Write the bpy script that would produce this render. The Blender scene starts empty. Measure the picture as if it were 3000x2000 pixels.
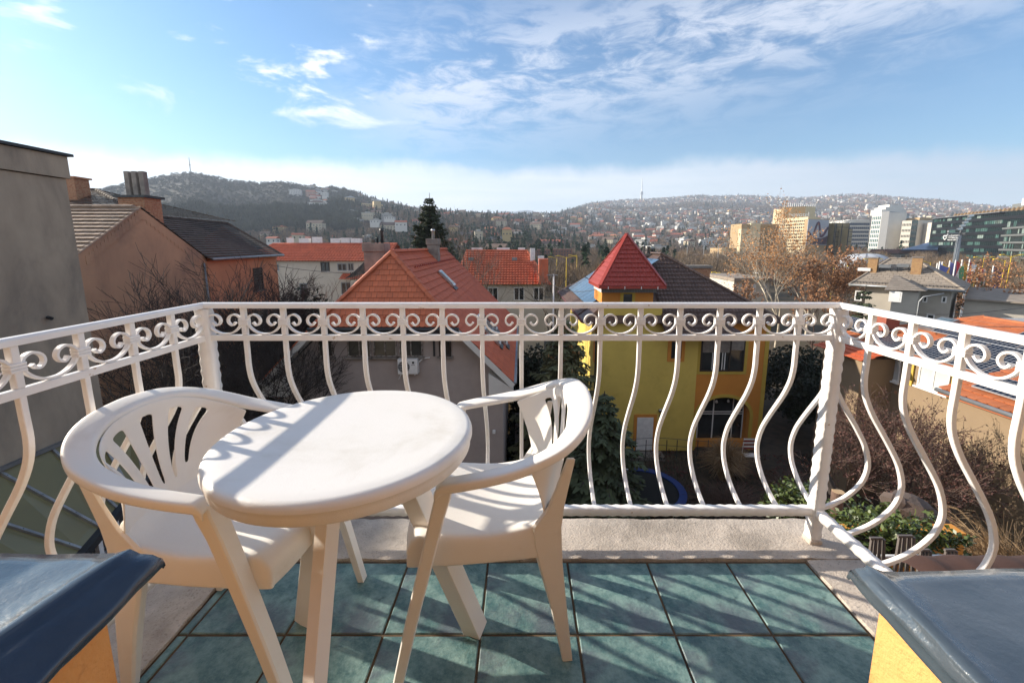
import bpy, math, random
import numpy as np
from mathutils import Vector, Matrix
sc = bpy.context.scene
COL = sc.collection
RD = random.Random(11)

# ------------------------------------------------------------------ camera, light, sky
F_PX, PX, PY, CAM_Z = 1220.0, 1528.0, 910.0, 1.30        # lens measured in the 3000 px photograph
PITCH = math.atan((PY - 718.0) / F_PX)
cam = bpy.data.cameras.new('camera'); camo = bpy.data.objects.new('camera', cam); COL.objects.link(camo)
cam.sensor_width = 36.0; cam.lens = 36.0 * F_PX / 3000.0
cam.shift_x = -(PX - 1500.0) / 3000.0
cam.shift_y = -(1000.0 - PY) / 3000.0
cam.clip_start = 0.05; cam.clip_end = 30000
camo.location = (0, 0, CAM_Z); camo.rotation_euler = (math.pi / 2 - PITCH, 0, 0)
sc.camera = camo
sc.view_settings.view_transform = 'Standard'; sc.view_settings.look = 'None'
sc.view_settings.gamma = 1.0; sc.view_settings.use_curve_mapping = False
sc.view_settings.exposure = 1.10
sc.cycles.max_bounces = 8; sc.cycles.diffuse_bounces = 4; sc.cycles.glossy_bounces = 3
sc.cycles.transmission_bounces = 4; sc.cycles.volume_bounces = 0; sc.cycles.transparent_max_bounces = 8
sc.cycles.caustics_reflective = False; sc.cycles.caustics_refractive = False
sc.cycles.use_denoising = True
SUN = Vector((-0.67, 0.245, 0.262)).normalized()            # direction towards the sun
sun_az = math.atan2(SUN.x, SUN.y); sun_el = math.asin(SUN.z)
sl = bpy.data.lights.new('sun', 'SUN'); sl.energy = 5.0; sl.angle = math.radians(0.53); sl.color = (1.0, 0.90, 0.76)
so = bpy.data.objects.new('sun', sl); COL.objects.link(so)
so.rotation_euler = SUN.to_track_quat('Z', 'Y').to_euler(); so.location = (-30, 12, 30)

world = bpy.data.worlds.new('World'); sc.world = world; world.use_nodes = True

class NT:
    """small helper to wire node trees"""
    def __init__(s, t): s.t = t
    def n(s, kind, **kw):
        nd = s.t.nodes.new(kind)
        for k, v in kw.items():
            if k.startswith('i_'):
                k2 = k[2:]
                nd.inputs[int(k2) if k2.isdigit() else k2.replace('_', ' ')].default_value = v
            else: setattr(nd, k, v)
        return nd
    def l(s, a, b): s.t.links.new(a, b)
    def val(s, x, sock):
        if isinstance(x, (int, float)): sock.default_value = x
        else: s.l(x, sock)
    def math(s, op, a, b=0.0, c=None, clamp=False):
        nd = s.n('ShaderNodeMath', operation=op, use_clamp=clamp)
        s.val(a, nd.inputs[0]); s.val(b, nd.inputs[1])
        if c is not None: s.val(c, nd.inputs[2])
        return nd.outputs[0]
    def sstep(s, x, a, b, lo=0.0, hi=1.0):
        nd = s.n('ShaderNodeMapRange', interpolation_type='SMOOTHSTEP')
        s.val(x, nd.inputs[0]); nd.inputs[1].default_value = a; nd.inputs[2].default_value = b
        nd.inputs[3].default_value = lo; nd.inputs[4].default_value = hi
        return nd.outputs[0]
    def noise(s, vec, scale, detail=5, rough=0.55, dist=0.0):
        nd = s.n('ShaderNodeTexNoise'); nd.inputs['Scale'].default_value = scale
        nd.inputs['Detail'].default_value = detail; nd.inputs['Roughness'].default_value = rough
        nd.inputs['Distortion'].default_value = dist
        if vec is not None: s.l(vec, nd.inputs['Vector'])
        return nd.outputs['Fac']
    def mix(s, f, a, b, blend='MIX'):
        nd = s.n('ShaderNodeMix', data_type='RGBA', blend_type=blend)
        s.val(f, nd.inputs[0])
        for x, i in ((a, 6), (b, 7)):
            if isinstance(x, (tuple, list)): nd.inputs[i].default_value = (*x[:3], 1)
            else: s.l(x, nd.inputs[i])
        return nd.outputs[2]

def build_world():
    t = NT(world.node_tree); world.node_tree.nodes.clear()
    out = t.n('ShaderNodeOutputWorld'); bg = t.n('ShaderNodeBackground'); t.l(bg.outputs[0], out.inputs[0])
    sky = t.n('ShaderNodeTexSky', sky_type='NISHITA', sun_disc=False)
    sky.sun_elevation = sun_el; sky.sun_rotation = sun_az
    sky.altitude = 200; sky.air_density = 1.25; sky.dust_density = 0.7; sky.ozone_density = 2.0
    bg.inputs[1].default_value = 0.064
    tc = t.n('ShaderNodeTexCoord'); g = tc.outputs['Generated']
    sx = t.n('ShaderNodeSeparateXYZ'); t.l(g, sx.inputs[0])
    el = t.math('ARCSINE', sx.outputs[2]); el = t.math('MULTIPLY', el, 57.2958)
    az = t.math('MULTIPLY', t.math('ARCTAN2', sx.outputs[0], sx.outputs[1]), 57.2958)
    # clouds lie on a flat layer: project the direction on it
    den = t.math('MAXIMUM', t.math('ADD', sx.outputs[2], 0.06), 0.02)
    cx = t.math('DIVIDE', sx.outputs[0], den); cy = t.math('DIVIDE', sx.outputs[1], den)
    cv = t.n('ShaderNodeCombineXYZ'); t.l(cx, cv.inputs[0]); t.l(cy, cv.inputs[1]); cvo = cv.outputs[0]
    def mapped(rot, scl):
        m = t.n('ShaderNodeMapping'); m.inputs['Rotation'].default_value = (0, 0, rot); m.inputs['Scale'].default_value = scl
        t.l(cvo, m.inputs['Vector']); return m.outputs[0]
    # broad veil of broken cloud high in the middle and to the right
    gm = t.n('ShaderNodeMapping'); gm.inputs['Scale'].default_value = (1.0, 1.0, 3.4); gm.inputs['Rotation'].default_value = (0.10, -0.22, 0); t.l(g, gm.inputs['Vector'])
    big = t.noise(gm.outputs[0], 2.6, 3, 0.5)
    fine = t.noise(gm.outputs[0], 9.5, 11, 0.66, 0.5)
    def bump2(x, c, w):   # soft window
        d = t.math('DIVIDE', t.math('SUBTRACT', x, c), w); return t.math('POWER', 2.718, t.math('MULTIPLY', t.math('MULTIPLY', d, d), -1.0))
    elc = t.math('SUBTRACT', el, t.math('MULTIPLY', az, 0.10))
    win = t.math('MULTIPLY', bump2(elc, 20.5, 6.2), t.math('MULTIPLY', t.sstep(az, -27.0, -10.0), t.sstep(az, 75.0, 50.0)))
    win = t.math('ADD', win, t.math('MULTIPLY', t.math('MULTIPLY', t.sstep(t.math('ABSOLUTE', az), 58.0, 85.0), 0.8), bump2(el, 28.0, 18.0)))  # more broken cloud outside the view, added to whiten and lift the ambient light
    f1 = t.math('ADD', t.math('MULTIPLY', fine, 0.75), t.math('MULTIPLY', big, 0.35))
    veil = t.math('MULTIPLY', t.sstep(f1, 0.44, 0.63), t.math('MINIMUM', win, 1.0))
    veil = t.math('MULTIPLY', veil, 0.66)
    behind = t.math('MULTIPLY', t.math('MULTIPLY', t.sstep(t.math('ABSOLUTE', az), 62.0, 95.0), bump2(el, 30.0, 34.0)), t.math('ADD', 0.45, t.math('MULTIPLY', fine, 0.5)))  # unseen thin cloud behind the camera, added as fill for the facades
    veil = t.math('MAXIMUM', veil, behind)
    # small bright wisps on the left
    gw = t.n('ShaderNodeMapping'); gw.inputs['Scale'].default_value = (1.0, 1.0, 2.6); gw.inputs['Rotation'].default_value = (0.30, 0.35, 0); t.l(g, gw.inputs['Vector'])
    w1 = t.noise(gw.outputs[0], 6.0, 9, 0.58, 0.4)
    wl = t.math('MULTIPLY', t.sstep(w1, 0.52, 0.68), t.sstep(az, -10.0, -22.0))
    wl = t.math('MULTIPLY', wl, t.sstep(el, 12.0, 16.0))
    # bank above the horizon with a ragged edge that slopes down towards the middle
    edge_n = t.noise(g, 3.2, 7, 0.6); edge_f = t.noise(g, 16.0, 5, 0.6)
    edge = t.math('SUBTRACT', 10.4, t.math('MULTIPLY', t.math('POWER', t.math('DIVIDE', az, 50.0), 2.0), 1.4))
    edge = t.math('ADD', edge, t.math('MULTIPLY', t.math('SUBTRACT', edge_n, 0.5), 4.5))
    edge = t.math('ADD', edge, t.math('MULTIPLY', t.math('SUBTRACT', edge_f, 0.5), 2.0))
    dd = t.math('SUBTRACT', edge, el)
    bank = t.sstep(dd, -0.4, 1.9)
    strat = t.n('ShaderNodeMapping'); strat.inputs['Scale'].default_value = (1.2, 1.2, 14.0); t.l(g, strat.inputs['Vector'])
    sn = t.noise(strat.outputs[0], 2.2, 6, 0.55)
    bank = t.math('MULTIPLY', bank, t.sstep(sn, 0.25, 0.62, 0.72, 1.0))
    bank = t.math('MULTIPLY', bank, t.sstep(az, 35.0, -20.0, 0.66, 0.90))
    # cloud brightness follows the angle to the sun
    sd = t.n('ShaderNodeVectorMath', operation='DOT_PRODUCT'); t.l(g, sd.inputs[0]); sd.inputs[1].default_value = SUN
    toward = t.math('POWER', t.math('MAXIMUM', sd.outputs['Value'], 0.0), 3.0)
    def cloudcol(c0, c1): return t.mix(toward, c0, c1)
    col = t.mix(1.0, sky.outputs[0], (0.64, 1.00, 1.31), 'MULTIPLY')
    warm = t.mix(t.sstep(dd, 3.0, 8.5), (8.2, 8.3, 8.6), (6.6, 7.2, 8.0))
    bcol = t.mix(t.math('MULTIPLY', t.sstep(az, 5.0, -42.0), 1.0), warm, (9.8, 9.9, 10.0))
    bcol = t.mix(t.sstep(az, 15.0, 50.0), bcol, (5.6, 5.7, 6.6))
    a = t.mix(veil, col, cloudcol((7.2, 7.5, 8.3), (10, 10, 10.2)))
    a = t.mix(wl, a, (10.5, 10.4, 10.3))
    a = t.mix(bank, a, bcol)
    t.l(a, bg.inputs[0])
build_world()

# ------------------------------------------------------------------ measuring on the photograph (2352 px wide copy)
_c, _s, _K = math.cos(PITCH), math.sin(PITCH), 3000 / 2352
def ray(px, py):
    x = (px * _K - PX) / F_PX; y = -(py * _K - PY) / F_PX
    return Vector((x, _c + y * _s, -_s + y * _c))
def at_y(px, py, Y): r = ray(px, py); return Vector((0, 0, CAM_Z)) + r * (Y / r.y)
def at_x(px, py, X): r = ray(px, py); return Vector((0, 0, CAM_Z)) + r * (X / r.x)
def at_z(px, py, Z): r = ray(px, py); return Vector((0, 0, CAM_Z)) + r * ((Z - CAM_Z) / r.z)
def at_plane(px, py, p, n):
    r = ray(px, py); o = Vector((0, 0, CAM_Z)); n = Vector(n)
    return o + r * ((Vector(p) - o).dot(n) / r.dot(n))

# ------------------------------------------------------------------ objects
WL = {}
def wl(o): return WL.get(o.name, Vector((0, 0, 0))) if o else Vector((0, 0, 0))
def tag(o, label=None, cat=None, group=None, kind=None):
    if label: o['label'] = label
    if cat: o['category'] = cat
    if group: o['group'] = group
    if kind: o['kind'] = kind
    return o
def thing(name, label, cat, loc=(0, 0, 0), rz=0.0, group=None):
    o = bpy.data.objects.new(name, None); COL.objects.link(o); o.empty_display_size = 0.2
    o.location = loc; o.rotation_euler = (0, 0, rz); WL[o.name] = Vector(loc)
    return tag(o, label, cat, group)
def link_mesh(name, me, parent=None, loc=None, origin=None):
    o = bpy.data.objects.new(name, me); COL.objects.link(o)
    if parent is not None: o.parent = parent
    if loc is not None: o.location = loc
    return o

class MB:
    def __init__(s): s.v = []; s.f = []; s.m = []
    def add(s, vs, fs, m=0):
        b = len(s.v); s.v += [Vector(p) for p in vs]
        for f in fs: s.f.append([b + i for i in f]); s.m.append(m)
        return s
    def poly(s, pts, m=0): return s.add(pts, [list(range(len(pts)))], m)
    def box(s, x0, x1, y0, y1, z0, z1, m=0):
        return s.add([(x0, y0, z0), (x1, y0, z0), (x1, y1, z0), (x0, y1, z0), (x0, y0, z1), (x1, y0, z1), (x1, y1, z1), (x0, y1, z1)],
                     [(0, 3, 2, 1), (4, 5, 6, 7), (0, 1, 5, 4), (1, 2, 6, 5), (2, 3, 7, 6), (3, 0, 4, 7)], m)
    def obox(s, c, ax, ay, az, m=0):
        c, ax, ay, az = Vector(c), Vector(ax), Vector(ay), Vector(az)
        vs = [c + ax * i + ay * j + az * k for k in (-1, 1) for j in (-1, 1) for i in (-1, 1)]
        return s.add(vs, [(0, 2, 3, 1), (4, 5, 7, 6), (0, 1, 5, 4), (1, 3, 7, 5), (3, 2, 6, 7), (2, 0, 4, 6)], m)
    def bar(s, a, b, w, h, m=0, up=(0, 0, 1)):
        a, b = Vector(a), Vector(b); d = (b - a); L = d.length; d.normalize()
        sd = d.cross(Vector(up));
        if sd.length < 1e-4: sd = d.cross(Vector((0, 1, 0)))
        sd.normalize(); u = sd.cross(d).normalized()
        return s.obox((a + b) / 2, d * L / 2, sd * w / 2, u * h / 2, m)
    def prism(s, pts, vec, m=0):
        n = len(pts); pts = [Vector(p) for p in pts]; vec = Vector(vec)
        fs = [list(range(n))[::-1], list(range(n, 2 * n))] + [(i, (i + 1) % n, n + (i + 1) % n, n + i) for i in range(n)]
        return s.add(pts + [p + vec for p in pts], fs, m)
    def sweep(s, path, prof, m=0, up=(0, 0, 1), closed=False, cap=True, scales=None):
        """prof: list of (a, b): a along the side vector, b along the up-ish vector"""
        path = [Vector(p) for p in path]; n = len(path); k = len(prof); vs = []
        pu = None
        for i, p in enumerate(path):
            if closed: d = path[(i + 1) % n] - path[i - 1]
            else: d = path[min(i + 1, n - 1)] - path[max(i - 1, 0)]
            if d.length < 1e-9: d = Vector((0, 0, 1))
            d.normalize()
            if pu is None or up is not None and not isinstance(up, str):
                ref = Vector(up) if up is not None and not isinstance(up, str) else (Vector((0, 0, 1)) if abs(d.z) < .9 else Vector((0, 1, 0)))
            else: ref = pu
            sd = d.cross(ref)
            if sd.length < 1e-5: sd = d.cross(Vector((0.01, 1, 0.02)))
            sd.normalize(); u = sd.cross(d).normalized(); pu = u
            sc_ = scales[i] if scales else 1.0
            vs += [p + sd * a * sc_ + u * b * sc_ for a, b in prof]
        fs = []
        for i in range(n if closed else n - 1):
            a, b = i * k, ((i + 1) % n) * k
            fs += [(a + j, a + (j + 1) % k, b + (j + 1) % k, b + j) for j in range(k)]
        if cap and not closed: fs += [list(range(k))[::-1], [(n - 1) * k + j for j in range(k)]]
        return s.add(vs, fs, m)
    def tube(s, path, r, n=8, m=0, cap=True):
        prof = [(math.cos(2 * math.pi * i / n), math.sin(2 * math.pi * i / n)) for i in range(n)]
        rs = r if isinstance(r, (list, tuple)) else [r] * len(path)
        return s.sweep(path, prof, m, up='auto', cap=cap, scales=rs)
    def lathe(s, prof, c=(0, 0, 0), n=24, m=0, axis='z'):
        vs = []; c = Vector(c)
        for r, z in prof:
            for i in range(n):
                a = 2 * math.pi * i / n
                if axis == 'z': vs.append(c + Vector((r * math.cos(a), r * math.sin(a), z)))
                elif axis == 'y': vs.append(c + Vector((r * math.cos(a), z, r * math.sin(a))))
                else: vs.append(c + Vector((z, r * math.cos(a), r * math.sin(a))))
        fs = []
        for j in range(len(prof) - 1):
            for i in range(n): fs.append((j * n + i, j * n + (i + 1) % n, (j + 1) * n + (i + 1) % n, (j + 1) * n + i))
        fs += [list(range(n))[::-1], [(len(prof) - 1) * n + i for i in range(n)]]
        return s.add(vs, fs, m)
    def mesh(s, name, mats, smooth=False, off=(0, 0, 0)):
        me = bpy.data.meshes.new(name); off = Vector(off)
        me.from_pydata([tuple(p - off) for p in s.v], [], s.f)
        if not isinstance(mats, (list, tuple)): mats = [mats]
        for m_ in mats: me.materials.append(m_)
        if len(mats) > 1: me.polygons.foreach_set('material_index', s.m)
        if smooth: me.polygons.foreach_set('use_smooth', [True] * len(me.polygons))
        me.update(); return me
    def build(s, name, mats, parent=None, smooth=False, origin=None, local=False, bevel=0, seg=2, auto=None, label=None):
        """vertices are world positions; a top-level object gets its own base as origin"""
        if local: off = Vector((0, 0, 0))
        elif parent is not None: off = wl(parent)
        else:
            if origin is None:
                xs = [p.x for p in s.v]; ys = [p.y for p in s.v]; zs = [p.z for p in s.v]
                origin = ((min(xs) + max(xs)) / 2, (min(ys) + max(ys)) / 2, min(zs))
            off = Vector(origin)
        me = s.mesh(name, mats, smooth, off)
        o = bpy.data.objects.new(name, me); COL.objects.link(o)
        if parent is not None:
            o.parent = parent; WL[o.name] = wl(parent)
        else:
            o.location = off; WL[o.name] = off
        if bevel:
            b = o.modifiers.new('bevel', 'BEVEL'); b.width = bevel; b.segments = seg; b.limit_method = 'ANGLE'; b.angle_limit = math.radians(35)
        if auto is not None:
            me.polygons.foreach_set('use_smooth', [True] * len(me.polygons)); me.set_sharp_from_angle(angle=math.radians(auto))
        if label: o['label'] = label
        return o

def copy_tree(o, parent=None, loc=None, rz=None, label=None, group=None):
    c = o.copy(); COL.objects.link(c)
    if parent is not None: c.parent = parent
    if loc is not None: c.location = loc
    if rz is not None: c.rotation_euler = (0, 0, rz)
    if label: c['label'] = label
    if group: c['group'] = group
    for ch in list(o.children): copy_tree(ch, c)
    return c

# ------------------------------------------------------------------ materials
MATS = {}
def mat(name, c1, c2=None, scale=4.0, rough=0.7, bump=0.0, bscale=60.0, detail=6, spots=None, metallic=0.0,
        rnd=0.0, spec=0.5, stain=None, coord='Object', stretch=(1, 1, 1), nrough=0.6, coat=0.0, trans=0.0):
    if name in MATS: return MATS[name]
    m = bpy.data.materials.new(name); m.use_nodes = True; t = NT(m.node_tree); m.node_tree.nodes.clear()
    out = t.n('ShaderNodeOutputMaterial'); b = t.n('ShaderNodeBsdfPrincipled'); t.l(b.outputs[0], out.inputs[0])
    tc = t.n('ShaderNodeTexCoord'); mp = t.n('ShaderNodeMapping'); mp.inputs['Scale'].default_value = stretch
    t.l(tc.outputs[coord], mp.inputs['Vector']); v = mp.outputs[0]
    if c2 is None: c2 = tuple(x * 0.85 for x in c1)
    col = t.mix(t.sstep(t.noise(v, scale, detail, nrough), 0.32, 0.68), c1, c2)
    if stain:  # (colour, scale, low, high, amount)
        sc_, lo, hi, am = stain[1:]
        col = t.mix(t.math('MULTIPLY', t.sstep(t.noise(v, sc_, 7, 0.65, 0.4), lo, hi), am), col, stain[0])
    if spots:
        sc_, lo, hi, am = spots[1:]
        col = t.mix(t.math('MULTIPLY', t.sstep(t.noise(v, sc_, 3, 0.5), lo, hi), am), col, spots[0])
    if rnd:
        oi = t.n('ShaderNodeObjectInfo'); k = t.math('ADD', t.math('MULTIPLY', oi.outputs['Random'], rnd), 1 - rnd / 2)
        hs = t.n('ShaderNodeHueSaturation'); t.l(col, hs.inputs['Color']); t.l(k, hs.inputs['Value']); col = hs.outputs[0]
    t.l(col, b.inputs['Base Color'])
    b.inputs['Roughness'].default_value = rough; b.inputs['Metallic'].default_value = metallic
    b.inputs['Specular IOR Level'].default_value = spec
    if coat: b.inputs['Coat Weight'].default_value = coat; b.inputs['Coat Roughness'].default_value = 0.08
    if trans: b.inputs['Transmission Weight'].default_value = trans
    if bump:
        bp = t.n('ShaderNodeBump'); bp.inputs['Strength'].default_value = 1.0; bp.inputs['Distance'].default_value = bump
        h = t.math('ADD', t.noise(v, bscale, 5, 0.6), t.math('MULTIPLY', t.noise(v, bscale * 0.18, 4, 0.6), 1.2))
        t.l(h, bp.inputs['Height']); t.l(bp.outputs[0], b.inputs['Normal'])
    MATS[name] = m; return m

def glass_mat(name, col=(0.02, 0.025, 0.03), rough=0.06, wav=0.0):
    """window glass over a dark room: a dark glossy sheet"""
    return mat(name, col, tuple(x * 0.6 for x in col), scale=1.2, rough=rough, spec=0.8, bump=wav, bscale=1.5)

# clip a convex/any polygon by a convex polygon in 2-D (Sutherland-Hodgman)
def clip2(subj, clip):
    def inside(p, a, b): return (b[0] - a[0]) * (p[1] - a[1]) - (b[1] - a[1]) * (p[0] - a[0]) >= -1e-9
    def inter(p, q, a, b):
        x1, y1, x2, y2 = *p, *q; x3, y3, x4, y4 = *a, *b
        d = (x1 - x2) * (y3 - y4) - (y1 - y2) * (x3 - x4)
        if abs(d) < 1e-12: return q
        t_ = ((x1 - x3) * (y3 - y4) - (y1 - y3) * (x3 - x4)) / d
        return (x1 + t_ * (x2 - x1), y1 + t_ * (y2 - y1))
    out = list(subj)
    area = sum(clip[i][0] * clip[(i + 1) % len(clip)][1] - clip[(i + 1) % len(clip)][0] * clip[i][1] for i in range(len(clip)))
    cl = clip if area > 0 else clip[::-1]
    for i in range(len(cl)):
        a, b = cl[i], cl[(i + 1) % len(cl)]; inp = out; out = []
        for j in range(len(inp)):
            p, q = inp[j - 1], inp[j]; ip, iq = inside(p, a, b), inside(q, a, b)
            if iq:
                if not ip: out.append(inter(p, q, a, b))
                out.append(q)
            elif ip: out.append(inter(p, q, a, b))
        if not out: return []
    return out
def poly_area(p): return abs(sum(p[i - 1][0] * p[i][1] - p[i][0] * p[i - 1][1] for i in range(len(p)))) / 2

def tile_profile(kind, w, l, th=0.02):
    """one roof tile in local axes: x across, y up the slope, z out of the slope; origin = lower left corner"""
    mb = MB(); lift = th * 1.3
    if kind == 'flat':       # plain tile, bottom corners clipped round
        pts = [(0.004, 0.02), (0.03, 0.004), (w / 2, -0.004), (w - 0.03, 0.004), (w - 0.004, 0.02), (w - 0.004, l), (0.004, l)]
        def z(y): return lift * (1 - y / l)
        top = [(x, y, z(y) + th) for x, y in pts]; bot = [(x, y, z(y)) for x, y in pts]; n = len(pts)
        mb.add(top + bot, [list(range(n))] + [(n + i, n + (i + 1) % n, (i + 1) % n, i) for i in range(4)])
    elif kind == 'plain':
        g = 0.004 if w < .3 else .009
        mb.add([(g, 0, lift), (w - g, 0, lift), (w - g, 0, lift + th), (g, 0, lift + th), (w - g, l, th * .3), (g, l, th * .3), (g, l, 0), (w - g, l, 0)],
               [(0, 1, 2, 3), (3, 2, 4, 5), (0, 3, 5, 6), (1, 7, 4, 2)])
    else:                    # wave tile
        n = 6; vs = []
        for y, lf in ((0, lift + th), (l, 0.0)):
            for i in range(n + 1):
                u = i / n; vs.append((w * u, y, lf + 0.5 * (1 - math.cos(2 * math.pi * u)) * w * 0.17))
        for i in range(n + 1): u = i / n; vs.append((w * u, 0, lift * .2 + 0.5 * (1 - math.cos(2 * math.pi * u)) * w * 0.17))
        fs = [(i, i + 1, n + 2 + i, n + 1 + i) for i in range(n)] + [(2 * n + 2 + i, 2 * n + 3 + i, i + 1, i) for i in range(n)]
        mb.add(vs, fs)
    return mb

def tile_slope(parent, poly3, along, kind, w, l, m, name='roof_tile', limit=300, th=0.02, stagger=True, cutname='tile_row'):
    """lay tiles on the plane polygon poly3 (world points, lowest edge parallel to `along`): the nearest whole tiles are objects,
    the rest and those cut at hips are joined into one part"""
    P = [Vector(p) for p in poly3]; u = Vector(along).normalized()
    n = Vector((0, 0, 0))
    for i in range(len(P)): n += (P[i] - P[0]).cross(P[(i + 1) % len(P)] - P[0])
    n.normalize()
    if n.z < 0: n = -n
    v = n.cross(u).normalized()
    if v.z < 0: v = -v; 
    if u.cross(v).dot(n) < 0: u = -u
    o = P[0]; pp = [((p - o).dot(u), (p - o).dot(v)) for p in P]
    u0 = min(p[0] for p in pp); u1 = max(p[0] for p in pp); v0 = min(p[1] for p in pp); v1 = max(p[1] for p in pp)
    proto = tile_profile(kind, w, l * 1.08, th); rot = Matrix((u, v, n)).transposed()
    whole = []; rest = MB(); r = 0; y = v0
    while y < v1 - 0.02:
        x = u0 - (w / 2 if (stagger and r % 2) else 0)
        while x < u1:
            q = [(x, y), (x + w, y), (x + w, y + l), (x, y + l)]
            c = clip2(q, pp); a = poly_area(c) if len(c) > 2 else 0
            if a > 0.97 * w * l: whole.append((x, y))
            elif a > 0.02 * w * l:
                lift = th * 1.3
                top = [(px_, py_, th * .6 + lift * (1 - (py_ - y) / l)) for px_, py_ in c]
                bot = [(px_, py_, 0) for px_, py_ in c]; k = len(c)
                vs = [o + u * a_ + v * b_ + n * c_ for a_, b_, c_ in top + bot]
                rest.add(vs, [list(range(k))] + [(k + i, k + (i + 1) % k, (i + 1) % k, i) for i in range(k)])
            x += w
        y += l; r += 1
    whole.sort(key=lambda q: (o + u * q[0] + v * q[1] - Vector((0, 0, CAM_Z))).length)
    me = proto.mesh(name, m, smooth=(kind == 'wave')); base = wl(parent)
    if kind == 'wave': me.set_sharp_from_angle(angle=math.radians(50))
    rq = rot.to_quaternion()
    for x, y in whole[:limit]:
        ob = bpy.data.objects.new(name, me); COL.objects.link(ob); ob.parent = parent
        ob.rotation_mode = 'QUATERNION'; ob.rotation_quaternion = rq
        jx = RD.uniform(-.003, .003)
        ob.location = o + u * (x + jx) + v * (y + RD.uniform(-.004, .004)) + n * RD.uniform(0, .004) - base
    for x, y in whole[limit:]:
        b0 = o + u * x + v * y
        rest.add([b0 + rot @ p for p in proto.v], proto.f)
    if rest.v:
        ro = rest.build(cutname, m, parent, auto=40); ro['kind'] = 'stuff'
    return u, v, n
# ------------------------------------------------------------------ balcony
M_tile = mat('glazed_floor_tile', (0.045, 0.120, 0.125), (0.235, 0.350, 0.320), scale=10, detail=14, nrough=0.74, rough=0.40, bump=0.0022, bscale=90,
             stain=((0.10, 0.115, 0.14), 3.1, 0.46, 0.64, 0.8), spots=((0.02, 0.035, 0.04), 13, 0.68, 0.78, 0.7), rnd=0.16, spec=0.35)
M_grout = mat('grout', (0.13, 0.085, 0.045), (0.05, 0.032, 0.02), scale=9, rough=0.95, bump=0.002)
M_conc = mat('weathered_concrete', (0.55, 0.48, 0.41), (0.43, 0.375, 0.32), scale=6, rough=0.92, bump=0.004, bscale=120,
             spots=((0.20, 0.17, 0.145), 140, 0.55, 0.72, 0.6), stain=((0.26, 0.225, 0.19), 3.3, 0.5, 0.7, 0.7))
M_white = mat('white_rail_paint', (0.84, 0.815, 0.79), (0.79, 0.76, 0.735), scale=14, rough=0.36, bump=0.0006, bscale=130,
              spots=((0.42, 0.27, 0.14), 34, 0.70, 0.76, 0.7))
M_plastic = mat('cream_white_plastic', (0.82, 0.785, 0.735), (0.80, 0.76, 0.705), scale=3.5, rough=0.38, bump=0.00025, bscale=240,
                stain=((0.60, 0.52, 0.42), 4.2, 0.56, 0.76, 0.35), spec=0.45)
M_top = mat('table_top_plastic', (0.79, 0.765, 0.73), (0.77, 0.745, 0.70), scale=3, rough=0.42, bump=0.00035, bscale=330,
            stain=((0.52, 0.47, 0.38), 3.0, 0.50, 0.70, 0.45), spots=((0.40, 0.34, 0.25), 19, 0.73, 0.80, 0.5))
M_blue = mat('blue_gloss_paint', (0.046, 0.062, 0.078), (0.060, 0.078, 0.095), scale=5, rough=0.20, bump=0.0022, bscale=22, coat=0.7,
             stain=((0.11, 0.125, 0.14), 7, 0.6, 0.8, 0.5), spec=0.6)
M_blue_shade = mat('shaded_blue_gloss_paint', (0.020, 0.030, 0.052), (0.030, 0.044, 0.070), scale=5, rough=0.24, bump=0.0024, bscale=22, coat=0.6, spec=0.6)  # darker copy for the left cap's sloped edge, shade put into the colour
M_orange = mat('orange_stucco', (0.74, 0.38, 0.13), (0.66, 0.32, 0.10), scale=6, rough=0.95, bump=0.004, bscale=110,
               stain=((0.42, 0.17, 0.05), 11, 0.58, 0.72, 0.8))

M_black = mat('black_void', (0.006, 0.006, 0.006), rough=0.9)
TX = [-1.165, -1.129, -0.799, -0.469, -0.139, 0.190, 0.520, 0.850, 1.180]
TY = [1.548, 1.222, 0.894, 0.566, 0.238, -0.09]
flo = MB().box(-1.17, 1.185, -0.3, 1.552, -0.16, -0.0045).build('balcony_floor', M_grout); tag(flo, kind='structure')
flo['label'] = 'balcony floor of green glazed tiles in brown grout'
tile_me = {}
for i in range(len(TX) - 1):
    for j in range(len(TY) - 1):
        g = 0.0042; x0, x1 = TX[i] + (g if i else .004), TX[i + 1] - g; y0, y1 = TY[j + 1] + g, TY[j] - g
        key = (round(x1 - x0, 3), round(y1 - y0, 3))
        if key not in tile_me:
            hx, hy, b = (x1 - x0) / 2, (y1 - y0) / 2, 0.003
            mb = MB(); mb.add([(-hx, -hy, -.012), (hx, -hy, -.012), (hx, hy, -.012), (-hx, hy, -.012), (-hx, -hy, -b), (hx, -hy, -b), (hx, hy, -b), (-hx, hy, -b),
                    (-hx + b, -hy + b, 0), (hx - b, -hy + b, 0), (hx - b, hy - b, 0), (-hx + b, hy - b, 0)],
                   [(0, 1, 5, 4), (1, 2, 6, 5), (2, 3, 7, 6), (3, 0, 4, 7), (4, 5, 9, 8), (5, 6, 10, 9), (6, 7, 11, 10), (7, 4, 8, 11), (8, 9, 10, 11)])
            tile_me[key] = mb.mesh('floor_tile', M_tile)
        o = link_mesh('floor_tile', tile_me[key], flo, Vector(((x0 + x1) / 2, (y0 + y1) / 2, RD.uniform(-.0008, .0008))) - wl(flo))
        o.rotation_euler = (RD.uniform(-.003, .003), RD.uniform(-.003, .003), RD.uniform(-.002, .002))

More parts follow.
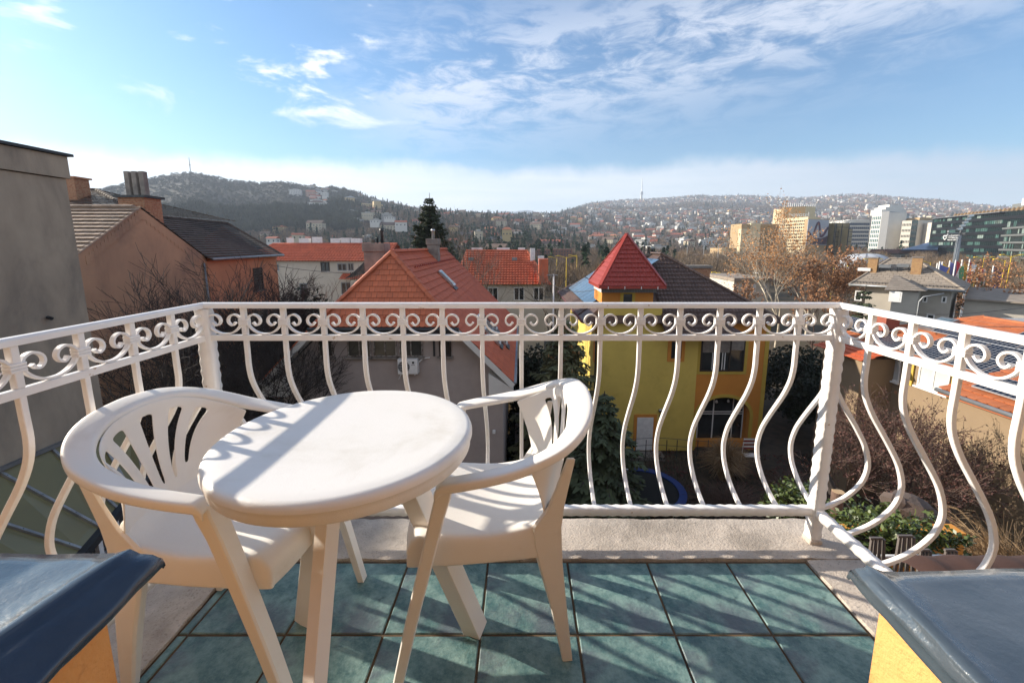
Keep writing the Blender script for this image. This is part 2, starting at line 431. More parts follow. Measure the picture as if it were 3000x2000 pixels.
def rough_slab(x0, x1, y0, y1, z0, z1, nx, ny, jit):
    mb = MB(); rr = random.Random(3)
    vs = []; 
    for j in range(ny + 1):
        for i in range(nx + 1):
            e = (i in (0, nx)) or (j in (0, ny))
            vs.append((x0 + (x1 - x0) * i / nx + (rr.uniform(-jit, jit) if e else 0), y0 + (y1 - y0) * j / ny + (rr.uniform(-jit, jit) if e else 0), z1 - (abs(rr.gauss(0, jit)) if e else rr.uniform(0, jit * .4))))
    fs = [(j * (nx + 1) + i, j * (nx + 1) + i + 1, (j + 1) * (nx + 1) + i + 1, (j + 1) * (nx + 1) + i) for j in range(ny) for i in range(nx)]
    ring = [i for i in range(nx + 1)] + [j * (nx + 1) + nx for j in range(1, ny + 1)] + [ny * (nx + 1) + i for i in range(nx - 1, -1, -1)] + [j * (nx + 1) for j in range(ny - 1, 0, -1)]
    b = len(vs); vs += [(vs[k][0], vs[k][1], z0) for k in ring]; n = len(ring)
    fs += [(b + i, b + (i + 1) % n, ring[(i + 1) % n], ring[i]) for i in range(n)]
    mb.add(vs, fs); return mb
led = thing('concrete_ledge', 'rough pale concrete ledge that frames the green tiled balcony floor', 'ledge', (0, 1.68, -0.16))
rough_slab(-1.43, 1.44, 1.556, 1.81, -0.16, 0.012, 60, 5, .0035).build('front_slab', M_conc, led, auto=50)
rough_slab(1.187, 1.44, -0.3, 1.552, -0.16, 0.010, 5, 34, .0035).build('side_slab', M_conc, led, auto=50)
rough_slab(-1.43, -1.172, -0.3, 1.552, -0.16, 0.010, 5, 34, .0035).build('side_slab', M_conc, led, auto=50)

# railing -------------------------------------------------------------
RX, RY, RZ = 1.283, 1.66, 1.072
rail = thing('balcony_railing', 'white wrought iron railing with scroll frieze and bellied balusters round the balcony', 'railing', (0, RY, 0.0))
prof_top = [(-.021, -.011), (.021, -.011), (.021, .004), (.014, .011), (-.014, .011), (-.021, .004)]
MB().sweep([(-RX, -0.3, RZ - .011), (-RX, RY, RZ - .011), (RX, RY, RZ - .011), (RX, -0.3, RZ - .011)], prof_top).build('top_rail', M_white, rail, bevel=.002)
ZB = 0.928
mb = MB()
mb.box(-RX, RX, RY - .010, RY + .010, ZB - .0115, ZB + .0115).build('frieze_bar', M_white, rail, bevel=.002)
for sx in (-1, 1):
    MB().box(sx * RX - .010, sx * RX + .010, -0.3, RY - .011, ZB - .0115, ZB + .0115).build('frieze_bar', M_white, rail, bevel=.002)
def hammered(a, b, r, n, seed, ref):
    """square bar with hammer dents along its edges"""
    rr = random.Random(seed); a, b = Vector(a), Vector(b); d = (b - a).normalized(); s_ = d.cross(Vector(ref)).normalized(); u = s_.cross(d)
    mb = MB(); vs = []; offs = [(-1, -1), (0, -1), (1, -1), (1, 0), (1, 1), (0, 1), (-1, 1), (-1, 0)]
    for i in range(n + 1):
        p = a + (b - a) * i / n
        for k, (x, y) in enumerate(offs):
            ph = i * 2 * math.pi / 4.6 + (k // 2) * 1.7
            q = r * (1 + .055 * math.sin(ph) + rr.uniform(-.02, .02)) if k % 2 == 0 else r * (1 - .02 + .03 * math.sin(ph))
            vs.append(p + s_ * x * q + u * y * q)
    fs = []
    for i in range(n): fs += [(i * 8 + k, i * 8 + (k + 1) % 8, (i + 1) * 8 + (k + 1) % 8, (i + 1) * 8 + k) for k in range(8)]
    fs += [list(range(8))[::-1], [n * 8 + k for k in range(8)]]
    return mb.add(vs, fs)
hammered((-RX, RY, .158), (RX, RY, .158), .0165, 260, 1, (0, 0, 1)).build('bottom_rail', M_white, rail, smooth=True)
for sx in (-1, 1):
    hammered((sx * RX, RY - .02, .158), (sx * RX, -0.3, .158), .0165, 200, 2 + sx, (0, 0, 1)).build('bottom_rail', M_white, rail, smooth=True)
    hammered((sx * RX, RY, .0), (sx * RX, RY, RZ - .024), .0225, 110, 5 + sx, (0, 1, 0)).build('corner_post', M_white, rail, smooth=True)
    MB().box(sx * RX - .028, sx * RX + .028, RY - .028, RY + .028, .005, .03).build('post_foot', M_conc, rail, bevel=.006)
NG = 16; PITCHB = 2 * RX / NG
# frieze pieces share mesh data
upr = MB().box(-.0095, .0095, -.0095, .0095, ZB + .012, RZ - .022).mesh('frieze_upright', M_white)
cz = ZB + .0115 + 0.054
cm = MB()
for k in (-1, 0, 1): cm.box(-.019, .019, -.0125, .0125, cz + k * .0085 - .004, cz + k * .0085 + .004)
collar = cm.mesh('scroll_collar', M_white)
q = .00049
q = PITCHB / 235.0
sp = [(117.5, 3), (100, 4), (85, 8), (68, 15), (52, 25), (38, 38), (27, 53), (20, 67), (18, 80), (22, 95), (31, 108), (43, 116), (57, 119), (72, 116), (86, 106), (94, 91), (94, 76), (86, 63), (75, 56), (66, 57), (59, 64), (52, 73)]
half = [(x * q, y * q) for x, y in sp]
def smooth_path(pts, sub=3):
    out = []
    for i in range(len(pts) - 1):
        p0, p1, p2, p3 = pts[max(i - 1, 0)], pts[i], pts[i + 1], pts[min(i + 2, len(pts) - 1)]
        for s in range(sub):
            t_ = s / sub
            out.append(tuple(0.5 * ((2 * p1[d]) + (-p0[d] + p2[d]) * t_ + (2 * p0[d] - 5 * p1[d] + 4 * p2[d] - p3[d]) * t_ ** 2 + (-p0[d] + 3 * p1[d] - 3 * p2[d] + p3[d]) * t_ ** 3) for d in range(len(p1))))
    out.append(tuple(pts[-1])); return out
hp = smooth_path(half, 3)
full = [(x, y) for x, y in hp[::-1]] + [(PITCHB - x, y) for x, y in hp[1:]]
nfull = len(full)
scl = [1 + .35 * max(0, 1 - min(i, nfull - 1 - i) / 3.0) for i in range(nfull)]
scroll = MB().sweep([(x, 0, ZB + .0135 + y) for x, y in full], [(-.0065, -.0027), (.0065, -.0027), (.0065, .0027), (-.0065, .0027)], up=(0, 1, 0)).v and None
sm = MB()
pv = []; 
for i, (x, y) in enumerate(full):
    a = full[max(i - 1, 0)]; b = full[min(i + 1, nfull - 1)]; d = Vector((b[0] - a[0], 0, b[1] - a[1])).normalized(); nn = Vector((-d.z, 0, d.x))
    th_ = .0033 * scl[i]
    c = Vector((x, 0, ZB + .0135 + y))
    pv += [c + Vector((0, -.0068, 0)) - nn * th_, c + Vector((0, .0068, 0)) - nn * th_, c + Vector((0, .0068, 0)) + nn * th_, c + Vector((0, -.0068, 0)) + nn * th_]
fs = []
for i in range(nfull - 1): fs += [(i * 4 + k, i * 4 + (k + 1) % 4, (i + 1) * 4 + (k + 1) % 4, (i + 1) * 4 + k) for k in range(4)]
fs += [(3, 2, 1, 0), tuple((nfull - 1) * 4 + k for k in range(4))]
scroll = sm.add(pv, fs).mesh('frieze_scroll', M_white)
# baluster profile: outward offset against height
bz = [(0, .918), (0, .86), (.0, .80), (.012, .74), (.045, .67), (.09, .60), (.135, .53), (.175, .46), (.198, .39), (.200, .34), (.182, .285), (.14, .235), (.09, .198), (.03, .170), (.008, .165)]
bz = smooth_path(bz, 3)
def baluster_mesh(pts, name='baluster'):
    mb = MB(); h = .0082; vs = []
    for i, (o, z) in enumerate(pts):
        a = pts[max(i - 1, 0)]; b = pts[min(i + 1, len(pts) - 1)]; d = Vector((0, b[0] - a[0], b[1] - a[1])).normalized(); nn = Vector((0, d.z, -d.y))
        c = Vector((0, o, z))
        vs += [c + Vector((-h, 0, 0)) - nn * h, c + Vector((h, 0, 0)) - nn * h, c + Vector((h, 0, 0)) + nn * h, c + Vector((-h, 0, 0)) + nn * h]
    n = len(pts); fs = []
    for i in range(n - 1): fs += [(i * 4 + k, (i + 1) * 4 + k, (i + 1) * 4 + (k + 1) % 4, i * 4 + (k + 1) % 4) for k in range(4)]
    fs += [(0, 1, 2, 3), tuple((n - 1) * 4 + k for k in (3, 2, 1, 0))]
    me = mb.add(vs, fs).mesh(name, M_white); return me
bal = baluster_mesh(bz); bal_c = baluster_mesh([p for p in bz if p[1] < .735])
def place(me, name, x, y, rz):
    o = link_mesh(name, me, rail, Vector((x, y, 0)) - wl(rail)); o.rotation_euler = (0, 0, rz); 
    b = o.modifiers.new('bevel', 'BEVEL'); b.width = .0016; b.segments = 1; b.limit_method = 'ANGLE'; return o
for i in range(1, NG):
    x = -RX + i * PITCHB; place(upr, 'frieze_upright', x, RY, 0); place(collar, 'scroll_collar', x, RY, 0); place(bal, 'baluster', x, RY, 0)
for i in range(NG): link_mesh('frieze_scroll', scroll, rail, Vector((-RX + i * PITCHB, RY, 0)) - wl(rail))
NS = 11
for sx, rz in ((1, -math.pi / 2), (-1, math.pi / 2)):
    for i in range(1, NS + 1):
        y = RY - i * PITCHB; place(upr, 'frieze_upright', sx * RX, y, rz); place(collar, 'scroll_collar', sx * RX, y, rz); place(bal, 'baluster', sx * RX, y, rz)
    for i in range(NS):
        y = RY - i * PITCHB - (0 if sx > 0 else PITCHB)
        o = link_mesh('frieze_scroll', scroll, rail, Vector((sx * RX, y, 0)) - wl(rail)); o.rotation_euler = (0, 0, rz)
    place(bal_c, 'baluster', sx * RX, RY, rz); place(bal_c, 'baluster', sx * RX, RY, 0)

# table ---------------------------------------------------------------
tab = thing('bistro_table', 'round white plastic table with rail shadows across its top', 'table', (-0.47, 1.075, 0))
TR = .332; TZ = .80; TC = (-0.47, 1.075, 0)
MB().lathe([(TR - .03, TZ - .056), (TR - .010, TZ - .056), (TR - .006, TZ - .050), (TR - .005, TZ - .036), (TR - .003, TZ - .026), (TR, TZ - .022), (TR, TZ - .014), (TR - .003, TZ - .0065), (TR - .009, TZ - .002), (TR - .017, TZ),
            (TR - .05, TZ - .001), (.2, TZ - .002), (.02, TZ - .0025)], TC, 96).build('table_top', M_top, tab, auto=35)
def lleg(a, b, w0, w1, face):
    """L-section leg with its ridge towards `face`"""
    a, b = Vector(a), Vector(b); mb = MB(); d = (b - a).normalized(); f = Vector(face); f = (f - d * f.dot(d)).normalized(); s_ = d.cross(f).normalized()
    vs = []
    for p, w in ((a, w0), (b, w1)):
        k = [(-1, 0), (0, 1), (1, 0), (1 - .12, -.06), (0, .85), (-1 + .12, -.06)]
        vs += [p + s_ * x * w * .72 + f * y * w * .72 for x, y in k]
    fs = [(i, (i + 1) % 6, 6 + (i + 1) % 6, 6 + i) for i in range(6)] + [(5, 4, 1, 0), (4, 3, 2, 1), (6, 7, 10, 11), (7, 8, 9, 10)]
    return mb.add(vs, fs)
for ang, face in ((28, (.25, -1, .5)), (143.5, (.5, -1, .1)), (268, (.35, -1, .2))):
    c_, s_ = math.cos(math.radians(ang)), math.sin(math.radians(ang))
    lleg((TC[0] + .10 * c_, TC[1] + .10 * s_, TZ - .03), (TC[0] + .355 * c_, TC[1] + .355 * s_, 0), .040 if ang > 200 else .064, .036 if ang > 200 else .060, face).build('leg', M_plastic, tab, bevel=.003)
MB().lathe([(.04, TZ - .12), (.12, TZ - .06), (.2, TZ - .05)], TC, 24).build('leg_hub', M_plastic, tab, auto=35)

# monobloc chair ------------------------------------------------------
def grid_mesh(rows, thick=.005, sub=1, skip=None):
    n = len(rows[0]); mb = MB(); mb.add([p for r in rows for p in r], [(j * n + i, j * n + i + 1, (j + 1) * n + i + 1, (j + 1) * n + i) for j in range(len(rows) - 1) for i in range(n - 1) if not (skip and skip(i, j))])
    return mb
def finish(o, thick, sub, off=0.0):
    if thick: s_ = o.modifiers.new('solid', 'SOLIDIFY'); s_.thickness = thick; s_.offset = off; s_.use_even_offset = True
    if sub: b = o.modifiers.new('sub', 'SUBSURF'); b.levels = sub; b.render_levels = sub
    return o
SC = 1.0
def chair(name, label, loc, rz):
    t = thing(name, label, 'chair', loc, rz, 'white plastic garden chairs')
    rows = []   # seat: dished shell with a rolled front lip and a skirt
    for j, (y, dz, hw) in enumerate([(-.176, .080, .190), (-.152, .028, .192), (-.115, .006, .195), (-.04, -.006, .199), (.05, -.010, .203), (.14, -.006, .206), (.225, .003, .208), (.275, .004, .208), (.305, -.006, .206), (.318, -.032, .204), (.314, -.085, .200)]):
        r = []
        for i in range(13):
            u = -1 + i / 6; e = abs(u) ** 3
            zz = .455 + dz + (.012 * u * u if j < 8 else 0)
            r.append(Vector((u * hw, y + (.05 * u * u if j < 4 else 0) - (.018 * e if j > 6 else 0), zz)))
        zs = .371
        def low_(q_, sx, d_): return Vector((q_.x + sx * d_, q_.y, zs)) if j < 10 else q_ + Vector((sx * .002, -.001, -.001))
        r = [low_(r[0], -1, .012)] + [r[0] + Vector((-.010 if j < 9 else -.001, 0, -.010 if j < 9 else -.0005))] + r + [r[-1] + Vector((.010 if j < 9 else .001, 0, -.010 if j < 9 else -.0005))] + [low_(r[-1], 1, .012)]
        rows.append(r)
    finish(grid_mesh(rows).build('seat', M_plastic, t, smooth=True, local=True), .005, 2)
    MB().box(-.018, .018, -.050, -.044, .4435, .4475).build('seat_slot', M_black, t, local=True)
    # rim: armrests running round into the top of the back
    rim0 = [(.262, .245, 0), (.276, .17, .08), (.286, .08, .16), (.293, -.01, .25), (.292, -.10, .37), (.276, -.18, .52), (.240, -.245, .69), (.182, -.292, .845), (.105, -.318, .955), (0, -.327, 1)]
    rim = [(x * (1.0354 - .1285 * min(1, k * 3)), y * .7498, .6713 + .1575 * k ** 1.05) for x, y, k in rim0]
    path = smooth_path(rim, 3); path = path + [(-x, y, z) for x, y, z in path[-2::-1]]
    nP = len(path); wv = []
    for i, p in enumerate(path):
        a = Vector(path[max(i - 1, 0)]); b = Vector(path[min(i + 1, nP - 1)]); d = (b - a).normalized()
        c = Vector(p); out = Vector((-d.y, d.x, 0)).normalized()
        if out.dot(Vector((c.x, c.y - .05, 0))) < 0: out = -out
        s_ = min(1, i / (nP / 2)) if i < nP / 2 else min(1, (nP - 1 - i) / (nP / 2))
        lean = .016 * s_; inn = c - out * (.024 + .014 * s_); ou = c + out * .0255
        def fl_(k_, z_): return inn * (1 - k_) + ou * k_ + Vector((0, 0, z_))
        wv.append([fl_(0, -.016 - lean), fl_(0, -.006 - lean * .6), fl_(.07, -.001 - lean * .5), fl_(.5, .001 - lean * .2), fl_(.92, .003), fl_(1, .000), fl_(1.0, -.008), fl_(.99, -.024)])
    e0 = [v + (Vector(path[0]) - Vector(path[1])).normalized() * .016 + Vector((0, 0, -.022)) for v in wv[0]]
    e1 = [v + (Vector(path[-1]) - Vector(path[-2])).normalized() * .016 + Vector((0, 0, -.022)) for v in wv[-1]]
    finish(grid_mesh([e0] + wv + [e1]).build('armrest', M_plastic, t, smooth=True, local=True), .005, 1)
    # back shell, its sides flaring forward under the armrests, with fanned slots
    def top(u):
        k = (nP - 1) * (0.5 - 0.5 * u * .60); i = int(k); f_ = k - i
        a = Vector(path[i]); b = Vector(path[min(i + 1, nP - 1)]); p = a.lerp(b, f_); cc = Vector((0, -.02, p.z)); o_ = (p - cc).normalized()
        return p - o_ * .040 + Vector((0, 0, -.018))
    edges = [(-1, -1), (-.90, -.88), (-.76, -.64)]
    for k in range(5):
        ct = (-.54 + .27 * k); cb = (-.32 + .16 * k); edges += [(ct - .062, cb - .012), (ct + .062, cb + .012)]
    edges += [(.76, .64), (.90, .88), (1, 1)]
    vs_ = [0, .10, .22, .32, .37, .50, .64, .76, .85, .895, .95, 1.0]; rows = []
    for v_ in vs_:
        r = []
        for ut, ub in edges:
            fan = min(1.0, max(0, (v_ - .20) / .70)) ** 1.9
            u = ub + (ut - ub) * fan
            tp = top(u); bt = Vector((u * .204, -.152 + .045 * u * u, .470))
            p = bt.lerp(tp, v_ ** 1.0)
            # narrow waist low down, sweeping out late to the arms at the sides
            late = v_ ** 1.7; k_ = abs(u) ** 2
            q_ = bt.lerp(tp, late); p.x = p.x * (1 - k_) + q_.x * k_; p.y = p.y * (1 - k_) + q_.y * k_
            p.y -= .014 * math.sin(math.pi * v_) * (1 - abs(u))
            r.append(p)
        rows.append(r)
    slots = [3, 5, 7, 9, 11]; low = {3: 3, 5: 2, 7: 2, 9: 2, 11: 3}
    skip = lambda i, j: (i in slots) and (low[i] <= j <= 8)
    finish(grid_mesh(rows, skip=skip).build('backrest', M_plastic, t, smooth=True, local=True), .005, 2)
    for s_ in (-1, 1):
        def leg(pts, k):
            mb = MB(); vs = []
            for (x, y, z, wf, wd) in pts:
                x *= s_; a = s_
                vs += [(x, y, z), (x - a * wf, y, z), (x - a * wf, y - .004 * k, z), (x - a * .005, y - .005 * k, z), (x - a * .004, y - wd * k, z), (x, y - wd * k, z)]
            if k == 1:
                vs = []
                for (x, y, z, wf, wd) in pts:
                    x *= s_; a = s_; vs += [(x, y - .004, z), (x - a * .006, y, z), (x - a * wf, y, z), (x - a * wf, y - wd * .75, z), (x - a * .010, y - wd, z), (x, y - wd * .9, z)]
            n = len(pts); fs = []
            for i in range(n - 1): fs += [(i * 6 + q_, i * 6 + (q_ + 1) % 6, (i + 1) * 6 + (q_ + 1) % 6, (i + 1) * 6 + q_) for q_ in range(6)]
            fs += [tuple(range(6))[::-1], tuple((n - 1) * 6 + q_ for q_ in range(6))]
            return mb.add(vs, fs).build('leg', M_plastic, t, local=True, bevel=.0018)
        leg([(.280, .198, .658, .062, .046), (.277, .205, .62, .054, .046), (.272, .220, .56, .050, .042), (.267, .252, .43, .048, .040), (.264, .300, .236, .045, .037), (.260, .352, .0, .040, .032)], 1)
        leg([(.226, -.186, .70, .010, -.020), (.218, -.168, .60, .012, -.034), (.213, -.158, .54, .012, -.045), (.210, -.152, .475, .03, -.085), (.209, -.154, .42, .05, -.085), (.208, -.158, .35, .050, -.072), (.206, -.173, .20, .045, -.048), (.200, -.196, .0, .034, -.030)], 1)
    return t
chair('garden_chair', 'white plastic armchair at the right of the table, its back to the railing corner', (-.0504, 1.3171, 0), 1.6362)
chair('garden_chair', 'white plastic armchair at the left of the table, half under the table top', (-.9739, 1.2297, 0), -1.5999)

# door pillars with painted sheet caps ---------------------------------
def pillar(side, lab, A0, A1, B0, B1, back, st, capm):
    """A = crest edge of the cap (far, near), B = its lower outer edge (far, near); both run towards us"""
    t = thing('door_pillar', lab, 'pillar', (B0.x + side * .3, B0.y - .4, -0.16)); rr = random.Random(5 + side); n = 46
    A1 = A0 + (A1 - A0) * (.95 / abs(A1.y - A0.y)); B1 = B0 + (B1 - B0) * (.95 / abs(B1.y - B0.y)); m_ = 26; W = .6
    def nz(x, y): return .0022 * math.sin(x * 19 + y * 7) * math.sin(y * 15 - x * 6) + .0008 * math.sin(x * 57 + 1) * math.sin(y * 49)
    top, rim_ = [], []
    for i in range(n + 1):
        u = i / n; a = A0.lerp(A1, u); b_ = B0.lerp(B1, u); yb = rr.uniform(-.0015, .0015)
        row = [Vector((b_.x + side * .003 + yb, b_.y, b_.z - .013 + rr.uniform(-.0015, .0015))), Vector((b_.x + yb, b_.y, b_.z - .003)), Vector((b_.x + side * .003, b_.y, b_.z + .003))]
        for k in (.12, .30, .5, .7, .86): row.append(b_.lerp(a, k) + Vector((0, 0, .004 * math.sin(k * 3.1) + nz(a.x * 2, a.y * 3 + k))))
        row.append(a + Vector((0, 0, .006)))
        for j in range(1, m_ + 1):
            v = j / m_; x = a.x + side * W * v; row.append(Vector((x, a.y + (back - A0.y) * v * (1 - u), a.z + nz(x, a.y) - .003 * min(1, v * 14))))
        top.append(row)
    f0 = [p + Vector((0, .004, -.012)) for p in top[0]]; f0 = [Vector((p.x, p.y, B0.z - .013)) for p in f0]
    mb = grid_mesh([f0, [p + Vector((0, .003, -.004)) for p in top[0]]] + top); ns = len(top[0]) - 1
    mb.m = [(1 if (k % ns) < 8 else 0) for k in range(len(mb.f))]
    mb.build('metal_cap', [M_blue, capm], t, smooth=True)
    x0, x1 = sorted((st[0], st[0] + side * W)); rough_slab(x0, x1, st[1] - .95, st[1], -.16, B0.z - .012, 12, 16, .003).build('stucco_wall', M_orange, t, auto=50)
    return t
ZP = .85
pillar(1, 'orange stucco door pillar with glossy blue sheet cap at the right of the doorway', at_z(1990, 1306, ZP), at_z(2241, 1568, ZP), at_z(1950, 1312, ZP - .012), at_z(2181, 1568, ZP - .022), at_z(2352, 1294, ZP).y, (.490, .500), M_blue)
pillar(-1, 'orange stucco door pillar with glossy blue sheet cap at the left of the doorway', at_z(300, 1268, ZP), at_z(0, 1473, ZP), at_z(374, 1284, ZP - .022), at_z(144, 1515, ZP - .035), at_z(0, 1266, ZP).y, (-.585, .515), M_blue_shade)
# ------------------------------------------------------------------ house materials
M_rt_hip = mat('orange_red_clay_tile', (0.50, 0.13, 0.05), (0.40, 0.10, 0.04), scale=2.5, rough=0.6, rnd=0.22, bump=0.002, bscale=40)
M_rt_side = mat('dark_red_clay_tile', (0.50, 0.100, 0.030), (0.40, 0.075, 0.024), scale=1.6, rough=0.7, rnd=0.16, bump=0.002, bscale=40)
M_brown_t = mat('brown_concrete_tile', (0.105, 0.062, 0.045), (0.07, 0.042, 0.032), scale=3, rough=0.55, rnd=0.35, bump=0.002, bscale=40)
M_tower_t = mat('red_metal_tile', (0.30, 0.042, 0.028), (0.25, 0.034, 0.024), scale=2, rough=0.4, rnd=0.10, spec=0.4)
M_old_t = mat('old_shaded_roof_tile', (0.115, 0.085, 0.065), (0.055, 0.042, 0.035), scale=2.2, rough=0.9, rnd=0.45, bump=0.003, bscale=30)  # for slopes turned from the sun, their shade is in the colour
M_old_lit = mat('sunlit_weathered_tile', (0.34, 0.24, 0.17), (0.24, 0.17, 0.125), scale=2.2, rough=0.9, rnd=0.45, bump=0.003, bscale=30)  # paler copy for the slope in the sun, sunlight is in the colour
M_orange_t = mat('bright_orange_roof_tile', (0.40, 0.125, 0.045), (0.32, 0.095, 0.035), scale=2, rough=0.7, rnd=0.2, bump=0.002, bscale=40)
M_far_rt = mat('sunlit_red_roof_tile', (0.50, 0.12, 0.055), (0.38, 0.085, 0.04), scale=1.3, rough=0.75, rnd=0.25)
M_render_grey = mat('grey_lilac_render', (0.40, 0.34, 0.31), (0.35, 0.30, 0.275), scale=1.2, rough=0.95, bump=0.002, bscale=60, stain=((0.20, 0.175, 0.165), 0.7, 0.5, 0.8, 0.3))
M_white_sof = mat('white_painted_board', (0.62, 0.60, 0.56), (0.56, 0.54, 0.50), scale=2, rough=0.6)
M_old_frame = mat('peeling_window_paint', (0.33, 0.30, 0.27), (0.08, 0.055, 0.04), scale=11, rough=0.8)
M_brown_frame = mat('dark_brown_window_wood', (0.03, 0.02, 0.016), rough=0.5, scale=6)
M_glass = glass_mat('dark_window_glass', (0.035, 0.04, 0.042), 0.05, 0.002)
M_glass_g = glass_mat('old_window_glass', (0.07, 0.07, 0.06), 0.12, 0.004)
M_yel = mat('mustard_yellow_render', (0.64, 0.48, 0.11), (0.58, 0.43, 0.10), scale=0.8, rough=0.95, bump=0.0015, bscale=50, stain=((0.26, 0.17, 0.03), 0.9, 0.5, 0.8, 0.35))
M_yel_pale = mat('yellow_trim_render', (0.50, 0.35, 0.06), (0.46, 0.32, 0.055), scale=2, rough=0.95)
M_orr = mat('orange_render', (0.60, 0.25, 0.045), (0.54, 0.22, 0.04), scale=0.9, rough=0.95, bump=0.0015, bscale=50)
M_conc_wall = mat('old_cement_render', (0.43, 0.35, 0.26), (0.28, 0.23, 0.175), scale=0.8, rough=0.95, bump=0.004, bscale=45, stretch=(1, 1, 0.45),
                  stain=((0.17, 0.145, 0.12), 0.9, 0.45, 0.70, 0.75), spots=((0.46, 0.36, 0.23), 0.55, 0.55, 0.72, 0.7))
M_gable = mat('stained_pink_brown_render', (0.45, 0.275, 0.165), (0.35, 0.215, 0.135), scale=0.45, rough=0.95, bump=0.004, bscale=40, stretch=(1, 1, 0.6),
              stain=((0.12, 0.085, 0.07), 0.42, 0.47, 0.72, 0.6))
M_terra = mat('orange_terracotta_render', (0.50, 0.23, 0.12), (0.42, 0.19, 0.10), scale=0.7, rough=0.95, stain=((0.36, 0.20, 0.13), 0.8, 0.5, 0.7, 0.5))
M_ochre = mat('ochre_render', (0.52, 0.29, 0.08), (0.42, 0.22, 0.06), scale=1.2, rough=0.95)
M_brick = mat('old_brick', (0.34, 0.14, 0.075), (0.46, 0.26, 0.15), scale=9, rough=0.95, bump=0.004, bscale=50)
M_mortar = mat('mortar', (0.30, 0.25, 0.20), rough=0.95)
M_cement = mat('grey_cement', (0.25, 0.22, 0.19), (0.16, 0.14, 0.125), scale=3, rough=0.95, bump=0.004)
M_zinc = mat('zinc_sheet', (0.26, 0.27, 0.28), (0.20, 0.21, 0.22), scale=2, rough=0.45, metallic=0.6)
M_dark_metal = mat('dark_metal', (0.03, 0.032, 0.035), rough=0.5, scale=3)
M_steel = mat('bright_steel', (0.50, 0.51, 0.52), rough=0.3, metallic=0.8, scale=4)
M_wht = mat('clean_white_paint', (0.75, 0.74, 0.72), rough=0.5, scale=3)
M_cream = mat('cream_render', (0.55, 0.50, 0.42), (0.48, 0.44, 0.37), scale=0.5, rough=0.9, stain=((0.35, 0.31, 0.26), 0.6, 0.5, 0.8, 0.4))
M_tan = mat('tan_render', (0.25, 0.18, 0.112), (0.225, 0.162, 0.10), scale=0.8, rough=0.95, bump=0.0015, bscale=60)
M_pv = mat('solar_cell', (0.006, 0.008, 0.016), (0.009, 0.012, 0.024), scale=2, rough=0.22, spec=0.25)
M_pv_line = mat('solar_frame', (0.45, 0.46, 0.47), rough=0.4, metallic=0.4)
M_pv_blue = mat('blue_solar_cell', (0.03, 0.075, 0.14), (0.035, 0.09, 0.165), scale=2, rough=0.16, spec=0.7)

def frame_axes(d):  # horizontal wall direction -> (along, up, outward to the right of travel)
    u = Vector((d[0], d[1], 0)).normalized(); return u, Vector((0, 0, 1)), Vector((u.y, -u.x, 0))
def window(parent, p, d, w, h, cols=2, rows=1, fm=None, gm=None, fw=.06, dep=.06, name='window', sill=None, surround=None, sw=.15, label=None):
    """p: lower left corner on the wall seen from outside, d: direction to the right seen from outside"""
    u, z, n = frame_axes(d); p = Vector(p); fm = fm or M_wht; gm = gm or M_glass
    mb = MB()
    def bx(a0, a1, b0, b1, c0, c1, m=0): mb.obox(p + u * (a0 + a1) / 2 + z * (b0 + b1) / 2 + n * (c0 + c1) / 2, u * (a1 - a0) / 2, z * (b1 - b0) / 2, n * (c1 - c0) / 2, m)
    bx(0, w, 0, fw, .004, dep); bx(0, w, h - fw, h, .004, dep); bx(0, fw, fw, h - fw, .004, dep); bx(w - fw, w, fw, h - fw, .004, dep)
    for i in range(1, cols): x = w * i / cols; bx(x - fw * .5, x + fw * .5, fw, h - fw, .004, dep * .9)
    for i in range(1, rows): y = h * i / rows; bx(fw, w - fw, y - fw * .35, y + fw * .35, .004, dep * .8)
    o = mb.build(name, fm, parent, label=label)
    g = MB().obox(p + u * w / 2 + z * h / 2 + n * .012, u * (w / 2 - fw * .6), z * (h / 2 - fw * .6), n * .006).build('pane', gm, o)
    if sill: MB().obox(p + u * w / 2 - z * .04 + n * .07, u * (w / 2 + .08), z * .035, n * .09).build('sill', sill, o)
    if surround:
        mb = MB(); k = sw
        for a0, a1, b0, b1 in ((-k, 0, -k, h + k), (w, w + k, -k, h + k), (0, w, -k, 0), (0, w, h, h + k)):
            mb.obox(p + u * (a0 + a1) / 2 + z * (b0 + b1) / 2 + n * .02, u * (a1 - a0) / 2, z * (b1 - b0) / 2, n * .018)
        mb.build('surround', surround, o)
    return o
def wall_poly(parent, pts, m, name='wall', th=.3, inward=None):
    """a wall panel from its outer outline, thickened inward"""
    P = [Vector(p) for p in pts]; n = (P[1] - P[0]).cross(P[2] - P[0]).normalized()
    inw = Vector(inward) if inward is not None else -n
    return MB().prism(P, inw.normalized() * th).build(name, m, parent)
def caps(parent, a, b, m, r=.11, step=.38, name='ridge_cap'):
    """overlapping half-round ridge tiles from a to b, one object each"""
    a, b = Vector(a), Vector(b); d = (b - a); L = d.length; n = max(1, int(L / step)); d.normalize()
    mb = MB(); prof = [(r * math.cos(t_), r * .8 * math.sin(t_) - .02) for t_ in [math.pi * k / 6 for k in range(7)]]
    mb.sweep([(0, 0, 0), (0, step * 1.06, -.0)], prof, scales=[1.12, .94]); me = mb.mesh(name, m); me.polygons.foreach_set('use_smooth', [True] * len(me.polygons)); me.set_sharp_from_angle(angle=math.radians(50))
    q = d.to_track_quat('Y', 'Z'); base = wl(parent)
    for i in range(n):
        o = bpy.data.objects.new(name, me); COL.objects.link(o); o.parent = parent; o.rotation_mode = 'QUATERNION'; o.rotation_quaternion = q
        o.location = a + d * (L * i / n) + Vector((0, 0, .03)) - base
def gutter(parent, a, b, m=None, r=.06, name='gutter'):
    MB().tube([a, b], r, 8).build(name, m or M_zinc, parent, smooth=True)
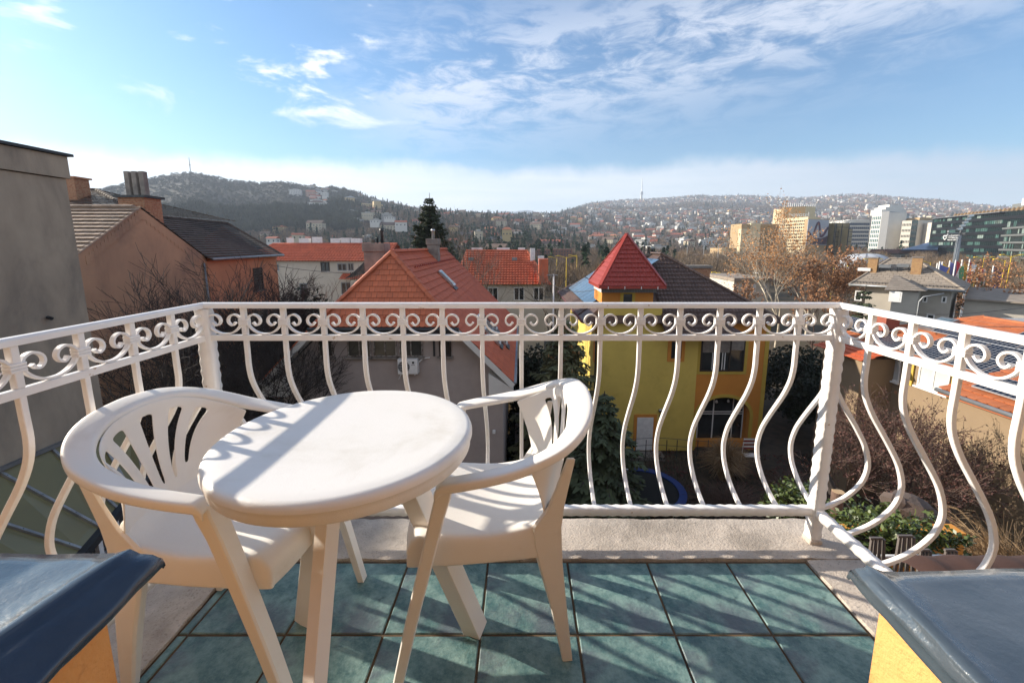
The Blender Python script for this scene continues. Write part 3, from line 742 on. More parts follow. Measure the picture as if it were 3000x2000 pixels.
def bricks_box(parent, x0, x1, y0, y1, z0, z1, m=None, bl=.25, bh=.075, name='brick_course', rz=0):
    """chimney shaft with separate bricks standing proud of the mortar"""
    core = MB().box(x0 + .012, x1 - .012, y0 + .012, y1 - .012, z0, z1).build('mortar_core', M_mortar, parent)
    mb = MB(); r = 0; z = z0; g = .008; rr = random.Random(int(x0 * 10))
    while z < z1 - .01:
        off = (r % 2) * bl / 2
        for (a0, a1, fix, ax) in ((x0, x1, y0, 'x'), (x0, x1, y1, 'x'), (y0, y1, x0, 'y'), (y0, y1, x1, 'y')):
            t_ = a0 - off
            while t_ < a1 - .02:
                s0, s1 = max(a0, t_ + g), min(a1, t_ + bl - g); e = rr.uniform(-.004, .006)
                if s1 - s0 > .03:
                    if ax == 'x': mb.box(s0, s1, fix - .012 - e if fix == y0 else fix - .02, fix + .02 if fix == y0 else fix + .012 + e, z + g, min(z1, z + bh - g))
                    else: mb.box(fix - .012 - e if fix == x0 else fix - .02, fix + .02 if fix == x0 else fix + .012 + e, s0, s1, z + g, min(z1, z + bh - g))
                t_ += bl
        z += bh; r += 1
    o = mb.build(name, m or M_brick, parent); o['kind'] = 'stuff'; return o

# ---- house with the red half-hipped roof --------------------------------
GZ = -11.4
rh = thing('red_roof_house', 'house with red half hipped tile roof and grey rendered gable behind the railing', 'house', (-5.5, 17.0, GZ))
XR, ZR, ZE, XL, XE = -5.48, 1.0, -4.22, -10.62, -0.34; YG = 16.3; YB = 30.5; AY = 17.7
hzl = -1.93; s45 = (ZR - ZE) / (XE - XR); hx = (ZR - hzl) / s45
A = (XR, AY, ZR); Bk = (XR, YB, ZR); HL = (XR - hx, YG, hzl); HR = (XR + hx, YG, hzl)
right = [(XE, YG, ZE), (XE, YB, ZE), Bk, A, HR]; left = [(XL, YB, ZE), (XL, YG, ZE), HL, A, Bk]
tile_slope(rh, [HL, HR, A], (1, 0, 0), 'flat', .215, .245, M_rt_hip, th=.022, limit=140)
for pl, lim in ((right, 300), (left, 0)):
    tile_slope(rh, pl, (0, 1, 0), 'plain', .30, .34, M_rt_side, limit=lim, th=.02, cutname='tile_row')
for pl in (right, left, [HL, HR, A]):
    P = [Vector(p) - Vector((0, 0, .03)) for p in pl]; MB().prism(P, (0, 0, -.10)).build('roof_deck', M_dark_metal, rh)
caps(rh, HL, A, M_rt_hip, .13); caps(rh, HR, A, M_rt_hip, .13); caps(rh, Bk, A, M_rt_side, .13)
caps(rh, (XL + .1, YG, ZE + .1), HL, M_rt_hip, .07)
wz = lambda x: ZR - .25 - abs(x - XR) * s45
gw = [(XL + .45, 17, GZ), (XE - .45, 17, GZ), (XE - .45, 17, wz(XE - .45)), (XR + hx - .3, 17, hzl - .15), (XR - hx + .3, 17, hzl - .15), (XL + .45, 17, wz(XL + .45))]
wall_poly(rh, gw, M_render_grey, th=.35, inward=(0, 1, 0))
wall_poly(rh, [(XE - .45, 17.36, GZ), (XE - .45, 30, GZ), (XE - .45, 30, ZE + .1), (XE - .45, 17.36, ZE + .1)], M_render_grey, th=.3, inward=(-1, 0, 0))
wall_poly(rh, [(XL + .45, 17.36, GZ), (XL + .45, 30, GZ), (XL + .45, 30, ZE + .1), (XL + .45, 17.36, ZE + .1)], M_render_grey, th=.3, inward=(1, 0, 0))
# bargeboards, soffits, boxed eaves
for sx, xe in ((-1, XL), (1, XE)):
    hp_ = HL if sx < 0 else HR
    a, b = Vector((xe, YG - .02, ZE - .16)), Vector((hp_[0], YG - .02, hzl - .16))
    MB().bar(a, b, .03, .22, up=(0, 0, 1)).build('bargeboard', M_white_sof, rh)
    sof = [Vector((xe, YG + .01, ZE - .26)), Vector((xe, 16.98, ZE - .26)), Vector((hp_[0], 16.98, hzl - .26)), Vector((hp_[0], YG + .01, hzl - .26))]
    MB().prism(sof, (0, 0, -.03)).build('soffit', M_white_sof, rh)
    x0, x1 = (xe, XL + .95) if sx < 0 else (XE - .95, xe)
    zt = ZE - .28
    pts = [(xe, YG, zt), (xe - sx * .93, YG, zt), (xe - sx * .93, YG, zt + .62), (xe - sx * .05, YG, zt)] if 0 else [(xe, YG + .02, ZE - .62), (xe - sx * 1.0, YG + .02, ZE - .62), (xe - sx * 1.0, YG + .02, ZE + .35), (xe, YG + .02, ZE - .28)]
    MB().prism(pts, (0, .65, 0)).build('boxed_eave', M_white_sof, rh)
    gutter(rh, (xe + sx * .07, YG, ZE - .02), (xe + sx * .07, YB, ZE - .02), M_zinc, .075)
MB().box(XR - hx - .1, XR + hx + .1, YG - .10, YG + .02, hzl - .26, hzl - .02).build('hip_fascia', M_dark_metal, rh)
MB().box(XR - hx, XR + hx, YG + .05, 16.99, hzl - .30, hzl - .27).build('soffit', M_white_sof, rh)
gutter(rh, (XR - hx - .1, YG - .14, hzl - .07), (XR + hx + .1, YG - .14, hzl - .07), M_dark_metal, .07)
window(rh, (-8.50, 16.99, -3.33), (1, 0), .62, 1.15, 1, 1, M_old_frame, M_glass_g, .06, .05, sill=M_cement)
for k in range(3): window(rh, (-7.28 + 1.08 * k, 16.99, -3.32), (1, 0), .98, 1.15, 2, 1, M_old_frame, M_glass_g, .055, .05, sill=M_cement)
window(rh, (-3.45, 16.99, -3.30), (1, 0), .5, 1.1, 1, 1, M_brown_frame, M_glass, .06, .05, sill=M_cement)
MB().box(-3.7, -3.62, 16.95, 16.99, -3.3, -2.2).build('blind_guide', M_dark_metal, rh)
# snow guards, roof windows, chimneys
rs_n = Vector((s45, 0, 1)).normalized(); rs_d = Vector((1, 0, -s45)).normalized()
def on_right(y, t_): return Vector((XR, y, ZR)) + rs_d * t_ + rs_n * .05
for r_, t_ in enumerate((1.0,)):
    for k in range(26):
        p = on_right(18.6 + k * .44, t_); MB().obox(p + rs_n * .05, rs_d * .02, Vector((0, .05, 0)), rs_n * .06).build('snow_guard', M_tower_t, rh)
for r_ in range(2):
    for k in range(9):
        t_ = (k + .6) / 9.2; z_ = hzl + .35 + r_ * .42; x_ = XR - hx * .93 + 2 * hx * .93 * t_
        p = Vector((x_, YG + (AY - YG) * (z_ - hzl) / (ZR - hzl), z_)); MB().obox(p + Vector((0, -.07, .03)), (.022, 0, 0), (0, .06, 0), (0, 0, .035)).build('snow_guard', M_rt_side, rh)
for y, t_ in ((22.0, 2.1), (20.6, 5.1), (21.6, 5.3), (19.6, 5.7), (20.7, 6.1)):
    w = MB(); c = on_right(y, t_)
    w.obox(c + rs_n * .05, rs_d * .55, Vector((0, .36, 0)), rs_n * .05)
    o = w.build('roof_window', M_steel, rh)
    MB().obox(c + rs_n * .108, rs_d * .44, Vector((0, .27, 0)), rs_n * .006).build('pane', M_glass, o)
    MB().obox(c + rs_d * .68 + rs_n * .01, rs_d * .10, Vector((0, .42, 0)), rs_n * .02).build('flashing', M_dark_metal, o)
def chim(parent, cx, cy, w, d, z0, z1, capz, m, capm, pots=()):
    o = MB().box(cx - w / 2, cx + w / 2, cy - d / 2, cy + d / 2, z0, z1).build('chimney', m, parent)
    MB().box(cx - w / 2 - .05, cx + w / 2 + .05, cy - d / 2 - .05, cy + d / 2 + .05, z1, z1 + capz).build('chimney_cap', capm, o, bevel=.02)
    for (px_, r_, h_, mm) in pots:
        MB().lathe([(r_, 0), (r_, h_ * .75), (r_ * 1.3, h_ * .8), (r_ * 1.2, h_)], (cx + px_, cy, z1 + capz), 10).build('flue_pot', mm, o, smooth=True)
    return o
p0 = at_y(836, 578, 19.0); p1 = at_y(884, 578, 19.0)
chim(rh, (p0.x + p1.x) / 2, 19.3, p1.x - p0.x - .04, .8, -2.5, at_y(860, 578, 19.0).z, .38, M_cement, M_cement, ((-.15, .1, .18, M_cement), (.06, .05, .26, M_dark_metal), (.27, .07, .66, M_dark_metal)))
pc = at_y(993, 560, 24.2)
chim(rh, pc.x, 24.5, .62, .6, -.2, at_y(993, 562, 24.2).z, .34, M_cement, M_cement, ((0, .09, .55, M_steel),))
# wall lamp and cable on the grey wall's right part, stair rail beyond
MB().box(-1.25, -1.13, 16.86, 16.99, -6.7, -6.58).build('wall_lamp', M_wht, rh)
ac = thing('air_conditioner', 'small white air conditioner hanging under the windows of the grey gable', 'air conditioner', (-4.7, 16.8, -3.98))
MB().box(-5.12, -4.30, 16.62, 16.95, -3.98, -3.34).build('casing', M_wht, ac, bevel=.02)
MB().lathe([(.24, 16.600), (.24, 16.619), (.2, 16.605), (.05, 16.600)], (-4.86, 0, -3.66), 24, axis='y').build('fan_grille', M_dark_metal, ac)
for k in range(7): MB().box(-5.08, -4.64, 16.590, 16.597, -3.88 + k * .07, -3.868 + k * .07).build('grille_bar', M_wht, ac)
MB().lathe([(.05, 16.61), (.05, 16.618)], (-4.47, 0, -3.48), 14, axis='y').build('round_logo', M_dark_metal, ac)
MB().box(-4.55, -4.40, 16.61, 16.618, -3.585, -3.57).build('logo_line', M_dark_metal, ac)
MB().tube(smooth_path([(-4.3, 16.8, -3.55), (-4.18, 16.85, -3.42), (-4.05, 16.93, -3.38), (-3.85, 16.95, -3.36)], 3), .025, 6).build('pipe', M_wht, ac, smooth=True)
MB().tube([(-5.0, 16.7, -3.98), (-5.12, 16.7, -4.22)], .008, 5).build('drain_hose', M_wht, ac)
for k in (-5.0, -4.42): MB().box(k - .015, k + .015, 16.62, 16.99, -4.02, -3.985).build('bracket', M_wht, ac)

# ---- yellow and orange house with the red tower --------------------------
yh = thing('yellow_tower_house', 'yellow and orange house with red pyramid tower roof and brown tiled hip roof', 'house', (10, 24.4, GZ))
YF = 24.4; YT = 24.0; XA, XM, XB = 4.76, 10.63, 14.93; ZE2 = -3.1
MB().box(XA, XM, YF, 40, GZ, ZE2 + .1).build('wall', M_yel, yh, label='mustard yellow wall')
def arch_wall():
    ax0, ax1, az0, azs, azt = 10.9, 14.15, -11.3, -9.15, -7.95; n = 14
    ys = YF + .12; mb = MB(); pts = []
    for i in range(n + 1):
        t_ = math.pi * i / n; pts.append((12.52 - 1.63 * math.cos(t_), azs + 1.2 * math.sin(t_)))
    top = ZE2 + .1
    mb.prism([(XM, ys, GZ), (ax0, ys, GZ), (ax0, ys, azs), (XM, ys, azs)], (0, .35, 0)); mb.prism([(ax1, ys, GZ), (XB, ys, GZ), (XB, ys, azs), (ax1, ys, azs)], (0, .35, 0))
    for i in range(n):
        (x0, z0), (x1, z1) = pts[i], pts[i + 1]; mb.prism([(x0, ys, z0), (x1, ys, z1), (x1, ys, top), (x0, ys, top)], (0, .35, 0))
    mb.prism([(XM, ys, azs), (ax0 - .01, ys, azs), (ax0 - .01, ys, top), (XM, ys, top)], (0, .35, 0)); mb.prism([(ax1 + .01, ys, azs), (XB, ys, azs), (XB, ys, top), (ax1 + .01, ys, top)], (0, .35, 0))
    mb.build('wall', M_orr, yh, label='orange wall round the arched doorway')
    tr = MB()
    ring = [(12.52 - 1.63 * math.cos(math.pi * i / 24), azs + 1.2 * math.sin(math.pi * i / 24)) for i in range(25)]
    ring = [(ax0, GZ)] + ring + [(ax1, GZ)]
    tr.sweep([(x, ys - .02, z) for x, z in ring], [(-.02, 0), (.02, 0), (.02, .2), (-.02, .2)], up=(0, 1, 0)); 
    # flat band around the opening
    tb = MB(); w_ = .2
    def off(i):
        a = Vector((*ring[max(i - 1, 0)], 0)); b = Vector((*ring[min(i + 1, len(ring) - 1)], 0)); d = (b - a).normalized(); return Vector((-d.y, d.x, 0))
    o_ = [Vector((*p, 0)) + off(i) * w_ for i, p in enumerate(ring)]
    for i in range(len(ring) - 1):
        a, b, c, d = ring[i], ring[i + 1], o_[i + 1], o_[i]
        tb.prism([(a[0], ys - .003, a[1]), (b[0], ys - .003, b[1]), (c.x, ys - .003, c.y), (d.x, ys - .003, d.y)], (0, -.035, 0))
    tb.build('arch_trim', M_yel_pale, yh)
    g = MB().box(ax0, ax1, ys + .75, ys + .78, GZ, azt).build('glazing', M_glass, yh)
    for x0, x1 in ((10.9, 10.95), (11.25, 11.30), (12.2, 12.26), (13.45, 13.5), (14.1, 14.15)): MB().box(x0, x1, ys + .70, ys + .75, GZ, azt).build('glazing_bar', M_wht, g)
    for z0 in (-9.35, -9.20): MB().box(ax0 + .002, ax1 - .002, ys + .71, ys + .74, z0, z0 + .05).build('glazing_bar', M_wht, g)
    MB().box(ax0 - .3, ax1 + .25, ys + .36, ys + .7, GZ, GZ + .45).build('doorstep', M_orr, yh)
    MB().box(XM, XB, ys + .8, ys + .9, GZ, top - .02).build('inner_wall', M_orr, yh)
    for xx, zz, rr_ in ((12.35, -8.6, .10), (13.1, -8.55, .09)):
        MB().lathe([(.0, 0), (rr_ * .6, .02), (rr_, .10), (rr_ * .5, .2), (.0, .22)], (xx, ys + .66, zz), 8).build('window_ornament', M_wht, yh, smooth=True)
arch_wall()
MB().box(14.7, XB + .01, YF + .085, YF + .118, GZ, ZE2).build('corner_trim', M_yel_pale, yh)
MB().box(XM + .15, XB - .0, YF + 1.0, 39.5, GZ, ZE2).build('wall', M_orr, yh)
window(yh, (10.84, YF + .115, -6.28), (1, 0), 2.65, 2.15, 3, 1, M_brown_frame, M_glass, .09, .07, surround=M_yel_pale, sw=.2)
for k, (a, b) in enumerate(((10.93, 11.62), (11.78, 12.55), (12.66, 13.4))): MB().box(a, b, YF + .03, YF + .06, -5.1 + (.15 if k == 2 else 0), -4.2).build('roller_blind', M_cement, yh)
for k in (11.55, 12.15, 12.3): MB().box(k, k + .05, YF + .07, YF + .11, -6.2, -4.9).build('sash_bar', M_wht, yh)
window(yh, (9.0, YF - .005, -5.45), (1, 0), .62, 1.05, 1, 1, M_brown_frame, M_glass, .06, .03, surround=M_orr, sw=.2)
d0 = MB().box(7.15, 8.15, YF - .05, YF - .006, -11.35, -9.2).build('door', M_wht, yh, bevel=.01)
MB().tube([(8.0, YF - .09, -10.3), (7.88, YF - .09, -10.3)], .02, 6).build('handle', M_steel, d0)
sd_ = MB()
for a in ((6.95, 7.14, -11.35, -9.0), (8.16, 8.36, -11.35, -9.0), (7.14, 8.16, -9.19, -9.0)): sd_.box(a[0], a[1], YF - .04, YF - .004, a[2], a[3])
sd_.build('door_surround', M_orr, yh)
MB().lathe([(.0, -.12), (.12, -.1), (.13, 0), (.0, .02)], (8.55, YF - .02, -8.75), 12, axis='y').build('wall_lamp', M_steel, yh, smooth=True)
MB().lathe([(.0, -.05), (.07, -.04), (.07, .0)], (8.55, YF - .005, -9.1), 10, axis='y').build('vent_hole', M_black, yh)
MB().box(XA - .03, XM + .02, YF - .07, YF - .002, -2.32, -2.12).build('string_course', M_yel_pale, yh)
# tower
TX0, TX1 = 4.74, 7.77
MB().box(TX0 - .08, TX1 + .55, YF - .08, 27, -4.1, -2.32).build('wall', M_yel, yh)
MB().box(TX0, TX1, YF, 27, -2.12, -1.45).build('wall', M_orr, yh, label='orange band under the tower roof')
window(yh, (6.0, YF - .006, -2.35), (1, 0), .52, .82, 1, 1, M_brown_frame, M_glass, .05, .03, surround=M_yel_pale, sw=.18)
tc_ = (6.27, 25.25); R_ = 1.86; zt0 = -1.0; zap = 1.93
mbc = MB().box(TX0 - .05, TX1 + .15, YF - .12, 26.8, -1.45, -1.04); mbc.build('fascia', mat('grey_corrugated_sheet', (0.17, 0.17, 0.175), rough=.5), yh)
for k in range(34): MB().box(TX0 + .02 + k * .092, TX0 + .05 + k * .092, YF - .145, YF - .121, -1.44, -1.06).build('fascia_rib', M_zinc, yh)
MB().box(TX0 - .075, TX0 - .052, YF - .12, 26.8, -1.44, -1.05).build('fascia_board', M_wht, yh)
cs = [(tc_[0] - R_, tc_[1] - R_, zt0), (tc_[0] + R_, tc_[1] - R_, zt0), (tc_[0] + R_, tc_[1] + R_, zt0), (tc_[0] - R_, tc_[1] + R_, zt0)]; ap = (tc_[0], tc_[1], zap)
for i in range(4):
    a, b = cs[i], cs[(i + 1) % 4]; dv = Vector(b) - Vector(a)
    tile_slope(yh, [a, b, ap], dv, 'wave', .19, .30, M_tower_t, limit=(120 if i in (0, 3) else 0), th=.025, stagger=False)
    MB().bar(Vector(a) + Vector((0, 0, .07)), Vector(ap) + Vector((0, 0, .07)), .20, .05).build('hip_flashing', M_tower_t, yh)
    MB().bar(Vector(a) + Vector((0, 0, -.06)), Vector(b) + Vector((0, 0, -.06)), .10, .14).build('gutter', M_tower_t, yh)
    for k in range(4):
        p = Vector(a).lerp(Vector(b), (k + .5) / 4); MB().box(p.x - .02, p.x + .02, p.y - .08, p.y - .06, p.z - .16, p.z).build('gutter_bracket', M_wht, yh) if i == 0 else None
MB().prism([Vector(c) - Vector((0, 0, .02)) for c in cs], (0, 0, -.05)).build('soffit', M_wht, yh)
# brown roof
XQ0, XQ1, YQ0, YQ1 = 3.57, 15.35, 23.95, 40.2; ap1 = (9.35, 28.0, .72); ap2 = (9.35, 36.0, .72)
e = [(XQ0, YQ0, ZE2), (XQ1, YQ0, ZE2), (XQ1, YQ1, ZE2), (XQ0, YQ1, ZE2)]
tile_slope(yh, [(TX1 + .5, YQ0, ZE2), e[1], ap1, (9.2, 27.9, .6), (TX1 + .5, 27.0, ZE2 + (27.0 - YQ0) / (28 - YQ0) * 3.82)], (1, 0, 0), 'wave', .21, .33, M_brown_t, limit=300, stagger=False)
tile_slope(yh, [e[1], e[2], ap2, ap1], (0, 1, 0), 'wave', .3, .40, M_brown_t, limit=0, stagger=False)
tile_slope(yh, [e[3], e[0], (TX0 - .1, YQ0, ZE2 + .78), (TX0 - .1, 26.5, ZE2 + .78), (8.2, 27.4, -.0), ap1, ap2], (0, 1, 0), 'wave', .3, .40, M_brown_t, limit=0, stagger=False)
for pl in ([e[0], e[1], ap1], [e[1], e[2], ap2, ap1], [e[3], e[0], ap1, ap2], [e[2], e[3], ap2]):
    MB().prism([Vector(p) - Vector((0, 0, .05)) for p in pl], (0, 0, -.08)).build('roof_deck', M_brown_t, yh)
caps(yh, e[1], ap1, M_brown_t, .12); caps(yh, ap2, ap1, M_brown_t, .12)
lf = [(TX1 + .45, 23.0, -3.78), (XM + 2.2, 23.0, -3.78), (XM + .9, 24.3, -2.95), (TX1 + .45, 24.3, -2.95)]
tile_slope(yh, lf, (1, 0, 0), 'wave', .21, .33, M_brown_t, limit=200, stagger=False, name='porch_tile')
MB().prism([Vector(p) - Vector((0, 0, .05)) for p in lf], (0, 0, -.06)).build('roof_deck', M_brown_t, yh)
gutter(yh, (TX1 + .45, 22.95, -3.85), (XM + 2.2, 22.95, -3.85), M_tower_t, .05)
gutter(yh, (XM + 2.2, YQ0 - .05, ZE2 - .05), (XQ1, YQ0 - .05, ZE2 - .05), M_brown_t, .06)
gutter(yh, (XQ0 - .05, YQ0, ZE2 - .03), (XQ0 - .05, YQ1, ZE2 - .03), mat('dark_red_gutter', (.10, .02, .02), rough=.5), .07)
# blue solar panels on the left slope
lu = Vector((0, 1, 0)); lv = (Vector(ap1) - Vector((XQ0, 28.0, ZE2))).normalized(); ln = lu.cross(lv).normalized(); ln = ln if ln.z > 0 else -ln
base_p = Vector((XQ0, 26.2, ZE2)) + lv * .85
for r_ in range(3):
    for k in range(9):
        if r_ == 2 and k < 0: continue
        c = base_p + lu * (k * 1.22 + .6) + lv * (r_ * 1.78 + .87) + ln * .14
        po = MB().obox(c, lu * .60, lv * .87, ln * .02).build('solar_panel', M_dark_metal, yh)
        MB().obox(c + ln * .024, lu * .575, lv * .845, ln * .004).build('solar_cells', M_pv_blue, po)
# left side wall details
MB().box(XA - .012, XA - .002, 26.0, 26.9, -6.3, -4.6).build('side_window_surround', M_orr, yh)
MB().tube([(XA - .08, YF + 1.2, ZE2), (XA - .08, YF + 1.2, GZ)], .05, 8).build('downpipe', M_dark_metal, yh)
acy = thing('air_conditioner', 'white air conditioner on the lit side wall below the blue solar panels', 'air conditioner', (4.5, 38, -4.1))
MB().box(4.3, 4.7, 37.4, 38.4, -4.1, -3.4).build('casing', M_wht, acy, bevel=.02)
for k in range(6): MB().box(4.29, 4.298, 37.5, 38.3, -4.02 + k * .1, -3.98 + k * .1).build('grille_bar', M_zinc, acy)
bc = thing('brick_chimney', 'wide flat brick chimney right of the brown hip roof', 'chimney', (0, 0, 0)); 
q0 = at_y(1560, 612, 33); q1 = at_y(1636, 612, 33); bc.location = (q0.x, 33, -3); WL[bc.name] = Vector(bc.location)
bricks_box(bc, q0.x + .15, q1.x - .15, 33, 34, -2.9, at_y(1600, 616, 33).z, bl=.28, bh=.1)
MB().box(q0.x, q1.x, 32.9, 34.1, at_y(1600, 616, 33).z, at_y(1600, 610, 33).z).build('chimney_cap', M_cement, bc)
q0 = at_y(1468, 582, 30); q1 = at_y(1508, 582, 30); zc = at_y(1490, 588, 30).z
ch2 = MB().box(q0.x + .12, q1.x - .1, 30, 30.9, -.5, zc).build('chimney', mat('brown_brick', (.24, .17, .11), (.19, .13, .09), scale=8, rough=.9), yh)
MB().box(q0.x, q1.x, 29.9, 31, zc, zc + .14).build('chimney_cap', M_cement, ch2)
for k, hh in ((.35, .55), (.62, .5), (.85, .38)): MB().lathe([(.09, 0), (.09, hh), (.11, hh), (.11, hh + .06)], (q0.x + (q1.x - q0.x) * k, 30.4, zc + .14), 10).build('flue_pot', M_steel, ch2, smooth=True)

# ---- tall cement rendered house at the left edge --------------------------
tl = thing('cement_rendered_house', 'tall windowless cement rendered house wall at the left edge of view', 'house', (-9.5, 4, GZ))
MB().box(-14, -8.0, -6, 7.58, GZ, 2.44).build('wall', M_conc_wall, tl)
MB().box(-14.02, -7.955, -6.02, 7.62, 2.455, 2.82).build('parapet', M_conc_wall, tl)
MB().box(-14.1, -7.90, -6.1, 7.68, 2.83, 2.875).build('coping', M_dark_metal, tl)
MB().tube([(-7.97, 6.9, .1), (-7.9, 6.9, .08)], .03, 8).build('pipe_stub', M_dark_metal, tl)

# ---- brown gabled house -----------------------------------------------------
bg = thing('brown_gabled_house', 'old house with stained brown gable wall and weathered clay tile roof', 'house', (-19, 20, GZ))
XC = -17.0; yn, yf_, yp = 16.05, 22.55, 19.05; zn, zf, zp = .92, .66, 2.92
gp = [(XC, yn, GZ), (XC, yf_, GZ), (XC, yf_, zf), (XC, yp, zp), (XC, yn, zn)]
wall_poly(bg, gp, M_gable, th=.4, inward=(-1, 0, 0))
wall_poly(bg, [(XC - .41, yn + .02, GZ), (-24, yn + .02, GZ), (-24, yn + .02, zn - .1), (XC - .41, yn + .02, zn - .1)], M_ochre, th=.3, inward=(0, 1, 0), name='front_wall')
MB().box(XC - .0, XC + .05, yn, yn + .75, GZ, .15).build('pilaster', M_gable, bg)
MB().box(XC - .0, XC + .06, yn - .1, yn + .2, .12, .32).build('pilaster_cap', M_gable, bg)
# stepped brick band along both slopes
for (ya, za, yb, zb) in ((yn + .3, zn - .42, yp, zp - .42), (yf_ - .3, zf - .42, yp, zp - .42)):
    n = 16
    for k in range(n):
        t_ = (k + .5) / n; y = ya + (yb - ya) * t_; z = za + (zb - za) * t_ 
        MB().box(XC, XC + .022, y - abs(yb - ya) / n / 2 + .002, y + abs(yb - ya) / n / 2 - .002, z - .02, z + .42 - .06).build('band_brick', M_gable, bg)
nl = [(-30, yn - .3, zn - .2), (XC + .05, yn - .3, zn - .2), (XC + .05, yp, zp + .03), (-30, yp, zp + .03)]
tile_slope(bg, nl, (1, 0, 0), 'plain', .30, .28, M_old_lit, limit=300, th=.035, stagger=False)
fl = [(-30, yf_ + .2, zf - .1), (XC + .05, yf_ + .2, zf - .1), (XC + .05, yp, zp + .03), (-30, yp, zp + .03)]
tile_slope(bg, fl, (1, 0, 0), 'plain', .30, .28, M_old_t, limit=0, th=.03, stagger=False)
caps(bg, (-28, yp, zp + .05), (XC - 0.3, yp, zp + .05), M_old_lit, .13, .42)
# orange wing with the dark slope
w0, w1 = Vector((-16.95, 22.56, 0)), Vector((-18.3, 31.3, 0)); wd = (w1 - w0).normalized(); wn = Vector((wd.y, -wd.x, 0))
wall_poly(bg, [(w0.x, w0.y, GZ), (w1.x, w1.y, GZ), (w1.x, w1.y, .45), (w0.x, w0.y, .45)], M_terra, th=.4, inward=-wn, name='wing_wall')
wall_poly(bg, [(w1.x - .42, w1.y, GZ), (w1.x - 7, w1.y - .5, GZ), (w1.x - 7, w1.y - .5, .4), (w1.x - 3.5, w1.y - .2, 2.6), (w1.x - .42, w1.y, .4)], M_terra, th=.3, inward=(0, -1, 0), name='wing_end_wall')
e0 = Vector((w0.x, w0.y - .2, .55)) + wn * .35; e1 = Vector((w1.x, w1.y, .55)) + wn * .35 + wd * .3
r0 = e0 - wn * 3.6 + Vector((0, 0, 2.32)); r1 = e1 - wn * 3.6 + Vector((0, 0, 2.32)); 
tile_slope(bg, [e0, e1, r1, r0], wd, 'plain', .26, .24, M_old_t, limit=300, th=.03, name='wing_tile', cutname='wing_tile_row')
ro = r0 - wn * 3.4 + Vector((0, 0, -2.2)); ro1 = r1 - wn * 3.4 + Vector((0, 0, -2.2))
tile_slope(bg, [ro, ro1, r1, r0], wd, 'plain', .5, .4, M_old_t, limit=0, th=.03, cutname='wing_tile_row')
caps(bg, r0, r1, M_old_t, .12, .4); caps(bg, e1, r1, M_old_t, .12, .35)
gutter(bg, e0 + wn * .06 + wd * .1, e1 + wn * .06, M_zinc, .08)
MB().tube([(XC + .1, yf_ - .25, zf - .3), (XC + .1, yf_ - .25, GZ)], .05, 8).build('downpipe', M_zinc, bg, smooth=True)
for (px_, py_, w_, h_, c_) in ((713, 827, 1.5, 1.35, 2), (650, 905, 1.3, 1.4, 3)):
    pass
for k, (t_, z_, mm) in enumerate(((5.0, -1.7, M_brown_frame), (2.2, -4.6, M_wht), (5.2, -4.9, M_wht), (2.4, -8.2, M_wht))):
    window(bg, w0 + wd * t_ + Vector((0, 0, z_)) + wn * .005, wd, 1.3, 1.5, 2, 3 if k else 8, mm, M_glass, .07, .05, sill=M_cement)
window(bg, (XC + .005, 20.2, -4.2), (0, 1), 1.1, 1.5, 2, 2, M_brown_frame, M_glass, .08, .05, sill=M_cement, surround=M_cement, sw=.1)
window(bg, (XC + .005, 20.4, -8.4), (0, 1), 1.1, 1.5, 2, 2, M_wht, M_glass, .08, .05, sill=M_cement)
# chimney with three flues
cb = thing('brick_chimney_stack', 'brick chimney with three tall grey flues beside the brown gable', 'chimney', (-18.7, 21, 0))
bricks_box(cb, -19.35, -18.1, 20.55, 21.5, .5, 3.55, bl=.27, bh=.085)
MB().box(-19.47, -17.98, 20.43, 21.62, 3.55, 3.66).build('chimney_cap', M_dark_metal, cb)
for k in range(3): MB().box(-19.2 + k * .36, -18.97 + k * .36, 20.85, 21.1, 3.66, 4.82).build('flue', M_cement, cb, bevel=.02)

# ---- house behind with a dark hip roof ---------------------------------------
db = thing('dark_roof_house', 'house with dark tiled hip roof behind the brown gabled house', 'house', (-28, 27, GZ))
MB().box(-36, -23, 25.5, 33, GZ, 2.0).build('wall', M_gable, db)
ridge_a, ridge_b = at_y(160, 430, 28.5), at_y(205, 434, 28.5); hipc = at_y(318, 482, 25.2)
zr_ = ridge_b.z; ra = Vector((-38, 29, zr_)); rb = Vector((ridge_b.x, 29, zr_)); hc = Vector((hipc.x + .4, 25.0, hipc.z - .25))
tile_slope(db, [(-38, 25.0, hc.z), hc, rb, ra], (1, 0, 0), 'plain', .3, .27, M_old_t, limit=300, th=.03, stagger=False)
bk = Vector((hc.x, 33, hc.z))
tile_slope(db, [hc, bk, rb], (0, 1, 0), 'plain', .3, .3, M_old_t, limit=0, th=.03)
caps(db, hc, rb, M_old_t, .13); caps(db, ra, rb, M_old_t, .13)
cq = at_y(160, 405, 27.0)
bricks_box(db, cq.x - .9, cq.x + .25, 27, 27.9, 3.0, cq.z - .1, bl=.27, bh=.085)
MB().box(cq.x - 1.0, cq.x + .38, 26.9, 28, cq.z - .1, cq.z).build('chimney_cap', M_brick, db)

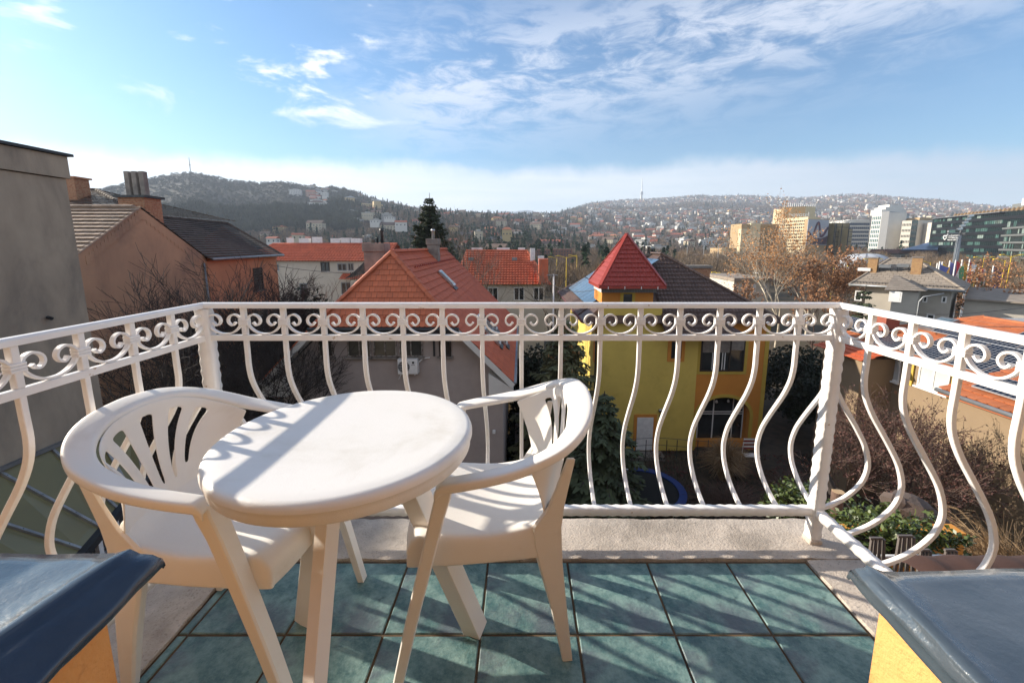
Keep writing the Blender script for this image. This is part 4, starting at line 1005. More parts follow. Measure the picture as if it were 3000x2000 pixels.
# ---- long building with the red roof ------------------------------------------
lb = thing('long_red_roof_building', 'long cream building with bright red tiled roof and white chimneys', 'apartment building', (-28, 60, GZ))
Yb = 57.0
x0_, x1_ = at_y(618, 600, Yb).x - 4, at_y(850, 600, Yb).x; zr1, ze1 = at_y(700, 558.5, 61).z, at_y(700, 600, Yb - .5).z
MB().box(x0_ + .5, x1_ + 2, Yb, Yb + 9, GZ - 2, ze1).build('wall', M_cream, lb)
tile_slope(lb, [(x0_, Yb - .5, ze1), (x1_ + 2.5, Yb - .5, ze1), (x1_ + 2.5, Yb + 4.5, zr1), (x0_ + 2.2, Yb + 4.5, zr1)], (1, 0, 0), 'wave', .42, .48, M_far_rt, limit=300, th=.05, stagger=False)
tile_slope(lb, [(x0_, Yb + 9.5, ze1), (x0_, Yb - .5, ze1), (x0_ + 2.2, Yb + 4.5, zr1)], (0, 1, 0), 'wave', .42, .48, M_far_rt, limit=0, th=.05)
tile_slope(lb, [(x0_, Yb + 9.5, ze1), (x1_ + 2.5, Yb + 9.5, ze1), (x1_ + 2.5, Yb + 4.5, zr1), (x0_ + 2.2, Yb + 4.5, zr1)], (1, 0, 0), 'plain', .6, .6, M_far_rt, limit=0)
for (a, b, t_) in ((662, 672, 548), (690, 712, 549), (720, 738, 546), (762, 783, 549), (786, 806, 548), (808, 830, 549)):
    pa, pb = at_y(a, 556, 62), at_y(b, 556, 62); MB().box(pa.x, pb.x, 61.6, 62.4, zr1 - .6, at_y(a, t_, 62).z + .1).build('chimney', M_wht, lb)
zz = at_y(700, 628, Yb).z
tile_slope(lb, [(x0_ + 14, Yb - 1.6, zz - .7), (x1_ + 2, Yb - 1.6, zz - .7), (x1_ + 2, Yb - .1, zz), (x0_ + 14, Yb - .1, zz)], (1, 0, 0), 'wave', .42, .48, M_far_rt, limit=60, th=.05, stagger=False, name='canopy_tile', cutname='canopy_tile_row')
for (a, b, t_, bt) in ((738, 756, 602, 623), (776, 796, 605, 622), (800, 812, 604, 622), (628, 640, 606, 622), (785, 806, 648, 676), (690, 706, 650, 676)):
    pa, pb = at_y(a, bt, Yb), at_y(b, t_, Yb); window(lb, (pa.x, Yb - .005, pa.z), (1, 0), pb.x - pa.x, pb.z - pa.z, 2, 1, M_brown_frame if a == 738 else M_zinc, M_glass, .12, .06, sill=M_wht)
aw = thing('dark_awning_balcony', 'dark sloping balcony roof with railing at the end of the cream building', 'balcony', (0, 0, 0)); q = at_y(820, 640, 50); aw.location = q; WL[aw.name] = Vector(q)
pa, pb, pc_ = at_y(792, 640, 50), at_y(836, 602, 50), at_y(836, 612, 50)
MB().prism([pa, at_y(815, 622, 50), pb, pc_, at_y(817, 631, 50)], (0, 3, 0)).build('roof', M_dark_metal, aw)
for k in range(9): p = at_y(806 + k * 4, 640, 50); MB().box(p.x - .03, p.x + .03, 50, 50.06, p.z - .2, p.z + .8).build('bar', M_dark_metal, aw)
MB().box(pa.x + .6, pb.x + 3, 50.1, 52.9, pa.z - 6, pa.z - .3).build('wall', M_cream, aw)

# ---- orange roofed block in the middle ------------------------------------------
ob = thing('orange_roof_block', 'apartment house with mottled orange tile roof behind the bare tree', 'apartment building', (-2, 50, GZ))
Yo = 46.0; zl = at_y(1200, 654, Yo).z; zt_ = at_y(1140, 576, 50.5).z
ex0, ex1 = at_y(1040, 650, Yo).x, at_y(1264, 652, Yo).x; rx0, rx1 = at_y(1071, 576, 50.5).x, at_y(1210, 578, 50.5).x
MB().box(ex0 + .5, ex1 - .6, Yo + .5, Yo + 9, GZ - 2, zl).build('wall', M_cream, ob)
E_ = [(ex0, Yo, zl), (ex1, Yo, zl), (ex1, Yo + 9.5, zl), (ex0, Yo + 9.5, zl)]; T_ = [(rx0, 50.5, zt_), (rx1, 50.5, zt_)]
tile_slope(ob, [E_[0], E_[1], T_[1], T_[0]], (1, 0, 0), 'wave', .33, .40, M_far_rt, limit=300, th=.05, stagger=False)
tile_slope(ob, [E_[1], E_[2], T_[1]], (0, 1, 0), 'wave', .33, .40, M_far_rt, limit=0, th=.05)
tile_slope(ob, [E_[3], E_[0], T_[0]], (0, 1, 0), 'wave', .33, .40, M_far_rt, limit=0, th=.05)
tile_slope(ob, [E_[2], E_[3], T_[0], T_[1]], (1, 0, 0), 'plain', .6, .6, M_far_rt, limit=0)
caps(ob, E_[1], T_[1], M_far_rt, .16, .5); caps(ob, T_[0], T_[1], M_far_rt, .16, .5)
for (a, b, t_, yy) in ((1083, 1107, 569, 51), (1141, 1170, 569, 51), (1190, 1206, 569, 51), (1218, 1229, 570, 49), (1236, 1250, 588, 49)):
    pa, pb = at_y(a, 575, yy), at_y(b, 575, yy); MB().box(pa.x, pb.x, yy, yy + .8, zt_ - 1.8, at_y(a, t_, yy).z).build('chimney', M_wht, ob)
for a in (1082, 1182):
    p = at_plane(a, 596, T_[0], (0, -(zt_ - zl), 4.5)); MB().box(p.x - .3, p.x + .3, p.y - .3, p.y + .2, p.z - .1, p.z + .25).build('roof_window', M_zinc, ob)
for a in (1060, 1120, 1180, 1225):
    p = at_y(a, 690, Yo + .5); window(ob, (p.x, Yo + .495, p.z), (1, 0), 1.2, 1.5, 2, 1, M_wht, M_glass, .1, .06)
mb = at_y(1248, 628, 46)
MB().box(mb.x - .5, mb.x + .5, 45.6, 47, mb.z - 1, mb.z + 1.6).build('dormer', M_far_rt, ob)

# ---- grey hipped house at the right ------------------------------------------------
gh = thing('grey_hipped_house', 'pale grey house with weathered grey hipped roof and two brick chimneys', 'house', (35, 38, GZ))
ZG = -2.5
cL, cM, cR = at_z(1950, 653, ZG), at_z(2105, 664, ZG), at_z(2217, 668, ZG)
d1 = (cR - cL).normalized(); nb = Vector((-d1.y, d1.x, 0)); nb = nb if nb.y > 0 else -nb
tl_, tr_ = at_plane(2045, 594, cL + nb * 5.0, nb), at_plane(2102, 597, cL + nb * 5.0, nb); zrr = max(tl_.z, tr_.z); tl_.z = tr_.z = zrr
M_slate = mat('grey_weathered_slate', (0.27, 0.225, 0.18), (0.20, 0.165, 0.135), scale=1.2, rough=.9, rnd=.2, stain=((.15, .12, .10), .8, .5, .75, .5))
bL, bR = cL + nb * 10, cR + nb * 10
for pl, dd, lm in (([cL, cR, tr_, tl_], d1, 300), ([cR, bR, tr_], nb, 0), ([bL, cL, tl_], nb, 0), ([bR, bL, tl_, tr_], d1, 0)):
    tile_slope(gh, pl, dd, 'plain', .45, .42, M_slate, limit=lm, th=.012, name='slate', cutname='slate_row')
caps(gh, cL, tl_, M_slate, .12, .5); caps(gh, cR, tr_, M_slate, .12, .5); caps(gh, tl_, tr_, M_slate, .12, .5)
M_ghw = mat('pale_grey_render', (0.42, 0.385, 0.33), (0.36, 0.33, 0.285), scale=.6, rough=.95, stain=((.26, .235, .2), .5, .5, .8, .4))
i0, i1 = cL + d1 * 1.2 + nb * .7, cR - d1 * .8 + nb * .7
def vz(p, z): return Vector((p.x, p.y, z))
MB().prism([vz(i0, GZ - 2), vz(i1, GZ - 2), vz(i1 + nb * 8.4, GZ - 2), vz(i0 + nb * 8.4, GZ - 2)], (0, 0, ZG - GZ + 1.95)).build('wall', M_ghw, gh)
MB().prism([vz(cL, ZG - .06), vz(cR, ZG - .06), vz(bR, ZG - .06), vz(bL, ZG - .06)], (0, 0, -.10)).build('soffit', M_ghw, gh)
gutter(gh, vz(cL, ZG - .02) - nb * .08, vz(cR, ZG - .02) - nb * .08, M_zinc, .09)
# projecting bay with its own little hip
k0, k1 = at_z(2034, 665, ZG - .08), at_z(2128, 668, ZG - .08); k0 -= nb * .5; k1 -= nb * .5
kt = (k0 + k1) / 2 + nb * 3.2; kt = at_plane(2055, 630, kt, nb)
tile_slope(gh, [k0, k1, kt], (k1 - k0), 'plain', .45, .42, M_slate, limit=30, th=.012, name='slate', cutname='slate_row')
tile_slope(gh, [k1, k1 + nb * 3.2, kt], nb, 'plain', .45, .42, M_slate, limit=0, th=.012, cutname='slate_row')
tile_slope(gh, [k0, k0 + nb * 3.2, kt], nb, 'plain', .45, .42, M_slate, limit=0, th=.012, cutname='slate_row')
j0, j1 = k0 + d1 * .5 + nb * .4, k1 - d1 * .5 + nb * .4
MB().prism([vz(j0, GZ - 2), vz(j1, GZ - 2), vz(j1 + nb * 3, GZ - 2), vz(j0 + nb * 3, GZ - 2)], (0, 0, ZG - GZ + 1.8)).build('bay_wall', M_ghw, gh)
def on_gh(px_, py_, off=.0): return at_plane(px_, py_, i0 - nb * off, nb)
for (a, b, t_, bt, bay) in ((2040, 2073, 671, 692, 1), (2118, 2132, 679, 694, 0), (2161, 2176, 681, 695, 0), (2125, 2148, 722, 745, 0), (1962, 1982, 668, 690, 0)):
    pl = j0 if bay else i0; pa, pb = at_plane(a, bt, pl, nb), at_plane(b, t_, pl, nb); w_ = (pb - pa).dot(d1)
    window(gh, pa - nb * .005, d1, w_, pb.z - pa.z, 2 if w_ > 1 else 1, 1, M_wht, M_glass, .10, .05)
    if bay: MB().obox(at_plane(2056, 680, pl, nb) - nb * .05, d1 * (w_ / 2 - .1), nb * .01, Vector((0, 0, .42))).build('roller_shutter', M_wht, gh)
for (a, b, t_) in ((1997, 2011, 593), (2098, 2112, 592)):
    pp = at_plane((a + b) / 2, 620, cL + nb * 2.6, nb); w_ = .75; zt1 = at_plane((a + b) / 2, t_, cL + nb * 2.6, nb).z
    o = MB().obox(Vector((pp.x, pp.y, (zt1 + pp.z - .6) / 2)), d1 * .36, nb * .36, Vector((0, 0, (zt1 - pp.z + .6) / 2))).build('chimney', mat('yellow_brown_brick', (.36, .22, .10), (.28, .16, .08), scale=7, rough=.9), gh)
    MB().obox(Vector((pp.x, pp.y, zt1 + .04)), d1 * .42, nb * .42, Vector((0, 0, .05))).build('chimney_cap', M_cement, o)
    s_ = -1 if a > 2050 else 1
    c = vz(pp, zt1 - .75) + d1 * (.95 * s_)
    MB().obox(c, d1 * .45, nb * .3, Vector((0, 0, .14))).build('roof_hatch', M_zinc, gh)
    for k in (-.4, .4): MB().tube([c + d1 * k, c + d1 * k - Vector((0, 0, 1.0))], .025, 5).build('hatch_leg', M_dark_metal, gh)
pp = at_plane(1986, 622, (cL + cR + tl_ + tr_) / 4, ((cR - cL).cross(tl_ - cL)).normalized())
MB().obox(pp + Vector((0, 0, .15)), d1 * .5, nb * .4, Vector((0, 0, .15))).build('roof_hatch', M_wht, gh)
for k in range(34):
    p = cL.lerp(cR, (k + .5) / 34) + nb * .35 + Vector((0, 0, .22)); MB().obox(p, d1 * .02, nb * .03, Vector((0, 0, .10))).build('snow_guard', M_dark_metal, gh)
MB().tube([cL + nb * .32 + Vector((0, 0, .3)), cR + nb * .32 + Vector((0, 0, .3))], .02, 5).build('snow_rail', M_dark_metal, gh)
an = at_plane(2115, 668, j0 - nb * .1, nb)
MB().tube([an + d1 * 1.4 + Vector((0, 0, -.1)), an + d1 * .2 + Vector((0, 0, -.5)), an + Vector((0, 0, -.9)), vz(an, GZ)], .06, 7).build('downpipe', M_zinc, gh, smooth=True)
an2 = vz(cR, ZG - 1.6) + nb * 1.0
nxt = MB().prism([vz(cR + nb * 2.2 + d1 * .0, GZ - 2), vz(cR + nb * 2.2 + d1 * 4.0, GZ - 2), vz(cR + nb * 8 + d1 * 4.0, GZ - 2), vz(cR + nb * 8, GZ - 2)], (0, 0, ZG - GZ + 1.2)).build('annex_wall', M_ghw, gh)
MB().prism([vz(cR + nb * 1.8 - d1 * .0, ZG - .8), vz(cR + nb * 1.8 + d1 * 4.5, ZG - .8), vz(cR + nb * 8.5 + d1 * 4.5, ZG - .2), vz(cR + nb * 8.5, ZG - .2)], (0, 0, -.12)).build('annex_roof', M_slate, gh)

# ---- tan house with solar panels on an orange roof ----------------------------------
ph = thing('solar_roof_house', 'tan house with orange tile roof covered in black solar panels at the right', 'house', (19, 19, GZ))
XW, XEv, ZEv = 18.0, 17.55, -3.72; XRg, ZRg = 21.6, -2.02; Y0, Y1 = 6.0, 19.5
MB().box(XW, 26, Y0, 23.0, GZ, ZEv + .05).build('wall', M_tan, ph)
sl_n = Vector((-(ZRg - ZEv), 0, XRg - XEv)).normalized(); sl_u = Vector((0, 1, 0)); sl_v = Vector((XRg - XEv, 0, ZRg - ZEv)).normalized()
main = [(XEv, Y0, ZEv), (XEv, 23.1, ZEv), (XRg, 19.16, ZRg), (XRg, Y0, ZRg)]
tile_slope(ph, main, (0, 1, 0), 'flat', .30, .34, M_orange_t, limit=300, th=.03)
MB().prism([Vector(p) - Vector((0, 0, .05)) for p in main], (0, 0, -.12)).build('roof_deck', M_orange_t, ph)
far = [(16.0, 19.0, ZEv - .42), (16.0, 22.3, ZEv - .42), (XEv + .02, 22.3, ZEv + .03), (XEv + .02, 19.0, ZEv + .03)]
tile_slope(ph, far, (0, 1, 0), 'flat', .30, .34, M_rt_side, limit=80, th=.03, name='porch_tile', cutname='porch_tile_row')
MB().box(16.4, XW, 19.4, 22.0, GZ, ZEv - .4).build('porch_wall', M_tan, ph)
MB().prism([(XRg + .05, Y0, ZRg - .05), (XRg + .05, 19.2, ZRg - .05), (34, 19.2, ZRg - .05), (34, Y0, ZRg - .05)], (0, 0, -.3)).build('flat_roof', mat('grey_roof_membrane', (.33, .33, .33), rough=.8), ph)
tile_slope(ph, [(XEv, 23.1, ZEv), (26, 23.1, ZEv), (XRg, 19.16, ZRg)], (1, 0, 0), 'flat', .3, .34, M_orange_t, limit=0, th=.03, cutname='hip_tile_row'); caps(ph, (XEv + .1, 23.0, ZEv + .06), (XRg, 19.16, ZRg), M_orange_t, .12, .42); MB().box(XRg - .1, XRg + .06, Y0, 19.1, ZRg - .02, ZRg + .06).build('ridge_board', M_orange_t, ph)
gutter(ph, (XEv - .08, Y0, ZEv - .02), (XEv - .08, 19.5, ZEv - .02), M_dark_metal, .07)
def pv(parent, c, u, v, n, w=1.0, l=1.66, nx=6, ny=10, name='solar_panel'):
    o = MB().obox(c, u * w / 2, v * l / 2, n * .02).build(name, M_pv_line, parent)
    mb = MB(); cw, cl_ = (w - .04) / nx, (l - .04) / ny
    for i in range(nx):
        for j in range(ny):
            cc = c + u * (-w / 2 + .02 + cw * (i + .5)) + v * (-l / 2 + .02 + cl_ * (j + .5)) + n * .0215; e_ = .008
            mb.add([cc - u * (cw / 2 - e_) - v * (cl_ / 2 - e_), cc + u * (cw / 2 - e_) - v * (cl_ / 2 - e_), cc + u * (cw / 2 - e_) + v * (cl_ / 2 - e_), cc - u * (cw / 2 - e_) + v * (cl_ / 2 - e_)], [(0, 1, 2, 3)])
    mb.build('solar_cells', M_pv, o); return o
for r_ in range(4):
    for k in range(9):
        y = 18.6 - k * 1.74 - (.9 if r_ % 2 else 0) + (1.2 if r_ == 0 else 0)
        if r_ == 3 and k < 1: continue
        if y < 6.9: continue
        pv(ph, Vector((XEv, y, ZEv)) + sl_v * (.62 + r_ * 1.02) + sl_n * .16, sl_v, sl_u, sl_n)
for k in range(2): pv(ph, Vector((XEv, 21.6 + k * 1.74, ZEv)) + sl_v * (1.1 + k * .3) + sl_n * .16, sl_v, sl_u, sl_n)
vw = Vector((XEv, 19.8, ZEv)) + sl_v * 2.9 + sl_n * .12
o = MB().obox(vw, sl_v * .6, sl_u * .42, sl_n * .09).build('roof_window', M_zinc, ph); MB().obox(vw + sl_n * .096, sl_v * .48, sl_u * .30, sl_n * .006).build('pane', glass_mat('sky_glass', (.10, .14, .16), .05), o)
MB().lathe([(.06, 0), (.06, .35), (.12, .36), (.12, .45), (.0, .5)], Vector((XEv, 12.5, ZEv)) + sl_v * 3.1, 12).build('roof_vent', M_orange_t, ph, smooth=True)
MB().box(18.6, 19.3, 20.9, 21.6, -3.6, -2.2).build('chimney', mat('red_brown_render', (.28, .08, .05), rough=.9), ph)
M_blind = mat('pale_blind', (.50, .51, .50), (.46, .47, .46), scale=1, rough=.35)
window(ph, (XW - .005, 20.66, -5.17), (0, -1), 1.6, 1.35, 2, 1, M_wht, M_blind, .07, .05, sill=M_wht)
window(ph, (XW - .005, 18.17, -4.97), (0, -1), 1.37, 1.2, 2, 1, M_wht, M_blind, .07, .05, sill=M_wht)
for k in range(3): MB().box(XW - .03, XW - .002, 20.6 - k * .75, 20.74 - k * .75, -5.75, -5.61).build('air_vent', M_brick, ph)
for k in (18.5, 16.6): MB().box(XW - .07, XW - .002, k - .10, k + .10, -5.1, ZEv - .1).build('window_pier', M_yel_pale, ph)
# low wing nearer to us
XV, ZV = 14.0, -3.45
lw = [(XV, 6.0, ZV), (XV, 13.42, ZV), (XV + 3.4, 13.42, ZV + 1.0), (XV + 3.4, 6.0, ZV + 1.0)]
tile_slope(ph, lw, (0, 1, 0), 'flat', .30, .34, M_orange_t, limit=300, th=.03, name='wing_tile', cutname='wing_tile_row')
MB().prism([Vector(p) - Vector((0, 0, .05)) for p in lw], (0, 0, -.12)).build('roof_deck', M_orange_t, ph)
MB().box(XV + .35, XW, 6.0, 13.15, GZ, ZV + .0).build('wing_wall', M_tan, ph)
gutter(ph, (XV - .07, 6, ZV - .03), (XV - .07, 13.42, ZV - .03), M_zinc, .07)
lv_ = Vector((3.4, 0, 1.0)).normalized(); ln_ = Vector((-1.0, 0, 3.4)).normalized()
for k in range(2): pv(ph, Vector((XV, 12.0 - k * 1.72, ZV)) + lv_ * 1.0 + ln_ * .15, lv_, sl_u, ln_)
MB().tube([(XV + .2, 8.6, -8.2), (XV + .2, 8.1, -8.2)], .06, 6).build('wall_pipe', M_wht, ph)

# ---- conservatory below at the left ------------------------------------------------------
cvt = thing('conservatory', 'glazed lean-to with olive translucent roof panels below the balcony at the left', 'conservatory', (-6.5, 5, -7))
M_olive = mat('olive_roof_panel', (0.20, 0.175, 0.075), (0.165, 0.145, 0.065), scale=.8, rough=.35, spec=.5, stain=((.08, .06, .03), 1.6, .62, .75, .6))
M_alu = mat('weathered_aluminium', (.36, .36, .35), (.22, .22, .22), scale=6, rough=.5, metallic=.5)
Pw0, Pw1 = at_x(0, 1084, -8.0), at_x(152, 1015, -8.0); zw = (Pw0.z + Pw1.z) / 2
wyN, wyF = 3.0, Pw1.y + 1.2
eF = at_z(292, 1138, -3.35); eN = at_z(180, 1268, -3.35)
ed = (eN - eF).normalized(); eF2 = eF - ed * .7; eN2 = eN + ed * 1.6
top = lambda t_: Vector((-7.98, wyF + (wyN - wyF) * t_, zw)); bot = lambda t_: eF2.lerp(eN2, t_)
nP_ = 7
for k in range(nP_):
    t0, t1 = (k + .02) / nP_, (k + .98) / nP_
    MB().prism([top(t0), top(t1), bot(t1), bot(t0)], (0, 0, -.02)).build('roof_panel', M_olive, cvt)
for k in range(nP_ + 1):
    MB().bar(top(k / nP_) + Vector((0, 0, .02)), bot(k / nP_) + Vector((0, 0, .02)), .05, .035).build('glazing_bar', M_alu, cvt)
    for s in range(6):
        p = top(k / nP_).lerp(bot(k / nP_), (s + .5) / 6) + Vector((0, 0, .04)); MB().lathe([(.011, 0), (.009, .006), (0, .008)], p, 6).build('screw', M_dark_metal, cvt)
MB().bar(top(0) + Vector((0, 0, .05)), top(1) + Vector((0, 0, .05)), .13, .05).build('wall_flashing', M_zinc, cvt)
MB().bar(bot(0) + Vector((.05, 0, -.05)), bot(1) + Vector((.05, 0, -.05)), .12, .12).build('eave_gutter', M_dark_metal, cvt)
sdv = (bot(1) - bot(0)); L_ = sdv.length; sdv.normalize(); nn_ = Vector((-sdv.y, sdv.x, 0)); nn_ = nn_ if nn_.x > 0 else -nn_
for k in range(8):
    p = bot(0) + sdv * (L_ * k / 7) - nn_ * .05
    MB().bar(p + Vector((0, 0, -.1)), p + Vector((0, 0, -2.6)), .07, .07).build('mullion', M_wht, cvt)
for k in range(7):
    a, b = bot(0) + sdv * (L_ * (k + .1) / 7) - nn_ * .08, bot(0) + sdv * (L_ * (k + .9) / 7) - nn_ * .08
    MB().prism([a + Vector((0, 0, -.15)), b + Vector((0, 0, -.15)), b + Vector((0, 0, -2.55)), a + Vector((0, 0, -2.55))], -nn_ * .02).build('pane', M_glass, cvt)
    for dz in (-.55, -.68): MB().bar(a + Vector((0, 0, dz)) + nn_ * .03, b + Vector((0, 0, dz)) + nn_ * .03, .02, .02).build('rod', M_steel, cvt)
MB().prism([bot(0) - nn_ * .1 + Vector((0, 0, -2.6)), bot(1) - nn_ * .1 + Vector((0, 0, -2.6)), top(1) + Vector((0, 0, -2.9 - zw + bot(0).z)), top(0) + Vector((0, 0, -2.9 - zw + bot(0).z))], (0, 0, -5.5)).build('base_wall', M_cement, cvt)
# ------------------------------------------------------------------ ground, hills, air
NPR = np.random.RandomState(5)
def interp(x, xs, ys): return float(np.interp(x, xs, ys))
# skyline read off the photograph: column (2352 px wide copy) against row
SKY = [(-300, 470), (0, 455), (205, 435), (240, 425), (300, 412), (350, 402), (400, 392), (440, 389), (480, 396), (520, 405), (560, 411), (600, 414), (650, 411), (700, 420), (750, 428), (800, 438), (850, 452), (880, 460), (920, 468),
       (950, 476), (1000, 481), (1050, 487), (1100, 489), (1150, 490), (1200, 492), (1280, 489), (1310, 480), (1350, 467), (1400, 461), (1450, 457), (1500, 455), (1560, 451), (1600, 447), (1650, 450), (1700, 447), (1760, 450),
       (1830, 453), (1900, 449), (1960, 445), (2000, 446), (2060, 452), (2120, 456), (2200, 462), (2260, 471), (2300, 473), (2352, 478), (2700, 490)]
AZ, EL = [], []
for px_, py_ in SKY:
    r = ray(px_, py_); AZ.append(math.degrees(math.atan2(r.x, r.y))); EL.append(math.degrees(math.atan2(r.z, math.hypot(r.x, r.y))))
def ridge_r(az): return float(np.interp(az, [-60, -36, -20, -12, -4, 4, 9, 16, 60], [1500, 1500, 1350, 1150, 1150, 1500, 3000, 3600, 3600]))
def start_r(az): return float(np.interp(az, [-60, -36, -20, -12, 0, 10, 20, 60], [520, 520, 430, 330, 330, 420, 480, 560]))
def pw(az): return float(np.interp(az, [-60, -30, -12, 4, 12, 60], [1.0, 1.0, 1.1, 1.15, 1.35, 1.35]))
def vnoise(x, y, s, seed=0):
    x = x / s; y = y / s; xi = math.floor(x); yi = math.floor(y); fx = x - xi; fy = y - yi
    def h(i, j): v = math.sin(i * 127.1 + j * 311.7 + seed * 74.7) * 43758.5453; return v - math.floor(v)
    fx = fx * fx * (3 - 2 * fx); fy = fy * fy * (3 - 2 * fy)
    return (h(xi, yi) * (1 - fx) + h(xi + 1, yi) * fx) * (1 - fy) + (h(xi, yi + 1) * (1 - fx) + h(xi + 1, yi + 1) * fx) * fy
def height(x, y):
    r = math.hypot(x, y); az = math.degrees(math.atan2(x, y))
    g = -11.6 - 1.2 * min(1, max(0, (r - 60) / 300))
    R_, r0 = ridge_r(az), start_r(az)
    top = 1.3 + math.tan(math.radians(interp(az, AZ, EL))) * R_
    if abs(az) > 62: top *= max(.2, 1 - (abs(az) - 62) / 60)
    if r <= r0: return g
    t_ = (r - r0) / (R_ - r0)
    if t_ <= 1:
        z = g + (top - 9 - g) * t_ ** pw(az)
        z += (vnoise(x, y, 160, 1) - .5) * 26 * math.sin(math.pi * min(t_, 1)) * (1 if R_ < 2000 else 1.6) * min(1, t_ * 3)
        return z
    return max(-60, (top - 9) - (t_ - 1) * (top - g) * .9)
def build_ground():
    azs = list(np.arange(-75, 75.1, .75)); rs = [2.5, 12, 30, 60, 110, 180, 260, 330, 400, 470, 540, 620, 700, 790, 880, 970, 1060, 1150, 1240, 1330, 1420, 1500, 1580, 1700, 1850, 2000, 2200, 2400, 2600, 2800, 3000, 3200, 3400, 3600, 3800, 4200, 5200]
    vs = [(r * math.sin(math.radians(a)), r * math.cos(math.radians(a)), height(r * math.sin(math.radians(a)), r * math.cos(math.radians(a)))) for r in rs for a in azs]
    n = len(azs); fs = [(j * n + i, j * n + i + 1, (j + 1) * n + i + 1, (j + 1) * n + i) for j in range(len(rs) - 1) for i in range(n - 1)]
    b = len(vs); vs += [(-80, -60, -11.6), (80, -60, -11.6)]
    fs += [(b, b + 1, n - 1)] + [(b, i + 1, i) for i in range(0, 0)]
    fs += [(b, n - 1, 0)]
    m = bpy.data.materials.new('earth_and_scrub'); m.use_nodes = True; t = NT(m.node_tree); m.node_tree.nodes.clear()
    out = t.n('ShaderNodeOutputMaterial'); bs = t.n('ShaderNodeBsdfPrincipled'); t.l(bs.outputs[0], out.inputs[0]); bs.inputs['Roughness'].default_value = .95; bs.inputs['Specular IOR Level'].default_value = .1
    ge = t.n('ShaderNodeNewGeometry'); p = ge.outputs['Position']
    c = t.mix(t.sstep(t.noise(p, .02, 8, .65), .35, .65), (0.105, 0.085, 0.062), (0.075, 0.062, 0.045))
    c = t.mix(t.sstep(t.noise(p, .006, 6, .6), .5, .7), c, (0.075, 0.06, 0.042))
    c = t.mix(t.math('MULTIPLY', t.sstep(t.noise(p, .3, 5, .6), .55, .7), .6), c, (0.035, 0.045, 0.018))
    sp0 = t.n('ShaderNodeSeparateXYZ'); t.l(p, sp0.inputs[0])
    c = t.mix(t.math('MULTIPLY', t.sstep(sp0.outputs[2], 5, 60), t.sstep(sp0.outputs[0], -220, -420)), c, (0.050, 0.048, 0.036))
    # bare limestone on the steep hill
    sp = t.n('ShaderNodeSeparateXYZ'); t.l(p, sp.inputs[0])
    rock = t.math('MULTIPLY', t.sstep(t.noise(p, .012, 9, .72), .56, .64), t.sstep(sp.outputs[2], 95, 130)); rock = t.math('MULTIPLY', rock, t.sstep(sp.outputs[0], -300, -520))
    c = t.mix(t.math('MULTIPLY', rock, .55), c, (0.20, 0.19, 0.17)); t.l(c, bs.inputs['Base Color'])
    o = bpy.data.objects.new('ground', bpy.data.meshes.new('ground')); o.data.from_pydata(vs, [], fs); o.data.materials.append(m); COL.objects.link(o)
    o.data.polygons.foreach_set('use_smooth', [True] * len(o.data.polygons)); o['kind'] = 'structure'; o['label'] = 'winter ground rising into hills beyond the town'
    return o
ground = build_ground()
# far blue ridge in the gap
mb = MB(); pts = []
for k in range(41):
    az = -10 + k * .9; r = 7600; base = 4.3 + .25 * math.sin((az + 3) * .55) + .12 * math.sin(az * 1.7)
    pts.append((r * math.sin(math.radians(az)), r * math.cos(math.radians(az)), r * math.tan(math.radians(base)) + 1))
for k in range(40):
    a, b = pts[k], pts[k + 1]; mb.add([(a[0] * .93, a[1] * .93, -50), (b[0] * .93, b[1] * .93, -50), b, a], [(0, 1, 2, 3)]); mb.add([a, b, (b[0] * 1.07, b[1] * 1.07, -50), (a[0] * 1.07, a[1] * 1.07, -50)], [(0, 1, 2, 3)])
dh = mb.build('distant_hill', mat('far_wooded_hill', (.05, .045, .035), rough=.95, scale=.01)); dh['kind'] = 'structure'; dh['label'] = 'faint blue ridge in the gap between the hills'

# ------------------------------------------------------------------ leafless woods: instanced crowns on scattered points
def twig_clump(seed, n, flat=1.0, spread=1.0, size=.16, up=.3, conifer=False):
    rr = random.Random(seed); mb = MB()
    for k in range(n):
        if conifer:
            h_ = rr.random() ** .8; rad = (1 - h_) * .42 * (1 + .25 * math.sin(h_ * 30)) + .03; a = rr.uniform(0, 6.283); rad *= rr.uniform(.55, 1)
            c = Vector((rad * math.cos(a), rad * math.sin(a), h_ * 1.5)); d = Vector((math.cos(a), math.sin(a), -.5)).normalized()
        else:
            while True:
                c = Vector((rr.uniform(-1, 1), rr.uniform(-1, 1), rr.uniform(-1, 1)))
                if .25 < c.length < 1: break
            c *= .5; c.z = c.z * flat + .55; d = (c - Vector((0, 0, .1))).normalized() + Vector((rr.uniform(-.5, .5), rr.uniform(-.5, .5), up))
            d.normalize()
        s_ = Vector((rr.uniform(-1, 1), rr.uniform(-1, 1), rr.uniform(-1, 1))).cross(d)
        if s_.length < .1: continue
        s_.normalize(); L = size * rr.uniform(.7, 1.5); w = L * (.55 if conifer else .32)
        mb.add([c - d * L / 2 - s_ * w / 2, c - d * L / 2 + s_ * w / 2, c + d * L / 2], [(0, 1, 2)])
    return mb
def wood_mat(name, c1, c2, rnd=.5):
    m = bpy.data.materials.new(name); m.use_nodes = True; t = NT(m.node_tree); m.node_tree.nodes.clear()
    out = t.n('ShaderNodeOutputMaterial'); bs = t.n('ShaderNodeBsdfDiffuse'); t.l(bs.outputs[0], out.inputs[0])
    oi = t.n('ShaderNodeObjectInfo'); c = t.mix(oi.outputs['Random'], c1, c2); t.l(c, bs.inputs[0]); MATS[name] = m; return m
